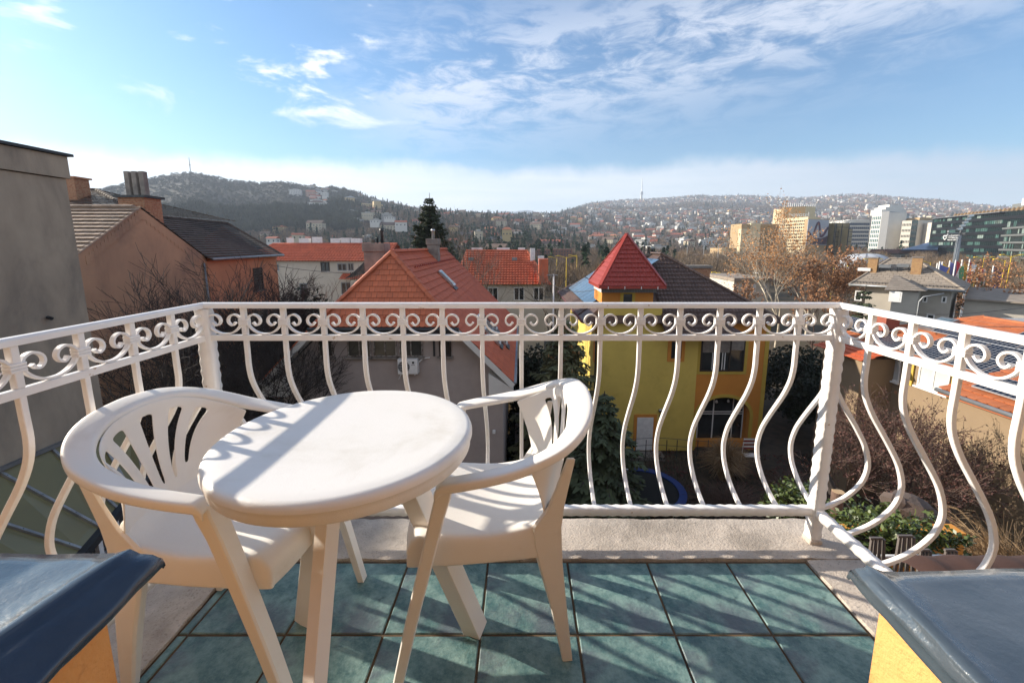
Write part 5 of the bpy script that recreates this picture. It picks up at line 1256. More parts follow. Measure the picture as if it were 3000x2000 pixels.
M_wood = wood_mat('bare_wood', (0.20, 0.150, 0.108), (0.115, 0.09, 0.068)); M_wood2 = wood_mat('russet_wood', (0.24, 0.16, 0.09), (0.17, 0.12, 0.075)); M_ever = wood_mat('evergreen_wood', (0.045, 0.065, 0.035), (0.028, 0.044, 0.026))
def scatter(name, protos, mats_, pts, label):
    """joins many crowns as instances on points; pts rows = x, y, z, scale, kind"""
    coll = bpy.data.collections.new(name + '_crowns')
    for i, mb in enumerate(protos):
        me = mb.mesh('crown_%d' % i, mats_[i]); coll.objects.link(bpy.data.objects.new('%02d_crown' % i, me))
    pts = np.array(pts); me = bpy.data.meshes.new(name); me.vertices.add(len(pts)); me.vertices.foreach_set('co', pts[:, :3].astype(np.float32).ravel())
    a = me.attributes.new('s', 'FLOAT', 'POINT'); a.data.foreach_set('value', pts[:, 3].astype(np.float32)); b = me.attributes.new('k', 'INT', 'POINT'); b.data.foreach_set('value', pts[:, 4].astype(np.int32))
    o = bpy.data.objects.new(name, me); COL.objects.link(o)
    g = bpy.data.node_groups.new(name, 'GeometryNodeTree'); g.interface.new_socket('Geometry', in_out='INPUT', socket_type='NodeSocketGeometry'); g.interface.new_socket('Geometry', in_out='OUTPUT', socket_type='NodeSocketGeometry')
    N = g.nodes; gi = N.new('NodeGroupInput'); go = N.new('NodeGroupOutput'); ip = N.new('GeometryNodeInstanceOnPoints'); ci = N.new('GeometryNodeCollectionInfo'); mp_ = N.new('GeometryNodeMeshToPoints')
    ci.inputs['Collection'].default_value = coll; ci.inputs['Separate Children'].default_value = True; ci.inputs['Reset Children'].default_value = True
    at = N.new('GeometryNodeInputNamedAttribute'); at.data_type = 'FLOAT'; at.inputs[0].default_value = 's'; ak = N.new('GeometryNodeInputNamedAttribute'); ak.data_type = 'INT'; ak.inputs[0].default_value = 'k'
    rv = N.new('FunctionNodeRandomValue'); rv.data_type = 'FLOAT_VECTOR'; rv.inputs[0].default_value = (-.08, -.08, 0); rv.inputs[1].default_value = (.08, .08, 6.283)
    L = g.links.new; L(gi.outputs[0], mp_.inputs[0]); L(mp_.outputs[0], ip.inputs['Points']); L(ci.outputs[0], ip.inputs['Instance']); ip.inputs['Pick Instance'].default_value = True
    L(ak.outputs[0], ip.inputs['Instance Index']); L(rv.outputs[0], ip.inputs['Rotation']); L(at.outputs[0], ip.inputs['Scale']); L(ip.outputs[0], go.inputs[0])
    md = o.modifiers.new('scatter', 'NODES'); md.node_group = g; o['kind'] = 'stuff'; o['label'] = label; return o
M_scrub = wood_mat('shaded_scrub', (0.072, 0.076, 0.055), (0.048, 0.052, 0.040))  # darker than the other trees: the hillside's shade is painted into it
woods = [twig_clump(i, 70, .8, 1, .20) for i in range(3)] + [twig_clump(9, 70, .75, 1, .20)] + [twig_clump(20 + i, 90, size=.22, conifer=True) for i in range(2)]
woods.append(twig_clump(31, 70, .7, 1, .24)); wmats = [M_wood, M_wood, M_wood, M_wood2, M_ever, M_ever, M_scrub]

def fine_clump(seed, n):
    rr = random.Random(seed); mb = MB()
    for k in range(n):
        while True:
            c = Vector((rr.uniform(-1, 1), rr.uniform(-1, 1), rr.uniform(-1, 1)))
            if .2 < c.length < 1: break
        c *= .5; c.z = c.z * .85 + .6; d = (c - Vector((0, 0, .05))).normalized() + Vector((rr.uniform(-.35, .35), rr.uniform(-.35, .35), .35)); d.normalize()
        s_ = d.cross(Vector((rr.uniform(-1, 1), rr.uniform(-1, 1), rr.uniform(-1, 1)))); 
        if s_.length < .1: continue
        s_.normalize(); L = .16 * rr.uniform(.6, 1.5); w = .0065
        mb.add([c - d * L / 2 - s_ * w, c - d * L / 2 + s_ * w, c + d * L / 2], [(0, 1, 2)])
    for k in range(9):
        a = rr.uniform(0, 6.28); e = Vector((.33 * math.cos(a), .33 * math.sin(a), rr.uniform(.5, .95))); mb.tube([(0, 0, -.1), Vector((0, 0, .2)).lerp(e, .3), e], [.016, .010, .003], 3, cap=False)
    return mb
# ------------------------------------------------------------------ hillside houses
HM = {'white': mat('hill_white_wall', (.60, .58, .54), rough=.9), 'cream': mat('hill_cream_wall', (.52, .45, .33), rough=.9), 'yellow': mat('hill_yellow_wall', (.48, .36, .18), rough=.9), 'grey': mat('hill_grey_wall', (.33, .32, .31), rough=.9),
      'pink': mat('hill_pink_wall', (.40, .24, .18), rough=.9)}
RM = {'red': mat('hill_red_roof', (.30, .09, .05), rough=.9), 'brown': mat('hill_brown_roof', (.13, .085, .065), rough=.9), 'orange': mat('hill_orange_roof', (.42, .15, .07), rough=.9), 'flat': mat('hill_flat_roof', (.38, .37, .35), rough=.9), 'grey': mat('hill_slate_roof', (.14, .135, .13), rough=.9)}
M_win_far = mat('far_window', (.045, .05, .06), rough=.3)
def house_parts(w, d, h, roof, rh_):
    """body, roof, windows as three builders in local axes"""
    b = MB().box(-w / 2, w / 2, -d / 2, d / 2, -6, h); r = MB(); o = .5; k = MB()
    if roof == 'gable':
        r.prism([(-w / 2 - o, -d / 2 - o, h), (-w / 2 - o, d / 2 + o, h), (-w / 2 - o, 0, h + rh_)], (w + 2 * o, 0, 0))
    elif roof == 'hip':
        q = w * .22
        r.add([(-w / 2 - o, -d / 2 - o, h), (w / 2 + o, -d / 2 - o, h), (w / 2 + o, d / 2 + o, h), (-w / 2 - o, d / 2 + o, h), (-q, 0, h + rh_), (q, 0, h + rh_)], [(3, 2, 1, 0), (0, 1, 5, 4), (1, 2, 5), (2, 3, 4, 5), (3, 0, 4)])
    else:
        r.box(-w / 2 - .3, w / 2 + .3, -d / 2 - .3, d / 2 + .3, h, h + .5); r.box(-w * .2, w * .25, -d * .2, d * .25, h + .5, h + 2.2)
    nf = max(1, int(h / 3)); nw = max(2, int(w / 3.2)); nd = max(1, int(d / 3.5))
    for f in range(nf):
        z = .9 + f * 3.0
        for i in range(nw):
            x = -w / 2 + w * (i + .5) / nw
            for y in (-d / 2 - .02, d / 2 + .02): k.add([(x - .6, y, z), (x + .6, y, z), (x + .6, y, z + 1.4), (x - .6, y, z + 1.4)], [(0, 1, 2, 3)])
        for i in range(nd):
            y = -d / 2 + d * (i + .5) / nd
            for x in (-w / 2 - .02, w / 2 + .02): k.add([(x, y - .6, z), (x, y + .6, z), (x, y + .6, z + 1.4), (x, y - .6, z + 1.4)], [(0, 1, 2, 3)])
    return b, r, k
SPEC = []
rr = random.Random(21)
for wc, rc, sh in (('white', 'red', 'gable'), ('white', 'flat', 'flat'), ('cream', 'red', 'hip'), ('cream', 'brown', 'gable'), ('yellow', 'orange', 'hip'), ('yellow', 'brown', 'hip'), ('grey', 'flat', 'flat'), ('white', 'orange', 'hip'), ('pink', 'red', 'gable'), ('cream', 'flat', 'flat'), ('white', 'grey', 'gable'), ('white', 'brown', 'hip')):
    for big in (0, 1):
        w = rr.uniform(9, 13) + big * rr.uniform(5, 12); d = rr.uniform(8, 11) + big * 2; h = rr.choice((5.5, 6.5, 8)) + big * rr.choice((0, 3, 5))
        b, r, k = house_parts(w, d, h, sh, rr.uniform(2.5, 4.2))
        allm = MB(); 
        for part, mi in ((b, 0), (r, 1), (k, 2)): allm.add(part.v, part.f, mi)
        SPEC.append(dict(w=w, d=d, h=h, wc=wc, rc=rc, sh=sh, mesh=allm.mesh('house', [HM[wc], RM[rc], M_win_far]), mb=allm, mats=[HM[wc], RM[rc], M_win_far], big=big))
def zone(az, r):
    t_ = (r - start_r(az)) / (ridge_r(az) - start_r(az)); w = 'low' if t_ < .12 else ('halfway up' if t_ < .35 else 'high')
    for lim, nm in ((-27, 'at the foot of the scrubby hill'), (-20, 'left of the yellow palace'), (-14, 'below the yellow palace'), (-9, 'left of the dark spruce'), (-4, 'right of the dark spruce'), (1, 'behind the orange roofed block'), (6, 'left of the red tower roof'),
                    (11, 'over the blue solar panels'), (16, 'over the red tower tip'), (22, 'above the brown tiled roof'), (27, 'above the brick chimney'), (31, 'left of the plane tree'), (38, 'behind the yellow hotel'), (43, 'behind the white office tower')):
        if az < lim: return w + ' ' + nm
    return w + ' over the black glass offices'
cand = []; rr = random.Random(4)
# density of building by direction and distance
tries = 0
taken = {}
while len(cand) < 3700 and tries < 60000:
    tries += 1
    az = rr.uniform(-40, 53); r0, R_ = start_r(az), ridge_r(az)
    t_ = rr.random() ** (.9 if az < 5 else .82); r = r0 * .92 + (R_ - r0 * .92) * t_
    if az < -26:
        if t_ > .18: continue
    elif az < -17:
        if rr.random() > (.9 if t_ < .2 else (.25 if t_ < .55 else .55)): continue
    if az > 8 and rr.random() < .34 + .25 * vnoise(az * 10, r, 300, 8) + (0.25 if t_ > .85 else 0): continue
    if az > 12 and .55 < t_ < .75 and vnoise(az * 30, r, 420, 3) > .55: continue
    if az < 9 and r > 1450: continue
    x, y = r * math.sin(math.radians(az)), r * math.cos(math.radians(az)); cell = (int(x / 19), int(y / 19))
    if any((cell[0] + i, cell[1] + j) in taken for i in (-1, 0, 1) for j in (-1, 0, 1)) and r < 1700: continue
    if cell in taken: continue
    taken[cell] = 1; cand.append((r, az, x, y))
cand.sort()
GROUPH = 'houses scattered over the far hillsides'
def place_house(i, r, az, x, y, single, acc):
    k = rr.randrange(len(SPEC)); s = SPEC[k]
    if az > 9 and rr.random() < .35: s = SPEC[rr.choice((2, 3, 18, 19, 12, 13))]
    z = height(x, y) + .2; rz = rr.choice((0, 0, .3, -.3, 1.57)) + rr.uniform(-.35, .35) - math.radians(az) * .5; sc_ = rr.uniform(.8, 1.12)
    if single:
        o = bpy.data.objects.new('hillside_house', s['mesh']); COL.objects.link(o); o.location = (x, y, z); o.rotation_euler = (0, 0, rz); o.scale = (sc_,) * 3
        size = 'large ' if s['big'] else 'small '
        wcn = s['wc'] + (' walled' if s['wc'] != 'pink' else ' brown walled')
        rf = 'flat roofed' if s['sh'] == 'flat' else '%s %s roofed' % (s['rc'], 'hip' if s['sh'] == 'hip' else 'gable')
        tag(o, size + '%s %s house %s' % (rf, wcn, zone(az, r)), 'house', GROUPH)
    else:
        M = Matrix.Translation((x, y, z)) @ Matrix.Rotation(rz, 4, 'Z') @ Matrix.Scale(sc_, 4); acc.append((s, M))
acc = []
for i, (r, az, x, y) in enumerate(cand): place_house(i, r, az, x, y, i < 285, acc)
allmats = [HM[k] for k in HM] + [RM[k] for k in RM] + [M_win_far]; midx = {m.name: i for i, m in enumerate(allmats)}
cv, cf, cm_ = [], [], []; nb_ = 0
for s in SPEC:
    s['va'] = np.array([tuple(p) for p in s['mb'].v]); s['mi'] = [midx[s['mats'][m_].name] for m_ in s['mb'].m]
    # far copies go without their side windows to stay light
for s, M in acc:
    A_ = np.array(M)[:3, :3]; tv = s['va'] @ A_.T + np.array(M)[:3, 3]
    far_ = math.hypot(M[0][3], M[1][3]) > 1600
    for f, m_, m0 in zip(s['mb'].f, s['mi'], s['mb'].m):
        if far_ and m0 == 2 and (len(cf) % 3): continue
        cf.append([nb_ + i for i in f]); cm_.append(m_)
    cv.append(tv); nb_ += len(tv)
me = bpy.data.meshes.new('distant_houses'); me.from_pydata(np.vstack(cv).tolist(), [], cf)
for m_ in allmats: me.materials.append(m_)
me.polygons.foreach_set('material_index', cm_); o = bpy.data.objects.new('distant_houses', me); COL.objects.link(o); o['kind'] = 'stuff'; o['label'] = 'countless tiny houses far up the hills'

# woods on the slopes and in the park strip
pts = []
def add_tree(x, y, s, k): pts.append((x, y, height(x, y) - .3, s, k))
rr = random.Random(8)
n = 0
while n < 30000:
    az = rr.uniform(-54, 54); r0, R_ = start_r(az), ridge_r(az)
    t_ = rr.random() ** .8; r = r0 * .8 + (R_ * 1.02 - r0 * .8) * t_
    x, y = r * math.sin(math.radians(az)), r * math.cos(math.radians(az))
    steep = az < -24 and r > 800
    if steep and rr.random() < .35 and vnoise(x, y, 60, 5) > .45: continue
    ever = rr.random() < (.20 if -19 < az < 12 else .10 if az >= 12 else (.4 if (az < -12 and r > 1150 and az > -25) else .07))
    s = rr.uniform(7, 13) * (1 if r < 1600 else 1.25) * (.36 if steep else 1)
    k = rr.choice((4, 5)) if ever else rr.choice((0, 1, 2, 0, 1, 2, 3)); 
    if az < -21 and r > 620: k = 6; s *= 1.6
    add_tree(x, y, s * (.95 if ever else 1), k); n += 1
scatter('hill_woods', woods, wmats, pts, 'grey brown leafless woods with dark evergreens over the hills')
pts = []
for _ in range(3000):   # trees in the valley before the slopes
    az = rr.uniform(-40, 52); r = rr.uniform(105, start_r(az) * 1.1) ; x, y = r * math.sin(math.radians(az)), r * math.cos(math.radians(az))
    if az > 27 and 130 < r < 620 and rr.random() < .6: continue
    if r < 150 and -10 < az < 40 and rr.random() < .5: continue
    add_tree(x, y, rr.uniform(7, 12) * (.6 + .4 * r / 400), rr.choice((0, 1, 2, 0, 1, 2, 3, 4 if az < 20 and rr.random() < .6 else 3)))
scatter('valley_woods', [fine_clump(i, 520) for i in range(3)] + [fine_clump(9, 520), woods[4]], [M_wood, M_wood, M_wood, M_wood2, M_ever], pts, 'leafless trees filling the valley between the houses')

# haze: one closed box of thin even air
hz = MB().box(-7600, 7600, -900, 8600, -72, 470).build('haze', mat('haze_surface', (1, 1, 1)))
hm = bpy.data.materials.new('haze'); hm.use_nodes = True; t = NT(hm.node_tree); hm.node_tree.nodes.clear(); o_ = t.n('ShaderNodeOutputMaterial'); pv_ = t.n('ShaderNodeVolumePrincipled')
pv_.inputs['Color'].default_value = (0.72, 0.83, 1.0, 1); pv_.inputs['Density'].default_value = 0.00017; pv_.inputs['Anisotropy'].default_value = 0.1; t.l(pv_.outputs[0], o_.inputs['Volume'])
hz.data.materials.clear(); hz.data.materials.append(hm); hz['kind'] = 'stuff'; hz['label'] = 'thin blue winter haze'
# ------------------------------------------------------------------ large buildings in the valley to the right
M_cream2 = mat('hotel_cream_sunlit_panel', (0.62, 0.51, 0.32), (0.56, 0.46, 0.29), scale=.08, rough=.8)  # faces in the sun, sunlight put into the colour
M_cream3 = mat('hotel_ochre_shaded_panel', (0.40, 0.28, 0.15), (0.35, 0.245, 0.13), scale=.06, rough=.8)  # darker copy for faces away from the sun, shade put into the colour
M_wdark = mat('hotel_window_glass', (.05, .045, .04), rough=.15)
M_gold = mat('gold_mirror_glass', (.26, .19, .075), (.17, .125, .05), scale=.12, rough=.4)
M_bglass = mat('black_green_glass', (.008, .014, .014), (.014, .030, .028), scale=.10, rough=.12, spec=.7, stretch=(1, 1, 2))
M_band = mat('black_floor_band', (.008, .008, .009), rough=.35)
M_pwhite = mat('office_white_stone', (.58, .57, .53), (.52, .51, .48), scale=.1, rough=.8)
M_teal = mat('teal_glass', (.05, .13, .14), (.03, .08, .09), scale=.15, rough=.15)
M_yellow = mat('signal_yellow_paint', (.75, .50, .02), rough=.5)
def wall_between(px0, px1, Y0_, Y1_, ytop, parent=None):
    pass
def block(parent, a, b, depth, z0, z1, m, name='wall'):
    """box whose front face runs from a to b (left to right seen from us)"""
    a, b = Vector((a[0], a[1], 0)), Vector((b[0], b[1], 0)); d = (b - a).normalized(); n = Vector((-d.y, d.x, 0))
    P = [a, b, b + n * depth, a + n * depth]
    return MB().prism([Vector((p.x, p.y, z0)) for p in P], (0, 0, z1 - z0)).build(name, m, parent)
def grid_windows(parent, a, b, z0, z1, nx, nz, fx, fz, m=None, name='window', joined=False, th=.08, skip=None):
    a, b = Vector((a[0], a[1], 0)), Vector((b[0], b[1], 0)); d = (b - a); L = d.length; d.normalize(); n = Vector((d.y, -d.x, 0)); a = a + d * L * .02; L *= .96; cw, ch = L / nx, (z1 - z0) / nz
    jm = MB(); me = None
    for j in range(nz):
        for i in range(nx):
            if skip and skip(i, j): continue
            c = a + d * cw * (i + .5) + Vector((0, 0, z0 + ch * (j + .5))) + n * (th / 2 + .02)
            if joined: jm.obox(c, d * cw * fx / 2, n * th / 2 + d * 0, Vector((0, 0, ch * fz / 2)))
            else:
                if me is None: me = MB().obox((0, 0, 0), d * cw * fx / 2, n * th / 2, Vector((0, 0, ch * fz / 2))).mesh(name, m or M_wdark)
                link_mesh(name, me, parent, c - wl(parent))
    if joined: o = jm.build(name, m or M_wdark, parent); o['kind'] = 'stuff'; return o
def pt(px_, Yd): p = at_y(px_, 600, Yd); return (p.x, p.y)
def zt(px_, py_, Yd): return at_y(px_, py_, Yd).z
# yellow hotel
ho = thing('yellow_hotel', 'big cream and ochre hotel tower behind the leafy plane tree', 'hotel', (*pt(1790, 330), -14))
Yh = 330
block(ho, pt(1697, Yh), pt(1792, Yh + 6), 13, -16, zt(1740, 514, Yh), M_cream3); grid_windows(ho, pt(1722, Yh + 1.6), pt(1792, Yh + 6), -12, zt(1740, 516, Yh), 7, 8, .97, .96, mat('hotel_cladding_panel', (.34, .235, .12), (.30, .205, .105), scale=.1, rough=.75), name='cladding_panel')
block(ho, pt(1697, Yh - 1), pt(1720, Yh - 1), 9, -16, zt(1697, 526, Yh), M_cream2, 'stair_tower')
block(ho, pt(1718, Yh - .5), pt(1740, Yh - .5), 9, -16, zt(1718, 513, Yh), M_cream2, 'stair_tower')
block(ho, pt(1782, Yh - 4), pt(1846, Yh - 26), 12, -16, zt(1846, 498, Yh - 26), M_cream2, 'main_slab')
grid_windows(ho, pt(1782, Yh - 4), pt(1846, Yh - 26), -8, zt(1846, 503, Yh - 26), 14, 12, .62, .55, M_wdark)
block(ho, pt(1789, Yh - 2), pt(1838, Yh - 8), 30, 18, zt(1838, 474, Yh - 8), M_cream3, 'roof_tower')
block(ho, pt(1838, Yh - 8), pt(1860, Yh - 6), 30, 18, zt(1852, 474, Yh - 8), M_cream2, 'roof_tower')
rr = random.Random(2)
for k in range(16):
    x_ = 1790 + k * 4.6; h_ = rr.uniform(1.5, 4.5); p = pt(x_, Yh + rr.uniform(0, 12)); z_ = zt(x_, 475, Yh)
    MB().box(p[0] - .2, p[0] + .2, p[1], p[1] + .3, z_ - 1, z_ + h_).build('antenna', M_wht, ho)
# lettering on the tower, hardly readable behind the leaves
def text_part(name, text, size, loc, rot, m, parent, extrude=.1, align='LEFT'):
    cu = bpy.data.curves.new(name, 'FONT'); cu.body = text; cu.size = size; cu.extrude = extrude; cu.align_x = align
    t_ = bpy.data.objects.new('tmp_text', cu); COL.objects.link(t_); dgr = bpy.context.evaluated_depsgraph_get(); me = bpy.data.meshes.new_from_object(t_.evaluated_get(dgr)); bpy.data.objects.remove(t_)
    me.materials.clear(); me.materials.append(m); o = bpy.data.objects.new(name, me); COL.objects.link(o); o.parent = parent; o.location = Vector(loc) - wl(parent); o.rotation_euler = rot; return o
p = pt(1799, Yh - 9.3); text_part('sign_letters', 'novotel', 4.6, (p[0], p[1] - 1.2, zt(1799, 498, Yh - 9)), (math.pi / 2, 0, math.radians(-10)), M_wht, ho)
# billboard
bb = thing('rooftop_billboard', 'large picture billboard with dark purple shapes beside the hotel', 'billboard', (*pt(1868, 300), -14))
a_, b_ = pt(1846, 300), pt(1893, 306)
block(bb, a_, b_, 2.5, -16, zt(1868, 503, 300), M_cream3, 'building_wall')
aV, bV = Vector((*a_, 0)), Vector((*b_, 0)); dV = (bV - aV).normalized(); nV = Vector((dV.y, -dV.x, 0)); zb, ztp = zt(1868, 563, 300), zt(1868, 504, 300)
MB().prism([aV + nV * .4 + Vector((0, 0, zb)), bV + nV * .4 + Vector((0, 0, zb)), bV + nV * .4 + Vector((0, 0, ztp)), aV + nV * .4 + Vector((0, 0, ztp))], nV * -.3).build('panel', mat('billboard_sky', (.42, .43, .47), (.30, .32, .36), scale=.06, rough=.6), bb)
def bbp(u, v, e=.45): return aV + (bV - aV) * u + nV * e + Vector((0, 0, zb + (ztp - zb) * v))
M_purple = mat('billboard_purple', (.10, .03, .06), (.04, .03, .05), scale=.2, rough=.6)
arc = [(0, .55), (.14, .42), (.28, .30), (.36, .62), (.44, .85), (.52, .86), (.58, .62), (.66, .35), (.80, .42), (.92, .62), (1, .70)]
MB().sweep([bbp(u, v, .5) for u, v in smooth_path(arc, 3)], [(-.9, -.05), (.9, -.05), (.9, .05), (-.9, .05)], up=tuple(nV)).build('printed_shape', M_purple, bb)
MB().prism([bbp(0, .02, .46), bbp(1, .02, .46), bbp(1, .38, .46), bbp(.7, .26, .46), (bbp(.4, .30, .46)), bbp(.2, .28, .46), bbp(0, .42, .46)], nV * .03).build('printed_ground', mat('billboard_dark', (.035, .03, .05), (.10, .04, .05), scale=.3, rough=.6), bb)
# gold glass block
gb = thing('gold_glass_block', 'golden mirror glass building with dark vertical strips', 'office building', (*pt(1915, 320), -15)); 
for (x0, x1, yt, dd) in ((1888, 1908, 515, 310), (1909, 1941, 512, 305), (1942, 1950, 526, 300)):
    block(gb, pt(x0, dd), pt(x1, dd + 3), 6, -16, zt(x0, yt, dd), M_gold)
    for k in range(11): 
        z_ = -10 + k * 3.4
        if z_ < zt(x0, yt, dd): block(gb, (pt(x0, dd)[0], dd - .15), (pt(x1, dd + 3)[0], dd + 2.85), .1, z_, z_ + .35, M_wdark, 'floor_line')
for x in (1909, 1912, 1925, 1941): block(gb, pt(x, 300), pt(x + 1.2, 300), .5, -14, zt(x, 513, 300), M_wdark, 'dark_strip')
p = pt(1893, 312); text_part('sign_letters', 'PACORO', 3.9, (p[0], p[1] - .4, zt(1893, 514, 312)), (math.pi / 2, 0, 0), M_pwhite, gb)
# low ochre annexes left of the hotel
an_ = thing('ochre_annex', 'low ochre stepped building left of the hotel', 'building', (*pt(1680, 300), -14))
for (x0, x1, yt, dd) in ((1643, 1700, 585, 280), (1655, 1690, 570, 300), (1666, 1700, 600, 260)):
    block(an_, pt(x0, dd), pt(x1, dd), 18, -16, zt(x0, yt, dd), M_cream3); block(an_, (pt(x0, dd)[0], dd - .2), (pt(x0 + 10, dd)[0], dd - .2), .15, -16, zt(x0, yt, dd) + .4, M_cream2, 'painted_lit_strip')  # pale strip at each block's left edge paints sunlight by colour
lr = thing('low_brown_hall', 'long low brown roofed hall in the park strip', 'building', (*pt(1580, 300), -14))
block(lr, pt(1545, 300), pt(1690, 300), 20, -16, zt(1600, 585, 300), mat('brown_sheet', (.12, .07, .055), rough=.8)); 
wl2 = thing('white_retaining_wall', 'long white boundary wall between the road and the trees', 'wall', (*pt(1600, 150), -13)); block(wl2, pt(1480, 150), pt(1780, 160), .4, -13.5, zt(1600, 622, 150), M_pwhite)
# blue banded office, white office tower, cream offices
bo = thing('blue_banded_office', 'grey blue office block with dark window bands', 'office building', (*pt(1958, 480), -14))
block(bo, pt(1932, 480), pt(1988, 482), 30, -16, zt(1950, 506, 480), M_pwhite); grid_windows(bo, pt(1932, 480), pt(1988, 482), -8, zt(1950, 510, 480), 12, 8, .90, .6, mat('blue_office_glass', (.04, .07, .12), rough=.15), joined=False)
block(bo, pt(1940, 492), pt(1985, 492), 15, 0, zt(1950, 503, 480), M_pwhite, 'roof_plant')
wo = thing('white_office_tower', 'tall white office tower with stepped top and teal glass corner', 'office building', (*pt(2020, 470), -14)); Yw = 460
block(wo, pt(1990, Yw - 14), pt(2028, Yw - 32), 20, -16, zt(2028, 488, Yw - 32), M_pwhite)
block(wo, pt(2028, Yw - 32), pt(2074, Yw - 2), 6, -16, zt(2060, 489, Yw - 10), mat('office_shaded_stone', (.30, .30, .30), rough=.8))  # shaded face of the white tower, its shade given as a darker colour
grid_windows(wo, pt(1990, Yw - 14), pt(2028, Yw - 32), -10, zt(2028, 494, Yw - 32), 9, 9, .6, .7, M_teal)
grid_windows(wo, pt(2028, Yw - 32), pt(2074, Yw - 2), -10, zt(2060, 494, Yw - 10), 7, 9, .75, .75, M_teal)
for k, (x0, x1, yt) in enumerate(((2010, 2066, 482), (2018, 2060, 476), (2026, 2054, 470))): block(wo, pt(x0, Yw - 10 + k * 2), pt(x1, Yw - 10 + k * 2), 14, zt(2028, 492, Yw - 20), zt(x0, yt, Yw - 5), M_pwhite, 'stepped_storey')
co = thing('cream_office_block', 'cream office block with rows of small windows and a dark glass side', 'office building', (*pt(2090, 420), -14)); Yc = 420
block(co, pt(2060, Yc - 4), pt(2096, Yc - 16), 30, -16, zt(2090, 506, Yc - 14), M_cream); grid_windows(co, pt(2060, Yc - 4), pt(2096, Yc - 16), -9, zt(2090, 509, Yc - 14), 10, 6, .55, .42, M_wdark)
block(co, pt(2096, Yc - 16), pt(2136, Yc - 6), 5, -16, zt(2110, 506, Yc - 10), M_bglass, 'glass_side'); block(co, pt(2098, Yc - 2), pt(2130, Yc - 2), 20, 15, zt(2110, 500, Yc), M_cream3, 'roof_plant')
co2 = thing('cream_office_wing', 'cream office wing half hidden by the black glass building', 'office building', (*pt(2145, 400), -14))
block(co2, pt(2127, 396), pt(2170, 392), 30, -16, zt(2150, 511, 394), M_cream); grid_windows(co2, pt(2127, 396), pt(2170, 392), -9, zt(2150, 514, 394), 12, 6, .55, .42, M_wdark)
# arena with blue sail roof
ar = thing('blue_roofed_arena', 'low arena with blue sail roof and white front', 'arena', (*pt(2100, 300), -14)); Ya = 300
block(ar, pt(2066, Ya), pt(2146, Ya - 4), 40, -16, zt(2100, 582, Ya), M_pwhite); grid_windows(ar, pt(2066, Ya), pt(2146, Ya - 4), zt(2100, 598, Ya), zt(2100, 586, Ya), 8, 1, .9, .8, M_bglass)
block(ar, pt(2060, Ya - 3), pt(2150, Ya - 7), 30, zt(2100, 582, Ya), zt(2100, 573, Ya), mat('red_brown_fascia', (.20, .09, .07), rough=.8), 'fascia')
sa = [Vector((*pt(2065, Ya - 8), zt(2065, 573, Ya - 8))), Vector((*pt(2150, Ya - 10), zt(2150, 573, Ya - 10))), Vector((*pt(2150, Ya + 30), zt(2150, 549, Ya + 30))), Vector((*pt(2105, Ya + 30), zt(2105, 563, Ya + 30)))]
MB().prism(sa, (0, 0, -.5)).build('sail_roof', mat('blue_roof_sheet', (.06, .10, .20), (.04, .07, .15), scale=.05, rough=.35), ar)
# black glass office building
go = thing('black_glass_office', 'wide black glass office building with MEDICAL CENTER sign', 'office building', (*pt(2240, 300), -14)); Yg = 300
ga, gbp = pt(2128, Yg + 12), pt(2340, Yg - 70); 
ztop = zt(2190, 499, Yg - 10)
block(go, ga, gbp, 60, -16, ztop, M_bglass)
A_, B_ = Vector((*ga, 0)), Vector((*gbp, 0)); dG = (B_ - A_).normalized(); nG = Vector((dG.y, -dG.x, 0)); LG = (B_ - A_).length
def gpt(s, z, off=0.): return A_ + dG * s + nG * off + Vector((0, 0, z))
fh = (ztop + 13) / 8.0
for k in range(8):
    z0 = -13 + k * fh
    MB().prism([gpt(-.5 + .25 * k, z0, .6), gpt(LG + .5, z0, .6), gpt(LG + .5, z0, -58), gpt(-.5 + .25 * k, z0, -58)], (0, 0, fh * .42)).build('floor_band', M_band, go)
    rr = random.Random(k)
    mb = MB(); 
    for i in range(52):
        s = LG * (i + .5) / 52
        mb.obox(gpt(s, z0 + fh * .71, .12), dG * .06, nG * .05, Vector((0, 0, fh * .28)))
    o = mb.build('facade_fins', M_band, go)
    for i in range(9):
        s = rr.uniform(2, LG - 3); w_ = rr.uniform(1.5, 7); MB().obox(gpt(s, z0 + fh * .71, .05), dG * w_ / 2, nG * .04, Vector((0, 0, fh * .25))).build('lit_blind', mat('greenish_blind', (.06, .13, .11), (.03, .07, .06), scale=.5, rough=.4) if rr.random() < .8 else mat('pale_blind_glass', (.22, .28, .25), rough=.4), go)
block(go, (gpt(LG * .10, 0).x, gpt(LG * .10, 0).y + 6), (gpt(LG * .9, 0).x, gpt(LG * .9, 0).y + 8), 40, ztop, ztop + .5, M_zinc, 'roof_edge')
for k in range(18):
    s = LG * (.18 + .04 * k); q_ = gpt(s, ztop, -5); MB().lathe([(.4, 0), (1.3, .8), (1.0, 2.0), (.2, 2.8)], q_, 7).build('roof_shrub', M_wood2, go)
q0, q1 = gpt(LG * .62, 0, -12), gpt(LG * 1.02, 0, -12); block(go, (q0.x, q0.y), (q1.x, q1.y), 25, ztop, ztop + 5.5, mat('grey_penthouse', (.16, .165, .16), rough=.6), 'penthouse'); 
q0, q1 = gpt(LG * .72, 0, -11), gpt(LG * .80, 0, -11); block(go, (q0.x, q0.y), (q1.x, q1.y), 3, ztop + 4, ztop + 8, M_wht, 'plant_box')
s0 = LG * .215; zz = -13 + 4 * fh + fh * .45
sg = MB(); hp2 = [(0, -1.0), (-.95, .05), (-1.0, .55), (-.6, .95), (-.2, .85), (0, .5), (.2, .85), (.6, .95), (1.0, .55), (.95, .05), (0, -1.0)]
cxs = gpt(s0 + 1.6, zz + 1.0, 1.1)
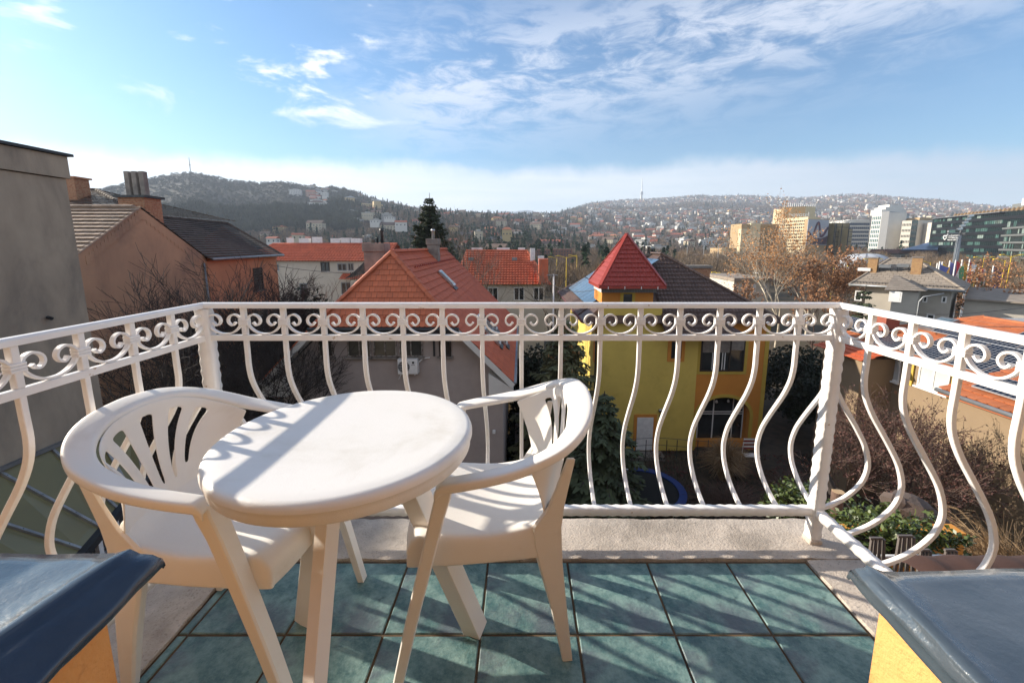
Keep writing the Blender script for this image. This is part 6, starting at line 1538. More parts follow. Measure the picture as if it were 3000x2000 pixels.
sg.sweep([cxs + dG * x * 1.9 + Vector((0, 0, y * 1.5)) for x, y in smooth_path(hp2, 2)], [(-.28, -.1), (.28, -.1), (.28, .1), (-.28, .1)], up=tuple(nG)); sg.build('heart_logo', M_wht, go)
rotz = math.atan2(dG.y, dG.x)
text_part('sign_letters', 'WÁBERER', 2.9, gpt(s0 + 4.3, zz + .55, 1.0), (math.pi / 2, 0, rotz), M_wht, go, .15)
text_part('sign_letters', 'MEDICAL CENTER', 1.35, gpt(s0 + 4.4, zz - 1.0, 1.0), (math.pi / 2, 0, rotz), M_wht, go, .1)
text_part('sign_letters', 'bonut', 2.6, gpt(LG * .40, -13 + 5 * fh + fh * .1, 1.0), (math.pi / 2, 0, rotz), mat('dim_sign', (.12, .12, .12), rough=.6), go, .1)
go2 = thing('glass_office_wing', 'nearer wing of dark glass offices with green lit strips at the right edge', 'office building', (*pt(2345, 200), -14))
wa, wb = pt(2296, 214), pt(2420, 170)
block(go2, wa, wb, 40, -16, zt(2320, 517, 205), M_bglass); WA, WB = Vector((*wa, 0)), Vector((*wb, 0)); dW = (WB - WA).normalized(); nW = Vector((dW.y, -dW.x, 0)); LW = (WB - WA).length; zw2 = zt(2320, 517, 205)
for k in range(7):
    z0 = -12 + k * (zw2 + 12) / 6.5
    P_ = [WA - dW + nW * .9, WB + nW * .9, WB - nW * 30, WA - dW - nW * 30]; MB().prism([Vector((p.x, p.y, z0)) for p in P_], (0, 0, .9)).build('floor_slab', mat('grey_slab', (.13, .135, .13), rough=.6), go2)
    rr = random.Random(k + 50)
    for i in range(12):
        s = rr.uniform(1, LW - 2); w_ = rr.uniform(.6, 2.4); c = WA + dW * s + nW * .1 + Vector((0, 0, z0 + 2.4)); MB().obox(c, dW * w_ / 2, nW * .05, Vector((0, 0, 1.3))).build('lit_blind', MATS['greenish_blind'] if rr.random() < .7 else MATS['pale_blind_glass'], go2)
# white dome
wd_ = thing('white_dome_hall', 'low white inflated dome beside the grey hipped house', 'sports dome', (*pt(1985, 190), -14))
mb = MB(); rows = []
c0 = Vector((*pt(1988, 200), -13)); rx_, ry_, hz_ = 12.5, 10, zt(1985, 583, 195) + 13
for j in range(9):
    ph_ = math.pi / 2 * j / 8; rows.append([c0 + Vector((rx_ * math.cos(a) * math.cos(ph_) ** .6, ry_ * math.sin(a) * math.cos(ph_) ** .6, hz_ * math.sin(ph_))) for a in [2 * math.pi * i / 32 for i in range(33)]])
grid_mesh(rows).build('dome_skin', mat('dome_white_fabric', (.55, .56, .58), (.40, .41, .43), scale=.2, rough=.5), wd_, smooth=True)
for k in range(5):
    MB().tube([rows[j][18 + k * 3] + Vector((0, -.05, .05)) for j in range(9)], .12, 5).build('dome_cable', M_zinc, wd_)
# floodlight mast
fm_ = thing('floodlight_mast', 'tall grey floodlight mast in front of the black glass building', 'floodlight mast', (*pt(2192, 140), -13)); Ym = 140
p0 = Vector((*pt(2195, Ym), -13)); ztm = zt(2210, 540, Ym); p1 = Vector((p0.x, Ym, ztm))
mb = MB().tube([p0, p0.lerp(p1, .5), p1], [.75, .6, .45], 12); mb.build('mast', M_zinc, fm_, smooth=True)
MB().tube([p1, p1 + Vector((.5, 0, 3)), p1 + Vector((2.0, 0, 6))], [.35, .25, .2], 8).build('mast_head', M_zinc, fm_, smooth=True)
for k in range(5): MB().obox(p1 + Vector((-.6 + .75 * k, -.2, 2.0 + k * 1.05)), (.75, 0, .15), (0, .3, 0), (-.05, 0, .28)).build('lamp_bank', M_steel, fm_)
for dz in (0, 1.1, 2.2): MB().box(p1.x - 4.2, p1.x - .6, Ym - .3, Ym + .1, p1.z - .6 + dz, p1.z - .3 + dz).build('service_platform', M_zinc, fm_)
MB().box(p1.x - 4.2, p1.x - 4.0, Ym - .3, Ym + .1, p1.z - .6, p1.z + 1.9).build('service_platform', M_zinc, fm_)
MB().tube([p0 + Vector((-1.0, 0, 0)), p1 + Vector((-.9, 0, -1))], .12, 6).build('ladder', M_zinc, fm_)
# yellow street lamps
def ylamp(px_, ytop, Yd, arms=2, label=''):
    p = pt(px_, Yd); z1 = zt(px_, ytop, Yd); t = thing('street_lamp', label, 'street lamp', (p[0], p[1], -12.8), 0, 'tall yellow street lamps in the valley')
    MB().tube([(p[0], p[1], -12.8), (p[0], p[1], z1)], [.11, .07], 6).build('post', M_yellow, t)
    for s in ((-1, 1) if arms == 2 else (-1,)):
        MB().tube([(p[0], p[1], z1 - .3), (p[0] + s * 1.1, p[1], z1 + .1), (p[0] + s * 2.0, p[1], z1 + .3)], .07, 6).build('arm', M_yellow, t); MB().obox((p[0] + s * 2.2, p[1], z1 + .3), (.45, 0, .05), (0, .16, 0), (0, 0, .08)).build('lamp_head', M_yellow, t)
for i, (x, y, Yd, a, lb_) in enumerate(((2259, 593, 110, 2, 'yellow double street lamp just left of the flagpoles'), (2321, 588, 95, 2, 'tallest yellow street lamp at the right edge before the offices'), (2309, 598, 90, 1, 'yellow street lamp with one arm left of the tallest one'),
        (2005, 597, 120, 2, 'yellow street lamp behind the left end of the grey hipped roof'), (1971, 613, 110, 1, 'yellow street lamp peeping over the left eave of the grey hipped house'), (1917, 609, 100, 1, 'yellow street lamp right of the plane tree crown'),
        (2138, 603, 120, 1, 'yellow street lamp above the right chimney of the grey house'), (1301, 590, 105, 2, 'yellow street lamp left of the blue solar panels, nearest the white pole'), (1279, 592, 130, 1, 'yellow street lamp left of the blue solar panels, leftmost of three'), (1325, 588, 130, 1, 'thin yellow street lamp just left of the red tower roof'),
        (1663, 628, 95, 1, 'yellow street lamp nearest to the brick chimney'), (1675, 630, 90, 1, 'yellow street lamp second from the brick chimney'), (1702, 630, 95, 1, 'yellow street lamp in front of the plane tree'))):
    ylamp(x, y, Yd, a, lb_)
for i, (x, y) in enumerate(((1577, 566), (1615, 562), (1530, 565), (1648, 560), (1500, 562))):
    p = pt(x, 250); z1 = zt(x, y, 250); t = thing('road_lamp', ['grey double armed road lamp behind the brown roof', 'tall grey road lamp in the park strip', 'grey road lamp above the chimney pots', 'grey road lamp left of the ochre annex', 'grey road lamp beside the red tower roof'][i], 'street lamp', (p[0], p[1], -13), 0, 'grey road lamps in the park strip')
    MB().tube([(p[0], p[1], -13), (p[0], p[1], z1)], .16, 6).build('post', M_zinc, t); MB().tube([(p[0] - 2, p[1], z1 + .2), (p[0] + 2, p[1], z1 + .2)], .1, 5).build('arm', M_zinc, t)
# flags
M_fl = {'w': M_wht, 'b': mat('flag_blue', (.14, .16, .42), rough=.8), 'y': mat('flag_yellow', (.70, .45, .06), rough=.8), 'r': mat('flag_red', (.55, .05, .06), rough=.8), 'g': mat('flag_green', (.12, .30, .14), rough=.8), 'n': mat('flag_navy', (.05, .06, .2), rough=.8)}
def flag(px_, ytop, Yd, kind, lb_, i):
    p = Vector((*pt(px_, Yd), -12.6)); z1 = zt(px_, ytop, Yd); t = thing('flagpole', lb_, 'flagpole', p, 0, 'white flagpoles with flags by the road')
    MB().tube([p, Vector((p.x, p.y, z1))], [.13, .08], 7).build('pole', M_wht, t)
    if not kind: return
    H = 3.6; W = 1.5; n = 8; rows = []; nc = len(kind)
    for c in range(nc):
        rows = []
        for j in range(n + 1):
            v = j / n; r_ = []
            for q_ in range(4):
                u = (c + q_ / 3) / nc; r_.append(Vector((p.x + .12 + u * W * (.9 - .25 * v), p.y + .22 * math.sin(u * 6 + v * 4 + i), z1 - .1 - v * H - u * .8 - .25 * math.sin(u * 3 + v * 3))))
            rows.append(r_)
        o = grid_mesh(rows).build('flag', M_fl[kind[c]], t, smooth=True)
rr = random.Random(3)
for i, (x, y, k, lb_) in enumerate(((2159, 600, 'b', 'flagpole with blue and white flag, leftmost of the flag group'), (2165, 601, 'y', 'flagpole with yellow flag beside the leftmost blue one'), (2182, 598, 'b', 'flagpole with blue flag right behind the floodlight mast'),
        (2195, 597, 'rwg', 'flagpole with red white green flag, first of the striped ones'), (2210, 596, 'y', 'flagpole with hanging yellow flag between two striped flags'), (2206, 612, 'rwg', 'flagpole with a lower striped red white green flag'), (2227, 595, 'rwg', 'tallest flagpole with red white green flag'), (2229, 608, 'y', 'flagpole with long yellow flag beside the tallest pole'),
        (2252, 608, 'rwg', 'flagpole with striped flag standing right of the group'), (2284, 610, 'n', 'flagpole with dark navy flag, rightmost of all'))):
    flag(x, y, 62 + (i % 3), k, lb_, i)
for i, (x, y) in enumerate(((2154, 604), (2157, 608), (2171, 612), (2190, 622), (2204, 622), (2244, 622), (2268, 622), (2137, 622), (2144, 624))):
    flag(x, y, 64, '', 'bare white pole, ' + ['leftmost of the close bundle', 'second of the close bundle', 'just left of the floodlight mast foot', 'short one right of the mast foot', 'short one below the hanging yellow flag', 'short one right of the tallest flag', 'last one before the navy flag', 'far left above the grey roof slope', 'low one beside the yellow lamp'][i], i)
mb_ = thing('radio_tower', 'slender tall television tower on the far hill crest', 'radio tower', Vector((*pt(1467, 3300), 0))); p = Vector((*pt(1467, 3450), 0)); z0 = height(p.x, p.y) - 5
mb_.location = (p.x, p.y, z0); WL[mb_.name] = Vector(mb_.location)
MB().tube([(p.x, p.y, z0), (p.x, p.y, zt(1467, 440, 3450))], [9, 7], 8).build('shaft', M_zinc, mb_); MB().lathe([(12, 0), (12, 22)], (p.x, p.y, zt(1467, 447, 3450)), 10).build('platform', M_zinc, mb_); MB().tube([(p.x, p.y, zt(1467, 442, 3450)), (p.x, p.y, zt(1467, 409, 3450))], [4.2, 2.2], 6).build('mast', M_zinc, mb_)
sm_ = thing('summit_mast', 'thin antenna mast on the peak of the scrubby hill', 'antenna mast', Vector((0, 0, 0))); p = Vector((*pt(462, 1180), 0)); z0 = height(p.x, p.y) - 4; sm_.location = (p.x, p.y, z0); WL[sm_.name] = Vector(sm_.location)
MB().tube([(p.x, p.y, z0), (p.x, p.y, zt(462, 362, 1180))], [1.3, .8], 5).build('mast', M_zinc, sm_); MB().box(p.x - 2.2, p.x + 2.2, p.y - 1, p.y + 1, zt(462, 380, 1180), zt(462, 378, 1180)).build('dish_frame', M_zinc, sm_)
# yellow palace and a few landmark houses on the left slope
pa_ = thing('yellow_palace', 'long yellow palace with corner towers high on the wooded slope', 'palace', (0, 0, 0)); Yp = 800
M_pal = mat('palace_yellow', (.52, .40, .22), rough=.9)
zg = height(*pt(838, Yp)) - 8; pa_.location = (*pt(838, Yp), zg); WL[pa_.name] = Vector(pa_.location)
block(pa_, pt(795, Yp), pt(886, Yp + 60), 14, zg - 10, zt(840, 463, Yp), M_pal)
for (x, yt, w_) in ((812, 449, 22), (874, 457, 16)):
    a_, b_ = pt(x - w_ / 2, Yp - 3), pt(x + w_ / 2, Yp + 3); z1 = zt(x, yt + 5, Yp); block(pa_, a_, b_, 16, zg - 10, z1, M_pal, 'corner_tower')
    cx_ = (a_[0] + b_[0]) / 2; MB().add([(a_[0] - .5, a_[1] - .5, z1), (b_[0] + .5, b_[1] - .5, z1), (b_[0] + .5, b_[1] + 16, z1), (a_[0] - .5, a_[1] + 16, z1), (cx_, a_[1] + 8, zt(x, yt, Yp))], [(0, 1, 4), (1, 2, 4), (2, 3, 4), (3, 0, 4)]).build('pyramid_roof', MATS['hill_flat_roof'], pa_)
grid_windows(pa_, pt(795, Yp), pt(886, Yp + 60), zt(840, 477, Yp), zt(840, 465, Yp), 22, 3, .45, .6, M_wdark)
for i, (x, y, w_, h_, Yd, m_, lb_) in enumerate(((692, 437, 26, 12, 1000, 'white', 'white terraced villa highest on the left slope'), (726, 441, 20, 8, 1000, 'pink', 'brown villa with red roof beside the white terraced villa'), (758, 443, 14, 8, 980, 'white', 'pale villa left of the yellow palace'), (812, 485, 28, 14, 700, 'white', 'white flat block right below the yellow palace'),
        (850, 490, 26, 8, 680, 'cream', 'pale long house below the palace'), (893, 492, 22, 12, 640, 'grey', 'grey stepped house left of the spruce'), (900, 499, 24, 5, 600, 'white', 'white modern house beside the spruce'), (868, 506, 24, 6, 560, 'white', 'white villa with ribbon windows below the grey house'), (925, 511, 28, 9, 480, 'white', 'white house with red gabled roof just left of the spruce'),
        (1325, 470, 1, 1, 900, 'white', ''), (1165, 528, 24, 13, 430, 'yellow', 'yellow house with orange hip roof right of the spruce'), (1042, 522, 22, 10, 520, 'yellow', 'ochre house with brown roof right of the spruce'), (1100, 532, 20, 11, 450, 'cream', 'cream house between the two yellow ones'), (815, 468, 1, 1, 900, 'white', ''),
        (1225, 612, 1, 1, 150, 'pink', ''), (632, 548, 26, 10, 330, 'white', 'white house over the left end of the long red roof'), (690, 540, 26, 10, 360, 'cream', 'cream flat house over the long red roof'))):
    if w_ < 3: continue
    p = pt(x, Yd); W = w_ * Yd / 956 * .9; Hh = h_ * Yd / 956; z0 = zt(x, y + h_, Yd)
    t = thing('slope_villa', lb_, 'house', (p[0], p[1], z0 - 6)); rf = 'hip' if ('hip' in lb_ or 'brown roof' in lb_) else ('gable' if 'gable' in lb_ or 'red roof' in lb_ else 'flat')
    b, r, k = house_parts(W, W * .6, Hh, rf, Hh * .45); M_ = Matrix.Translation((p[0], p[1], z0)) @ Matrix.Rotation(.25 - math.radians(6) * i % .4, 4, 'Z')
    for mb_i, nm, mm in ((b, 'wall', HM[m_]), (r, 'roof', RM['red' if 'red' in lb_ else 'orange' if 'orange' in lb_ else 'brown' if 'brown roof' in lb_ else 'flat']), (k, 'windows', M_win_far)):
        mb_i.v = [M_ @ v for v in mb_i.v]; mb_i.build(nm, mm, t)
# tall slabs on the far slope
for i, (x, yy) in enumerate(((1762, 470), (1772, 470), (1783, 471), (1795, 471), (1806, 472))):
    p = pt(x, 2300); z0 = height(*p) - 5; t = MB().box(p[0] - 8, p[0] + 8, p[1], p[1] + 12, z0, zt(x, yy, 2300)).build('tower_block', HM['white']); tag(t, ['leftmost', 'second', 'middle', 'fourth', 'rightmost'][i] + ' of five white tower blocks in a row on the far slope', 'tower block', 'row of white tower blocks on the far slope')
for (x0, x1, yy, nm, lb_) in ((1225, 1272, 573, 'brick_barrack', 'long brown brick house right of the tall white flue, left of two'), (1275, 1322, 572, 'brick_barrack', 'long brown brick house left of the red tower, right of two')):
    Yd = 230; t = thing(nm, lb_, 'building', (*pt(x0, Yd), -14)); block(t, pt(x0 - 8, Yd), pt(x1 - 8, Yd), 10, -16, zt(x0, yy, Yd), mat('barrack_brick', (.22, .11, .08), rough=.9)); grid_windows(t, pt(x0 - 8, Yd), pt(x1 - 8, Yd), zt(x0, yy + 16, Yd), zt(x0, yy + 2, Yd), 7, 2, .4, .5, M_win_far)
# pale house behind the plane tree
wv = thing('pale_flat_roof_house', 'pale cream house with grey flat roof behind the plane tree trunk', 'house', (*pt(1735, 62), -12)); Yv = 62
block(wv, pt(1690, Yv), pt(1772, Yv), 10, -14, zt(1720, 645, Yv), M_cream); block(wv, (pt(1686, Yv)[0], Yv - .5), (pt(1776, Yv)[0], Yv - .5), 11, zt(1720, 645, Yv), zt(1720, 638, Yv), M_slate, 'roof'); block(wv, pt(1740, Yv + 4), pt(1747, Yv + 4), 1, -3, zt(1742, 628, Yv + 4), M_wht, 'chimney')
for (a, b) in ((1708, 1716), (1728, 1736), (1750, 1762)):
    q0, q1 = at_y(a, 671, Yv), at_y(b, 652, Yv); window(wv, (q0.x, Yv - .01, q0.z), (1, 0), q1.x - q0.x, q1.z - q0.z, 2, 1, M_wht, M_glass, .12, .06)
# ------------------------------------------------------------------ near trees and garden
M_bark = mat('dark_bark', (.045, .035, .03), (.03, .025, .022), scale=8, rough=.95)
M_bark_red = mat('reddish_twig_bark', (.16, .10, .075), (.09, .06, .048), scale=8, rough=.95)
M_plane = mat('pale_plane_bark', (.60, .53, .42), (.34, .29, .22), scale=2.2, rough=.9, detail=3)
M_leaf_dry = mat('dry_orange_leaf', (.62, .30, .10), (.45, .20, .07), scale=3, rough=.8, rnd=.3)
M_leaf_red = mat('dry_red_brown_leaf', (.105, .038, .028), (.065, .028, .024), scale=3, rough=.8)
M_needle = mat('spruce_needles', (.065, .082, .036), (.032, .045, .022), scale=1.6, rough=.85)
M_needle2 = mat('sunlit_spruce_needles', (.15, .145, .062), (.07, .08, .036), scale=1.3, rough=.85)  # lighter copy of the needles, with sunshine painted into the colour
M_cone = mat('spruce_cones', (.40, .24, .11), rough=.8)
M_ivy = mat('ivy_leaf', (.045, .075, .018), (.085, .11, .025), scale=4, rough=.45, spec=.5)
M_shrub = mat('dark_evergreen_leaf', (.022, .030, .012), (.012, .018, .009), scale=3, rough=.7)
M_drygrass = mat('dry_stems', (.34, .23, .125), (.22, .145, .08), scale=3, rough=.95)
M_soil = mat('leaf_litter_soil', (.075, .055, .036), (.045, .034, .024), scale=2, rough=1)
def bare_tree(name, label, base, H, spread, seed, bark=None, trunk_r=.16, depth=5, fork=.35, leaves=0, leafm=None, leaf_s=.08, lean=(0, 0), twigm=None, droop=0.0, group=None, crownh=.25, nb=(2, 4), leaf_from=3, rmin=.0065):
    rr = random.Random(seed); bark = bark or M_bark; t = thing(name, label, 'tree', base, group=group)
    tr, tw, lf = MB(), MB(), MB(); base = Vector(base)
    def grow(p, d, L, r, dep):
        n = 4 if dep < 2 else 3; pts = [p.copy()]; rs = [r]; q = p.copy(); dd = d.copy()
        for i in range(n):
            dd = (dd + Vector((rr.uniform(-.16, .16), rr.uniform(-.16, .16), rr.uniform(-.05, .12) - droop * (dep > 2)))).normalized(); q = q + dd * L / n; pts.append(q.copy()); rs.append(r * (1 - .38 * (i + 1) / n))
        (tr if dep < 2 else tw).tube(pts, rs, 7 if dep < 1 else 5 if dep < 2 else 3, cap=False)
        if dep >= leaf_from and leaves:
            for _ in range(leaves):
                k = rr.randrange(1, n + 1); c = pts[k] + Vector((rr.uniform(-.12, .12), rr.uniform(-.12, .12), rr.uniform(-.12, .12))) * (leaf_s * 10)
                a = Vector((rr.uniform(-1, 1), rr.uniform(-1, 1), rr.uniform(-1, 1))).normalized(); b_ = a.cross(Vector((rr.uniform(-1, 1), rr.uniform(-1, 1), rr.uniform(-1, 1)))).normalized(); s = leaf_s * rr.uniform(.6, 1.3)
                lf.add([c - a * s, c + b_ * s * .7, c + a * s, c - b_ * s * .6], [(0, 1, 2, 3)])
        if dep >= depth: return
        kids = rr.randint(*nb) + (1 if dep == 0 else 0)
        for k in range(kids):
            at_ = rr.uniform(.45 if dep else fork + .2, 1.0) if k else 1.0; i0 = min(n - 1, int(at_ * n)); pp = pts[i0].lerp(pts[min(n, i0 + 1)], at_ * n - i0 if i0 < n else 0)
            ax = Vector((rr.uniform(-1, 1), rr.uniform(-1, 1), rr.uniform(-1, 1))).cross(dd); ax = ax.normalized() if ax.length > .05 else Vector((1, 0, 0))
            ang = rr.uniform(.3, .75) * spread * (.5 if k == 0 else 1); nd = (Matrix.Rotation(ang, 3, ax) @ dd).normalized(); nd.z += .08; nd.normalize()
            grow(pp, nd, L * rr.uniform(.62, .84), max(rmin, r * rr.uniform(.45, .68)), dep + 1)
    grow(base, Vector((lean[0], lean[1], 1)).normalized(), H * crownh * 1.22, trunk_r, 0)
    zmax = max(v.z for v in (tw.v or tr.v)); kz = H / (zmax - base.z)
    for m_ in (tr, tw, lf): m_.v = [base + (v - base) * kz for v in m_.v]
    tr.build('trunk', bark, t, smooth=True)
    if tw.v: tw.build('branches', twigm or bark, t)
    if lf.v: lf.build('leaves', leafm, t)
    return t
def conifer_tree(name, label, base, H, R_, seed, m=None, tiers=26, cones=0, droop=.35, sprays=1.0):
    rr = random.Random(seed); t = thing(name, label, 'tree', base); base = Vector(base)
    MB().tube([base, base + Vector((0, 0, H * .5)), base + Vector((0, 0, H))], [.22 * H / 12, .13 * H / 12, .02], 7).build('trunk', M_bark, t)
    nd, br, cn = MB(), MB(), MB()
    for i in range(tiers):
        f = (i + rr.uniform(0, .7)) / tiers; z = H * (.06 + .92 * f); rad = R_ * (1 - f) ** .80 * rr.uniform(.75, 1.12) + .15; nbm = int(6 + 8 * (1 - f))
        for k in range(nbm):
            a = 6.283 * (k + rr.uniform(-.4, .4)) / nbm; L = rad * rr.uniform(.7, 1.15); ns = max(3, int(L / .20 * sprays)); up0 = .25 if f > .6 else .02
            prev = base + Vector((0, 0, z)); pth = [prev]
            for j in range(ns):
                u = (j + 1) / ns; q = base + Vector((math.cos(a) * L * u, math.sin(a) * L * u, z + L * (up0 * u - droop * u * u + (.18 * u ** 3)))); pth.append(q)
                for sgn in (-1, 0, 1):
                    sl_ = (.20 + .12 * L * (1 - abs(u - .5))) * rr.uniform(.7, 1.3)
                    dv = Vector((math.cos(a + sgn * .9), math.sin(a + sgn * .9), -.25 + rr.uniform(-.35, .1))).normalized(); sd = dv.cross(Vector((0, 0, 1))).normalized(); w = sl_ * .34; c = q + Vector((rr.uniform(-.05, .05), rr.uniform(-.05, .05), rr.uniform(-.06, .04)))
                    nd.add([c - sd * w, c + sd * w, c + dv * sl_ + sd * w * .35, c + dv * sl_ - sd * w * .35], [(0, 1, 2, 3)])
                    if rr.random() < .6: nd.add([c, c + dv * sl_ * .5 + Vector((0, 0, -sl_ * .6)), c + dv * sl_ * .8], [(0, 1, 2)])
                if cones and rr.random() < cones * (.4 + f): 
                    cc = q + Vector((rr.uniform(-.1, .1), rr.uniform(-.1, .1), -.08)); cn.lathe([(.015, -.17), (.042, -.10), (.036, -.03), (.010, 0)], cc, 5)
            br.tube(pth, [.03 * L / 2 + .004] * len(pth), 3, cap=False)
    nd.build('needles', m or M_needle, t); br.build('branches', M_bark, t)
    if cn.v: cn.build('cones', M_cone, t)
    return t
def bush(name, label, c, rad, n, m, seed, leaf=.05, cat='shrub', stems=True, sm=None, group=None, flat=1.0):
    rr = random.Random(seed); t = thing(name, label, cat, c, group=group); c = Vector(c); lf, st = MB(), MB()
    for _ in range(n):
        a, b_ = rr.uniform(0, 6.283), rr.uniform(0, 1); r = rr.uniform(.55, 1.05); p = c + Vector((rad[0] * math.cos(a) * math.sqrt(1 - b_ * b_) * r, rad[1] * math.sin(a) * math.sqrt(1 - b_ * b_) * r, rad[2] * b_ * r * flat + .05 + .12 * math.sin(a * 5 + b_ * 7)))
        u = Vector((rr.uniform(-1, 1), rr.uniform(-1, 1), rr.uniform(-.4, 1))).normalized(); v = u.cross(Vector((rr.uniform(-1, 1), rr.uniform(-1, 1), rr.uniform(-1, 1)))).normalized(); s = leaf * rr.uniform(.6, 1.4)
        lf.add([p - u * s, p + v * s * .6, p + u * s, p - v * s * .6], [(0, 1, 2, 3)])
    if stems:
        for _ in range(40):
            a = rr.uniform(0, 6.283); e = c + Vector((rad[0] * math.cos(a) * rr.uniform(.2, .9), rad[1] * math.sin(a) * rr.uniform(.2, .9), rad[2] * rr.uniform(.5, .95))); st.tube([c + Vector((rr.uniform(-.1, .1), rr.uniform(-.1, .1), 0)), c.lerp(e, .5) + Vector((0, 0, .1)), e], [.02, .013, .006], 3, cap=False)
        st.build('stems', sm or M_bark, t)
    lf.build('leaves', m, t); return t
def twig_bush(name, label, c, rad, n, m, seed, th=.006, group=None, lean=(0, 0), cat='shrub', curl=.3):
    rr = random.Random(seed); t = thing(name, label, cat, c, group=group); c = Vector(c); st = MB()
    for _ in range(n):
        a = rr.uniform(0, 6.283); k = rr.random() ** .6; p = c + Vector((rr.uniform(-.15, .15), rr.uniform(-.15, .15), 0)) * rad[0]; e = c + Vector((rad[0] * math.cos(a) * k + lean[0], rad[1] * math.sin(a) * k + lean[1], rad[2] * rr.uniform(.4, 1.05) * (1.1 - .5 * k)))
        mid = p.lerp(e, .55) + Vector((0, 0, rad[2] * .22)); st.tube([p, mid, e, e + Vector((math.cos(a), math.sin(a), -curl)) * rr.uniform(.1, .3)], [th * 1.6, th, th * .7, th * .3], 3, cap=False)
    st.build('twigs', m, t); return t
twig_bush('thorny_shrub', 'dense dark bramble in front of the blue trampoline rim', (6.6, 14.6, -11.2), (2.1, 1.0, 1.9), 520, M_bark, 26, th=.010, curl=.5)
# trees in front of the brown gabled house and the long red roof
b = at_y(548, 790, 15.5); bare_tree('bare_tree', 'dark leafless tree in front of the orange wing of the brown house', (b.x, 15.5, GZ), 12.8, 1.3, 3, trunk_r=.17, depth=6, crownh=.27, nb=(3, 5), rmin=.011)
b = at_y(668, 790, 23.5); bare_tree('bare_tree', 'bushy leafless tree before the long red roofed building', (b.x, 23.5, GZ), 12.2, 1.35, 14, trunk_r=.2, depth=6, crownh=.26, twigm=M_bark, nb=(3, 5), rmin=.013)
b = at_y(330, 900, 13); bare_tree('bare_tree', 'low leafless tree by the brown gable, behind the left chair', (b.x, 13, GZ), 9.4, 1.3, 22, trunk_r=.12, depth=6, crownh=.26, nb=(3, 5), rmin=.009)
b = at_y(735, 700, 30); bare_tree('bare_tree', 'slender leafless tree between the red roof and its left neighbours', (b.x, 30, GZ), 11.5, 1.0, 31, trunk_r=.14, depth=5, crownh=.3, twigm=M_bark_red)
b = at_y(1150, 700, 33); bare_tree('bare_tree', 'pale leafless tree in front of the orange roofed block', (b.x, 34, GZ), 15.5, .95, 44, trunk_r=.2, depth=6, crownh=.30, bark=M_plane, twigm=mat('grey_twigs', (.17, .14, .115), (.10, .085, .07), rough=.9), nb=(2, 4))
b = at_y(1260, 720, 44); bare_tree('bare_tree', 'leafless tree right of the orange roofed block', (b.x, 41, GZ), 13, .95, 51, trunk_r=.16, depth=5, crownh=.30, twigm=MATS['grey_twigs'])
# tall plane tree with dry leaves
b = at_y(1790, 700, 52); bare_tree('plane_tree', 'tall pale barked plane tree with dry orange leaves before the hotel', (b.x, 52, GZ - 1), 20.6, 1.1, 63, bark=M_plane, twigm=M_plane, trunk_r=.24, depth=6, crownh=.31, leaves=2, leafm=M_leaf_dry, leaf_s=.13, nb=(3, 4), leaf_from=4)
b = at_y(1860, 700, 58); bare_tree('plane_tree', 'second plane tree with thinner crown right of the tall one', (b.x, 58, GZ - 1), 14, 1.0, 71, bark=M_plane, twigm=M_bark_red, trunk_r=.2, depth=6, crownh=.29, leaves=2, leafm=mat('rust_leaf', (.34, .165, .075), (.24, .115, .055), rough=.9), leaf_s=.16, nb=(2, 4), leaf_from=4)
for i, (x, Yd, H_, sd, lb_) in enumerate(((1925, 50, 12.5, 80, 'brown leafed tree at the left corner of the grey hipped house'), (1690, 48, 9.5, 83, 'low russet tree right of the brown tiled roof'), (2300, 46, 12.5, 91, 'russet tree with white poles behind it at the right edge'), (2345, 38, 12, 95, 'russet tree at the far right edge above the solar roof'), (1880, 46, 9.5, 99, 'dense brown tree below the plane trees'))):
    b = at_y(x, 690, Yd); bare_tree('russet_tree', lb_, (b.x, Yd, GZ - 1), H_ + .5, 1.1, sd, bark=M_bark_red, twigm=M_bark_red, trunk_r=.18, depth=6, crownh=.27, leaves=2, leafm=MATS['rust_leaf'], leaf_s=.13, nb=(2, 4), leaf_from=4)
# conifers
b = at_y(990, 560, 42); zt_s = at_y(988, 443, 42).z
conifer_tree('spruce_tree', 'tall dark spruce behind the red half hipped roof', (b.x, 42, GZ - 1), zt_s - GZ + 1, 4.6, 7, tiers=72, droop=.16, cones=.0, sprays=1.9)
b = at_y(1300, 1150, 17.5)
conifer_tree('spruce_tree', 'sunlit spruce full of cones in front of the yellow house', (at_y(1292, 900, 20).x, 20, GZ), at_y(1292, 722, 20).z - GZ, 3.0, 8, m=M_needle2, tiers=40, droop=.30, cones=.38, sprays=1.3)
conifer_tree('spruce_tree', 'broad lower spruce with drooping boughs right behind the chair', (at_y(1390, 1050, 15.5).x, 16.0, GZ - .5), at_y(1392, 880, 15.5).z - GZ, 2.6, 9, m=M_needle, tiers=34, droop=.42, cones=.0, sprays=1.3)
b = at_y(1985, 690, 30); conifer_tree('spruce_tree', 'small spruce in front of the grey hipped house', (b.x, 30, GZ - 1), at_y(1985, 655, 30).z - GZ + 1, 2.2, 12, tiers=26)
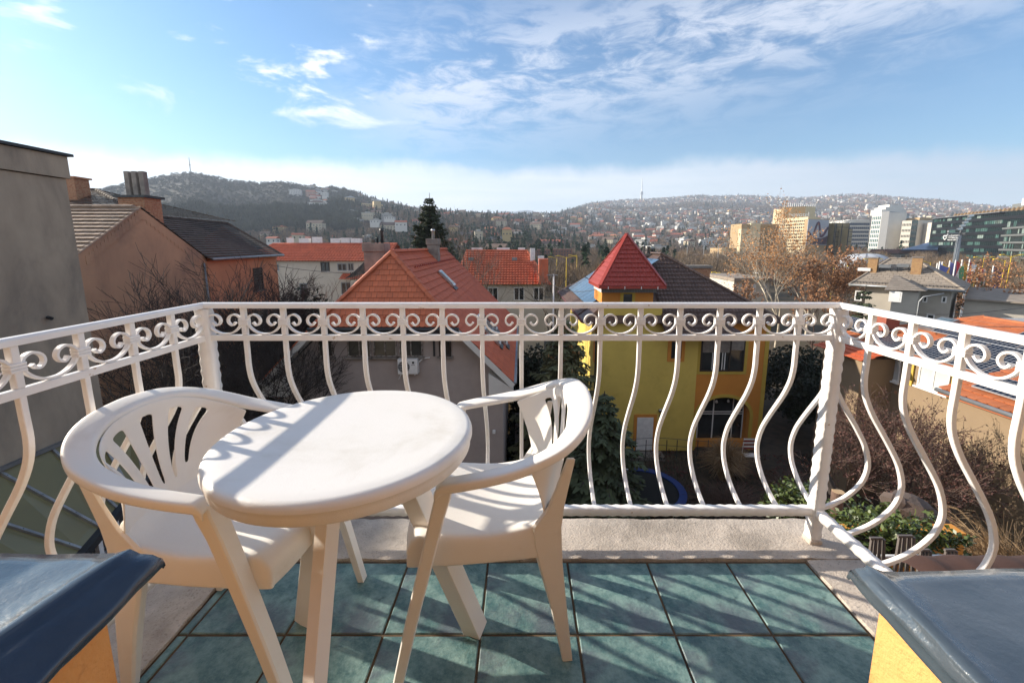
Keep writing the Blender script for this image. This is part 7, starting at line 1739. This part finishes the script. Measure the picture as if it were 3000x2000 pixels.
# garden
M_lawn = mat('dark_winter_lawn', (.030, .036, .014), (.045, .045, .02), scale=1.2, rough=1)
lawn = MB(); rows = []
for j in range(20):
    rows.append([Vector((-16 + i * 1.7, 2.6 + j * 1.5, -11.45 + .35 * vnoise(i * 1.7, j * 1.5, 2.2, 2) + (-.25 if j > 13 else 0))) for i in range(28)])
lo = grid_mesh(rows).build('garden_ground', M_soil, smooth=True); lo['kind'] = 'structure'; lo['label'] = 'dark garden soil with leaf litter between the houses'
rr = random.Random(77)
def ground_cover(name, label, area, n, m, s, zf=-11.25, seed=1, hgt=.25, blade=False):
    rr = random.Random(seed); mb = MB()
    for _ in range(n):
        x, y = rr.uniform(area[0], area[1]), rr.uniform(area[2], area[3]); 
        if vnoise(x, y, 1.4, seed) < .42: continue
        z = zf + rr.uniform(0, hgt) * vnoise(x, y, 1.4, seed) * 1.6
        u = Vector((rr.uniform(-1, 1), rr.uniform(-1, 1), 2.0 if blade else rr.uniform(-.3, .6))).normalized(); v = u.cross(Vector((rr.uniform(-1, 1), rr.uniform(-1, 1), rr.uniform(-1, 1)))).normalized(); q = s * rr.uniform(.6, 1.4); w = .12 if blade else .6; p = Vector((x, y, z))
        mb.add([p - u * q * (0 if blade else 1), p + v * q * w, p + u * q * (2 if blade else 1), p - v * q * w], [(0, 1, 2, 3)])
    o = mb.build(name, m); o['kind'] = 'stuff'; o['label'] = label; return o
ground_cover('leaf_litter', 'brown leaf litter and low plants over the garden soil', (-12, 24, 6, 24), 26000, M_leaf_red, .07, seed=5)
ground_cover('garden_grass', 'thin dark green grass in the garden', (4, 22, 9, 23.5), 22000, M_shrub, .10, seed=9, blade=True)
for i, (x, y, Yd, r_, h_, lb_) in enumerate(((1230, 860, 23.5, 1.6, 5.0, 'dark evergreen bush between the red roofed and the yellow house'), (1210, 1000, 21.5, 1.3, 3.2, 'dark bush at the foot of the grey wall corner'), (1830, 830, 30, 3.6, 3.4, 'clipped dark hedge right of the yellow house'), (1890, 900, 26, 2.4, 2.6, 'dark shrub right of the orange wall'), (560, 930, 18.5, 2.4, 4.2, 'dark ivy thicket left of the grey gable'), (700, 735, 26, 2.6, 6.3, 'ivy covered bush left of the red roof'))):
    p = at_y(x, y, Yd); bush('evergreen_bush', lb_, (p.x, Yd, p.z - h_ * .7), (r_, r_ * .8, h_), 5200, M_shrub, 200 + i, leaf=.13)
p = at_y(1680, 960, 20.5); twig_bush('tangled_twig_bush', 'big round tangle of brown twigs before the arched door', (p.x, 20.8, -11.2), (1.3, 1.2, 2.5), 900, M_drygrass, 5, th=.010)
p = at_y(1700, 1050, 17); twig_bush('thorny_shrub', 'loose thorny shrub with long bent stems below the twig tangle', (p.x, 17.5, -11.2), (2.2, 1.8, 1.8), 420, M_bark_red, 6, th=.008, curl=.6)
p = at_y(1860, 1000, 17); twig_bush('thorny_shrub', 'thin bramble shrub below the orange corner wall', (p.x, 17.6, -11.2), (2.0, 1.8, 2.4), 420, M_bark_red, 16, th=.008, curl=.6)
p = at_y(2010, 1100, 12); bare_tree('bare_shrub_tree', 'reddish leafless shrub before the tan wall, left of two', (p.x, 12.3, -9.6), 6.4, 1.2, 120, bark=M_bark_red, trunk_r=.075, depth=6, crownh=.27, leaves=2, leafm=M_leaf_red, leaf_s=.035, nb=(3, 4), leaf_from=4)
p = at_y(2150, 1100, 12); bare_tree('bare_shrub_tree', 'reddish leafless shrub before the tan wall, right of two', (p.x, 12.0, -9.6), 6.6, 1.2, 131, bark=M_bark_red, trunk_r=.075, depth=6, crownh=.27, leaves=2, leafm=M_leaf_red, leaf_s=.035, nb=(3, 4), leaf_from=4)
p = at_y(2300, 1180, 8.5); twig_bush('dry_stem_clump', 'pale dry stems leaning before the tan wall at the right', (p.x + .3, 8.3, -6.9), (2.0, 1.3, 2.2), 700, M_drygrass, 9, th=.006, lean=(-.6, .2))
p = at_y(2200, 1230, 8.0); twig_bush('dry_stem_clump', 'tangled dry stems above the grey gutter', (p.x, 8.0, -6.6), (1.6, 1.0, 1.4), 420, M_drygrass, 19, th=.005, lean=(-.5, .0), curl=.6)
# terraced slope to the lower right with ivy over an orange wall
tc2 = MB()
rows = []
for j in range(14):
    rows.append([Vector((3.0 + i * .7, 13.5 - j * .7, -11.2 + (6.0 * min(1, max(0, (j - 1) / 8)) + .25 * vnoise(i, j, 1.5, 4)) * min(1, max(.0, (i + 1) / 7)))) for i in range(16)])
slp = grid_mesh(rows).build('terraced_slope', M_soil, smooth=True); slp['kind'] = 'structure'; slp['label'] = 'dark garden slope below the balcony at the right'
ow = thing('orange_garden_wall', 'orange garden wall half covered by ivy below the railing corner', 'wall', (4.2, 4.9, -6))
a_, b_ = at_y(1975, 1262, 5.0), at_y(2110, 1262, 5.0)
MB().box(a_.x - .8, b_.x + .6, 5.0, 5.2, -7.5, at_y(2020, 1225, 5.0).z).build('wall', mat('vivid_orange_render', (.62, .27, .04), (.55, .22, .035), scale=3, rough=.9), ow)
def ivy(name, label, c, rad, n, seed, leaf=.045): return bush(name, label, c, rad, n, M_ivy, seed, leaf=leaf, stems=True, cat='ivy')
p = at_y(2060, 1215, 4.9); ivy('ivy_mass', 'glossy green ivy hanging over the orange garden wall', (p.x - .1, 4.8, p.z - .35), (1.0, .35, .50), 2600, 41, .035)
p = at_y(1830, 1150, 6.2); ivy('ivy_mass', 'sunlit ivy clump just left of the railing corner post', (p.x, 6.2, p.z - .35), (.5, .5, .55), 1700, 42, .035)
p = at_y(1720, 1190, 5.6); ivy('ivy_mass', 'low ivy strip seen just under the front bottom rail', (p.x + .3, 5.2, p.z - .55), (1.5, .35, .35), 2200, 43, .035)
p = at_y(1985, 1190, 5.6); ivy('ivy_mass', 'dark ivy between the corner post and the log', (p.x, 5.5, p.z - .35), (.7, .5, .5), 1500, 44, .035)
lg = thing('hollow_log', 'sawn hollow tree stump standing in the garden right of the corner post', 'log', at_y(1925, 1140, 7.0)); lp = at_y(1925, 1128, 7.0)
MB().lathe([(.10, -1.3), (.10, -.02), (.095, 0), (.055, 0), (.045, -.12), (.0, -.13)], (lp.x, lp.y, lp.z), 18).build('trunk', M_bark_red, lg)
MB().lathe([(.052, .001), (.098, .001), (.098, .006), (.052, .006)], (lp.x, lp.y, lp.z), 18).build('sawn_face', mat('sawn_wood', (.50, .34, .19), rough=.8), lg)
MB().tube([(lp.x, lp.y + .1, lp.z - .1), (lp.x - .1, lp.y + .25, lp.z + .25)], [.08, .07], 8).build('side_stub', M_bark, lg)
for k, (x, y, s) in enumerate(((2085, 1160, .34), (2125, 1185, .28), (2050, 1150, .22))):
    q_ = at_y(x, y, 6.6); rk = MB().lathe([(s * .7, -s * .6), (s, -s * .1), (s * .8, s * .35), (s * .2, s * .55)], q_, 7).build('garden_rock', mat('pinkish_rock', (.12, .085, .07), (.08, .06, .05), scale=5, rough=.95, bump=.01)); rk.rotation_euler = (.3 * k, .2, k)
    tag(rk, ['large pinkish rock among the brush above the ivy', 'middle pinkish rock right of the large one', 'smaller pinkish rock left in the brush'][k], 'rock', 'rocks in the brush')
# grey chair backs, pale rail and brown cushions beside the right pillar
M_greypl = mat('taupe_plastic', (.13, .11, .10), rough=.6)
for k, (x0, x1, y0, y1, Yd) in enumerate(((1998, 2032, 1235, 1300, 3.3), (2062, 2102, 1230, 1295, 3.3), (2112, 2140, 1262, 1298, 3.6), (2170, 2200, 1262, 1298, 3.6))):
    a0, a1 = at_y(x0, y0, Yd), at_y(x1, y1, Yd); w = a1.x - a0.x; zt_, zb_ = a0.z, a1.z - .15
    t = thing('slatted_chair_back', ['grey slatted chair back standing nearest the railing', 'second grey slatted chair back from the railing', 'third grey slatted chair back, lower', 'fourth grey slatted chair back, farthest right'][k], 'chair', (a0.x + w / 2, Yd, zb_), 0, 'grey slatted chair backs on the lower terrace')
    MB().box(a0.x + .01, a0.x + w * .72, Yd, Yd + .02, zt_ - .02, zt_).build('top_slat', M_greypl, t)
    for i in range(4):
        xa = a0.x + .02 + i * w * .21; xb = a0.x + .02 + i * w * .29; MB().prism([(xa, Yd, zt_ - .02), (xa + w * .11, Yd, zt_ - .02), (xb + w * .11, Yd, zb_), (xb, Yd, zb_)], (0, .02, 0)).build('slat', M_greypl, t)
rl = at_y(1975, 1277, 3.9), at_y(2200, 1282, 3.9)
t = thing('white_terrace_rail', 'white painted tube rail on the lower terrace right of the corner', 'railing', (rl[0].x, 3.9, rl[0].z - .9)); MB().tube([(rl[0].x - .3, 3.9, rl[0].z), (rl[1].x, 3.9, rl[0].z)], .018, 8).build('top_tube', M_wht, t, smooth=True); MB().tube([(rl[1].x, 3.9, rl[0].z), (rl[1].x, 3.9, rl[0].z - .9)], .018, 8).build('end_post', M_wht, t, smooth=True)
MB().box(rl[0].x - .5, rl[1].x + 2.5, 2.2, 4.3, rl[0].z - 1.2, rl[0].z - 1.0).build('terrace_slab', mat('dark_terrace', (.05, .04, .035), rough=.9), t)
p = at_y(2270, 1302, 2.9); mb = MB(); M_cush = mat('brown_cloth_cushion', (.06, .028, .021), (.045, .021, .016), scale=4, rough=.95, bump=.002, bscale=150)
rows = []
for j in range(8):
    a = math.pi * j / 7; rows.append([Vector((p.x - .5 + i * .09, p.y - .22 * math.cos(a) , p.z - .10 + (.10 + .02 * math.sin(i * 1.7)) * math.sin(a) - (.06 if i in (0, 14) else 0))) for i in range(15)])
cu_ = grid_mesh(rows).build('folded_brown_cushion', M_cush, smooth=True); tag(cu_, 'folded brown cloth cushion showing over the right blue cap', 'cushion')
# blue trampoline rim, fence, bicycle-like clutter, striped bench by the yellow house
tp = thing('garden_trampoline', 'round trampoline with blue padded rim in the dark garden', 'trampoline', (9.0, 16.2, -11.3)); c_ = Vector((at_y(1470, 1150, 16).x - .3, 15.3, -10.4)); Rt = 2.0
c_ = Vector((5.8, 18.2, -10.1)); Rt = 1.75
ring_ = [c_ + Vector((Rt * math.cos(a), Rt * math.sin(a), 0)) for a in [2 * math.pi * k / 48 for k in range(48)]]
MB().sweep(ring_, [(-.17, -.02), (.17, -.02), (.17, .03), (-.17, .03)], closed=True).build('padded_rim', mat('trampoline_blue', (.012, .04, .17), rough=.5), tp, smooth=False)
MB().lathe([(Rt - .16, -.03), (Rt - .16, -.02)], c_, 40).build('jumping_mat', M_black, tp)
MB().obox(c_ + Vector((Rt * math.cos(1.75), Rt * math.sin(1.75), .035)), (.2, 0, 0), (0, .08, 0), (0, 0, .003)).build('label_patch', M_wht, tp)
for k in range(6): a = k * 1.047; MB().tube([c_ + Vector((Rt * math.cos(a), Rt * math.sin(a), -.03)), c_ + Vector((Rt * math.cos(a), Rt * math.sin(a), -1.4))], .03, 6).build('leg', M_steel, tp)
gf = thing('garden_fence', 'thin dark metal fence in front of the white door', 'fence', (7.3, 23.4, -11.4))
for k in range(10): MB().tube([(5.6 + k * .62, 23.4, -11.4), (5.6 + k * .62, 23.4, -10.2 + (.35 if k == 4 else 0))], .025, 5).build('post', M_dark_metal, gf)
for dz in (-.25, -.7): MB().tube([(5.6, 23.4, -10.2 + dz + .25), (8.1, 23.4, -10.05 + dz + .25), (11.2, 23.4, -10.3 + dz + .25)], .015, 4).build('rail', M_dark_metal, gf)
MB().box(6.6, 8.7, 23.5, 24.3, -11.75, -11.38).build('door_step', M_cement, gf)
bn = thing('striped_bench', 'small red and white slatted bench by the orange wall', 'bench', (14.0, 22.6, -11.2)); bp_ = at_y(1723, 1028, 21.5)
for k in range(6): MB().obox(bp_ + Vector((0, .03 * k, .5 - k * .12)), (.38, 0, 0), (0, .015, 0), (0, 0, .04)).build('back_slat', M_wht if k % 2 == 0 else mat('bench_red', (.22, .03, .03), rough=.6), bn)
for s in (-.36, .36): MB().tube([bp_ + Vector((s, .02, .55)), bp_ + Vector((s, .15, -.9))], .02, 5).build('leg', M_wht, bn)
MB().obox(bp_ + Vector((0, -.15, -.35)), (.4, 0, 0), (0, .2, 0), (0, 0, .02)).build('seat', M_wht, bn)
# stair with railing beside the grey gable
ss = thing('garden_stair', 'dark outside stair with iron railing behind the grey wall corner', 'stair', (0.6, 19, -11.4))
for k in range(14): MB().box(-.35, .75, 18 + k * .3, 18.3 + k * .3, -11.4, -10.2 + k * .17).build('step', M_cement, ss)
for k in range(12): MB().tube([(.7, 18.1 + k * .33, -10.1 + k * .18), (.7, 18.1 + k * .33, -9.1 + k * .18)], .015, 4).build('baluster', M_dark_metal, ss)
MB().tube([(.7, 18.1, -9.1), (.7, 22, -6.95)], .025, 5).build('handrail', M_dark_metal, ss)
# thin flue pole and cables
wp = thing('white_pole', 'tall thin white pole between the red and the yellow house', 'pole', (at_y(1272, 700, 27).x, 27, GZ)); p1 = at_y(1272, 630, 27)
MB().tube([(p1.x, 27, GZ), (p1.x, 27, p1.z)], .05, 8).build('shaft', M_wht, wp, smooth=True); MB().obox((p1.x - .1, 27, p1.z - .05), (.35, 0, 0), (0, .05, 0), (0, 0, .03)).build('cross_arm', M_zinc, wp)
for k, (x0, y0, Y0_, x1, y1, Y1_, lb_) in enumerate(((2000, 716, 20, 2352, 706, 22, 'upper black cable crossing before the grey hipped house'), (2000, 715, 20, 2352, 750, 14, 'lower black cable crossing before the grey hipped house'), (600, 605, 30, 900, 628, 28, 'thin cable in front of the long red roofed building'), (1270, 655, 27, 1370, 665, 24, 'cable from the white pole to the yellow house'))):
    a_, b_ = at_y(x0, y0, Y0_), at_y(x1, y1, Y1_); pts_ = [a_.lerp(b_, u) - Vector((0, 0, .25 * math.sin(math.pi * u))) for u in [i / 12 for i in range(13)]]
    o = MB().tube(pts_, .012 if Y0_ < 25 else .016, 5).build('power_cable', M_dark_metal); tag(o, lb_, 'cable', 'cables between the houses')
# our own house behind and below the balcony
M_ownw = mat('own_house_render', (.62, .44, .27), (.56, .40, .25), scale=2, rough=.95)
oh = thing('orange_stucco_house', 'orange stucco house whose dormer door opens onto the balcony', 'house', (0, -.9, GZ))
MB().box(-7.2, -.56, -1.0, -.38, -.2, 2.35).build('wall', M_ownw, oh); MB().box(.50, 8.5, -1.0, -.38, -.2, 2.35).build('wall', M_ownw, oh); MB().box(-.56, .50, -1.0, -.38, 2.05, 2.35).build('lintel', M_orange, oh)
MB().prism([(-7.6, -.1, 2.36), (8.9, -.1, 2.36), (8.9, -3.6, 4.6), (-7.6, -3.6, 4.6)], (0, 0, .12)).build('roof', M_orange_t, oh)
MB().box(-7.2, 8.5, -9, -.37, GZ, -.205).build('lower_storeys', M_orange, oh); MB().box(-1.40, 1.41, -.365, 1.78, GZ, -.165).build('bay_wall', M_orange, oh)
MB().box(-7.2, 8.5, -6, -1.4, -.16, 2.3).build('room_wall', mat('dim_interior', (.25, .22, .19), rough=.9), oh)
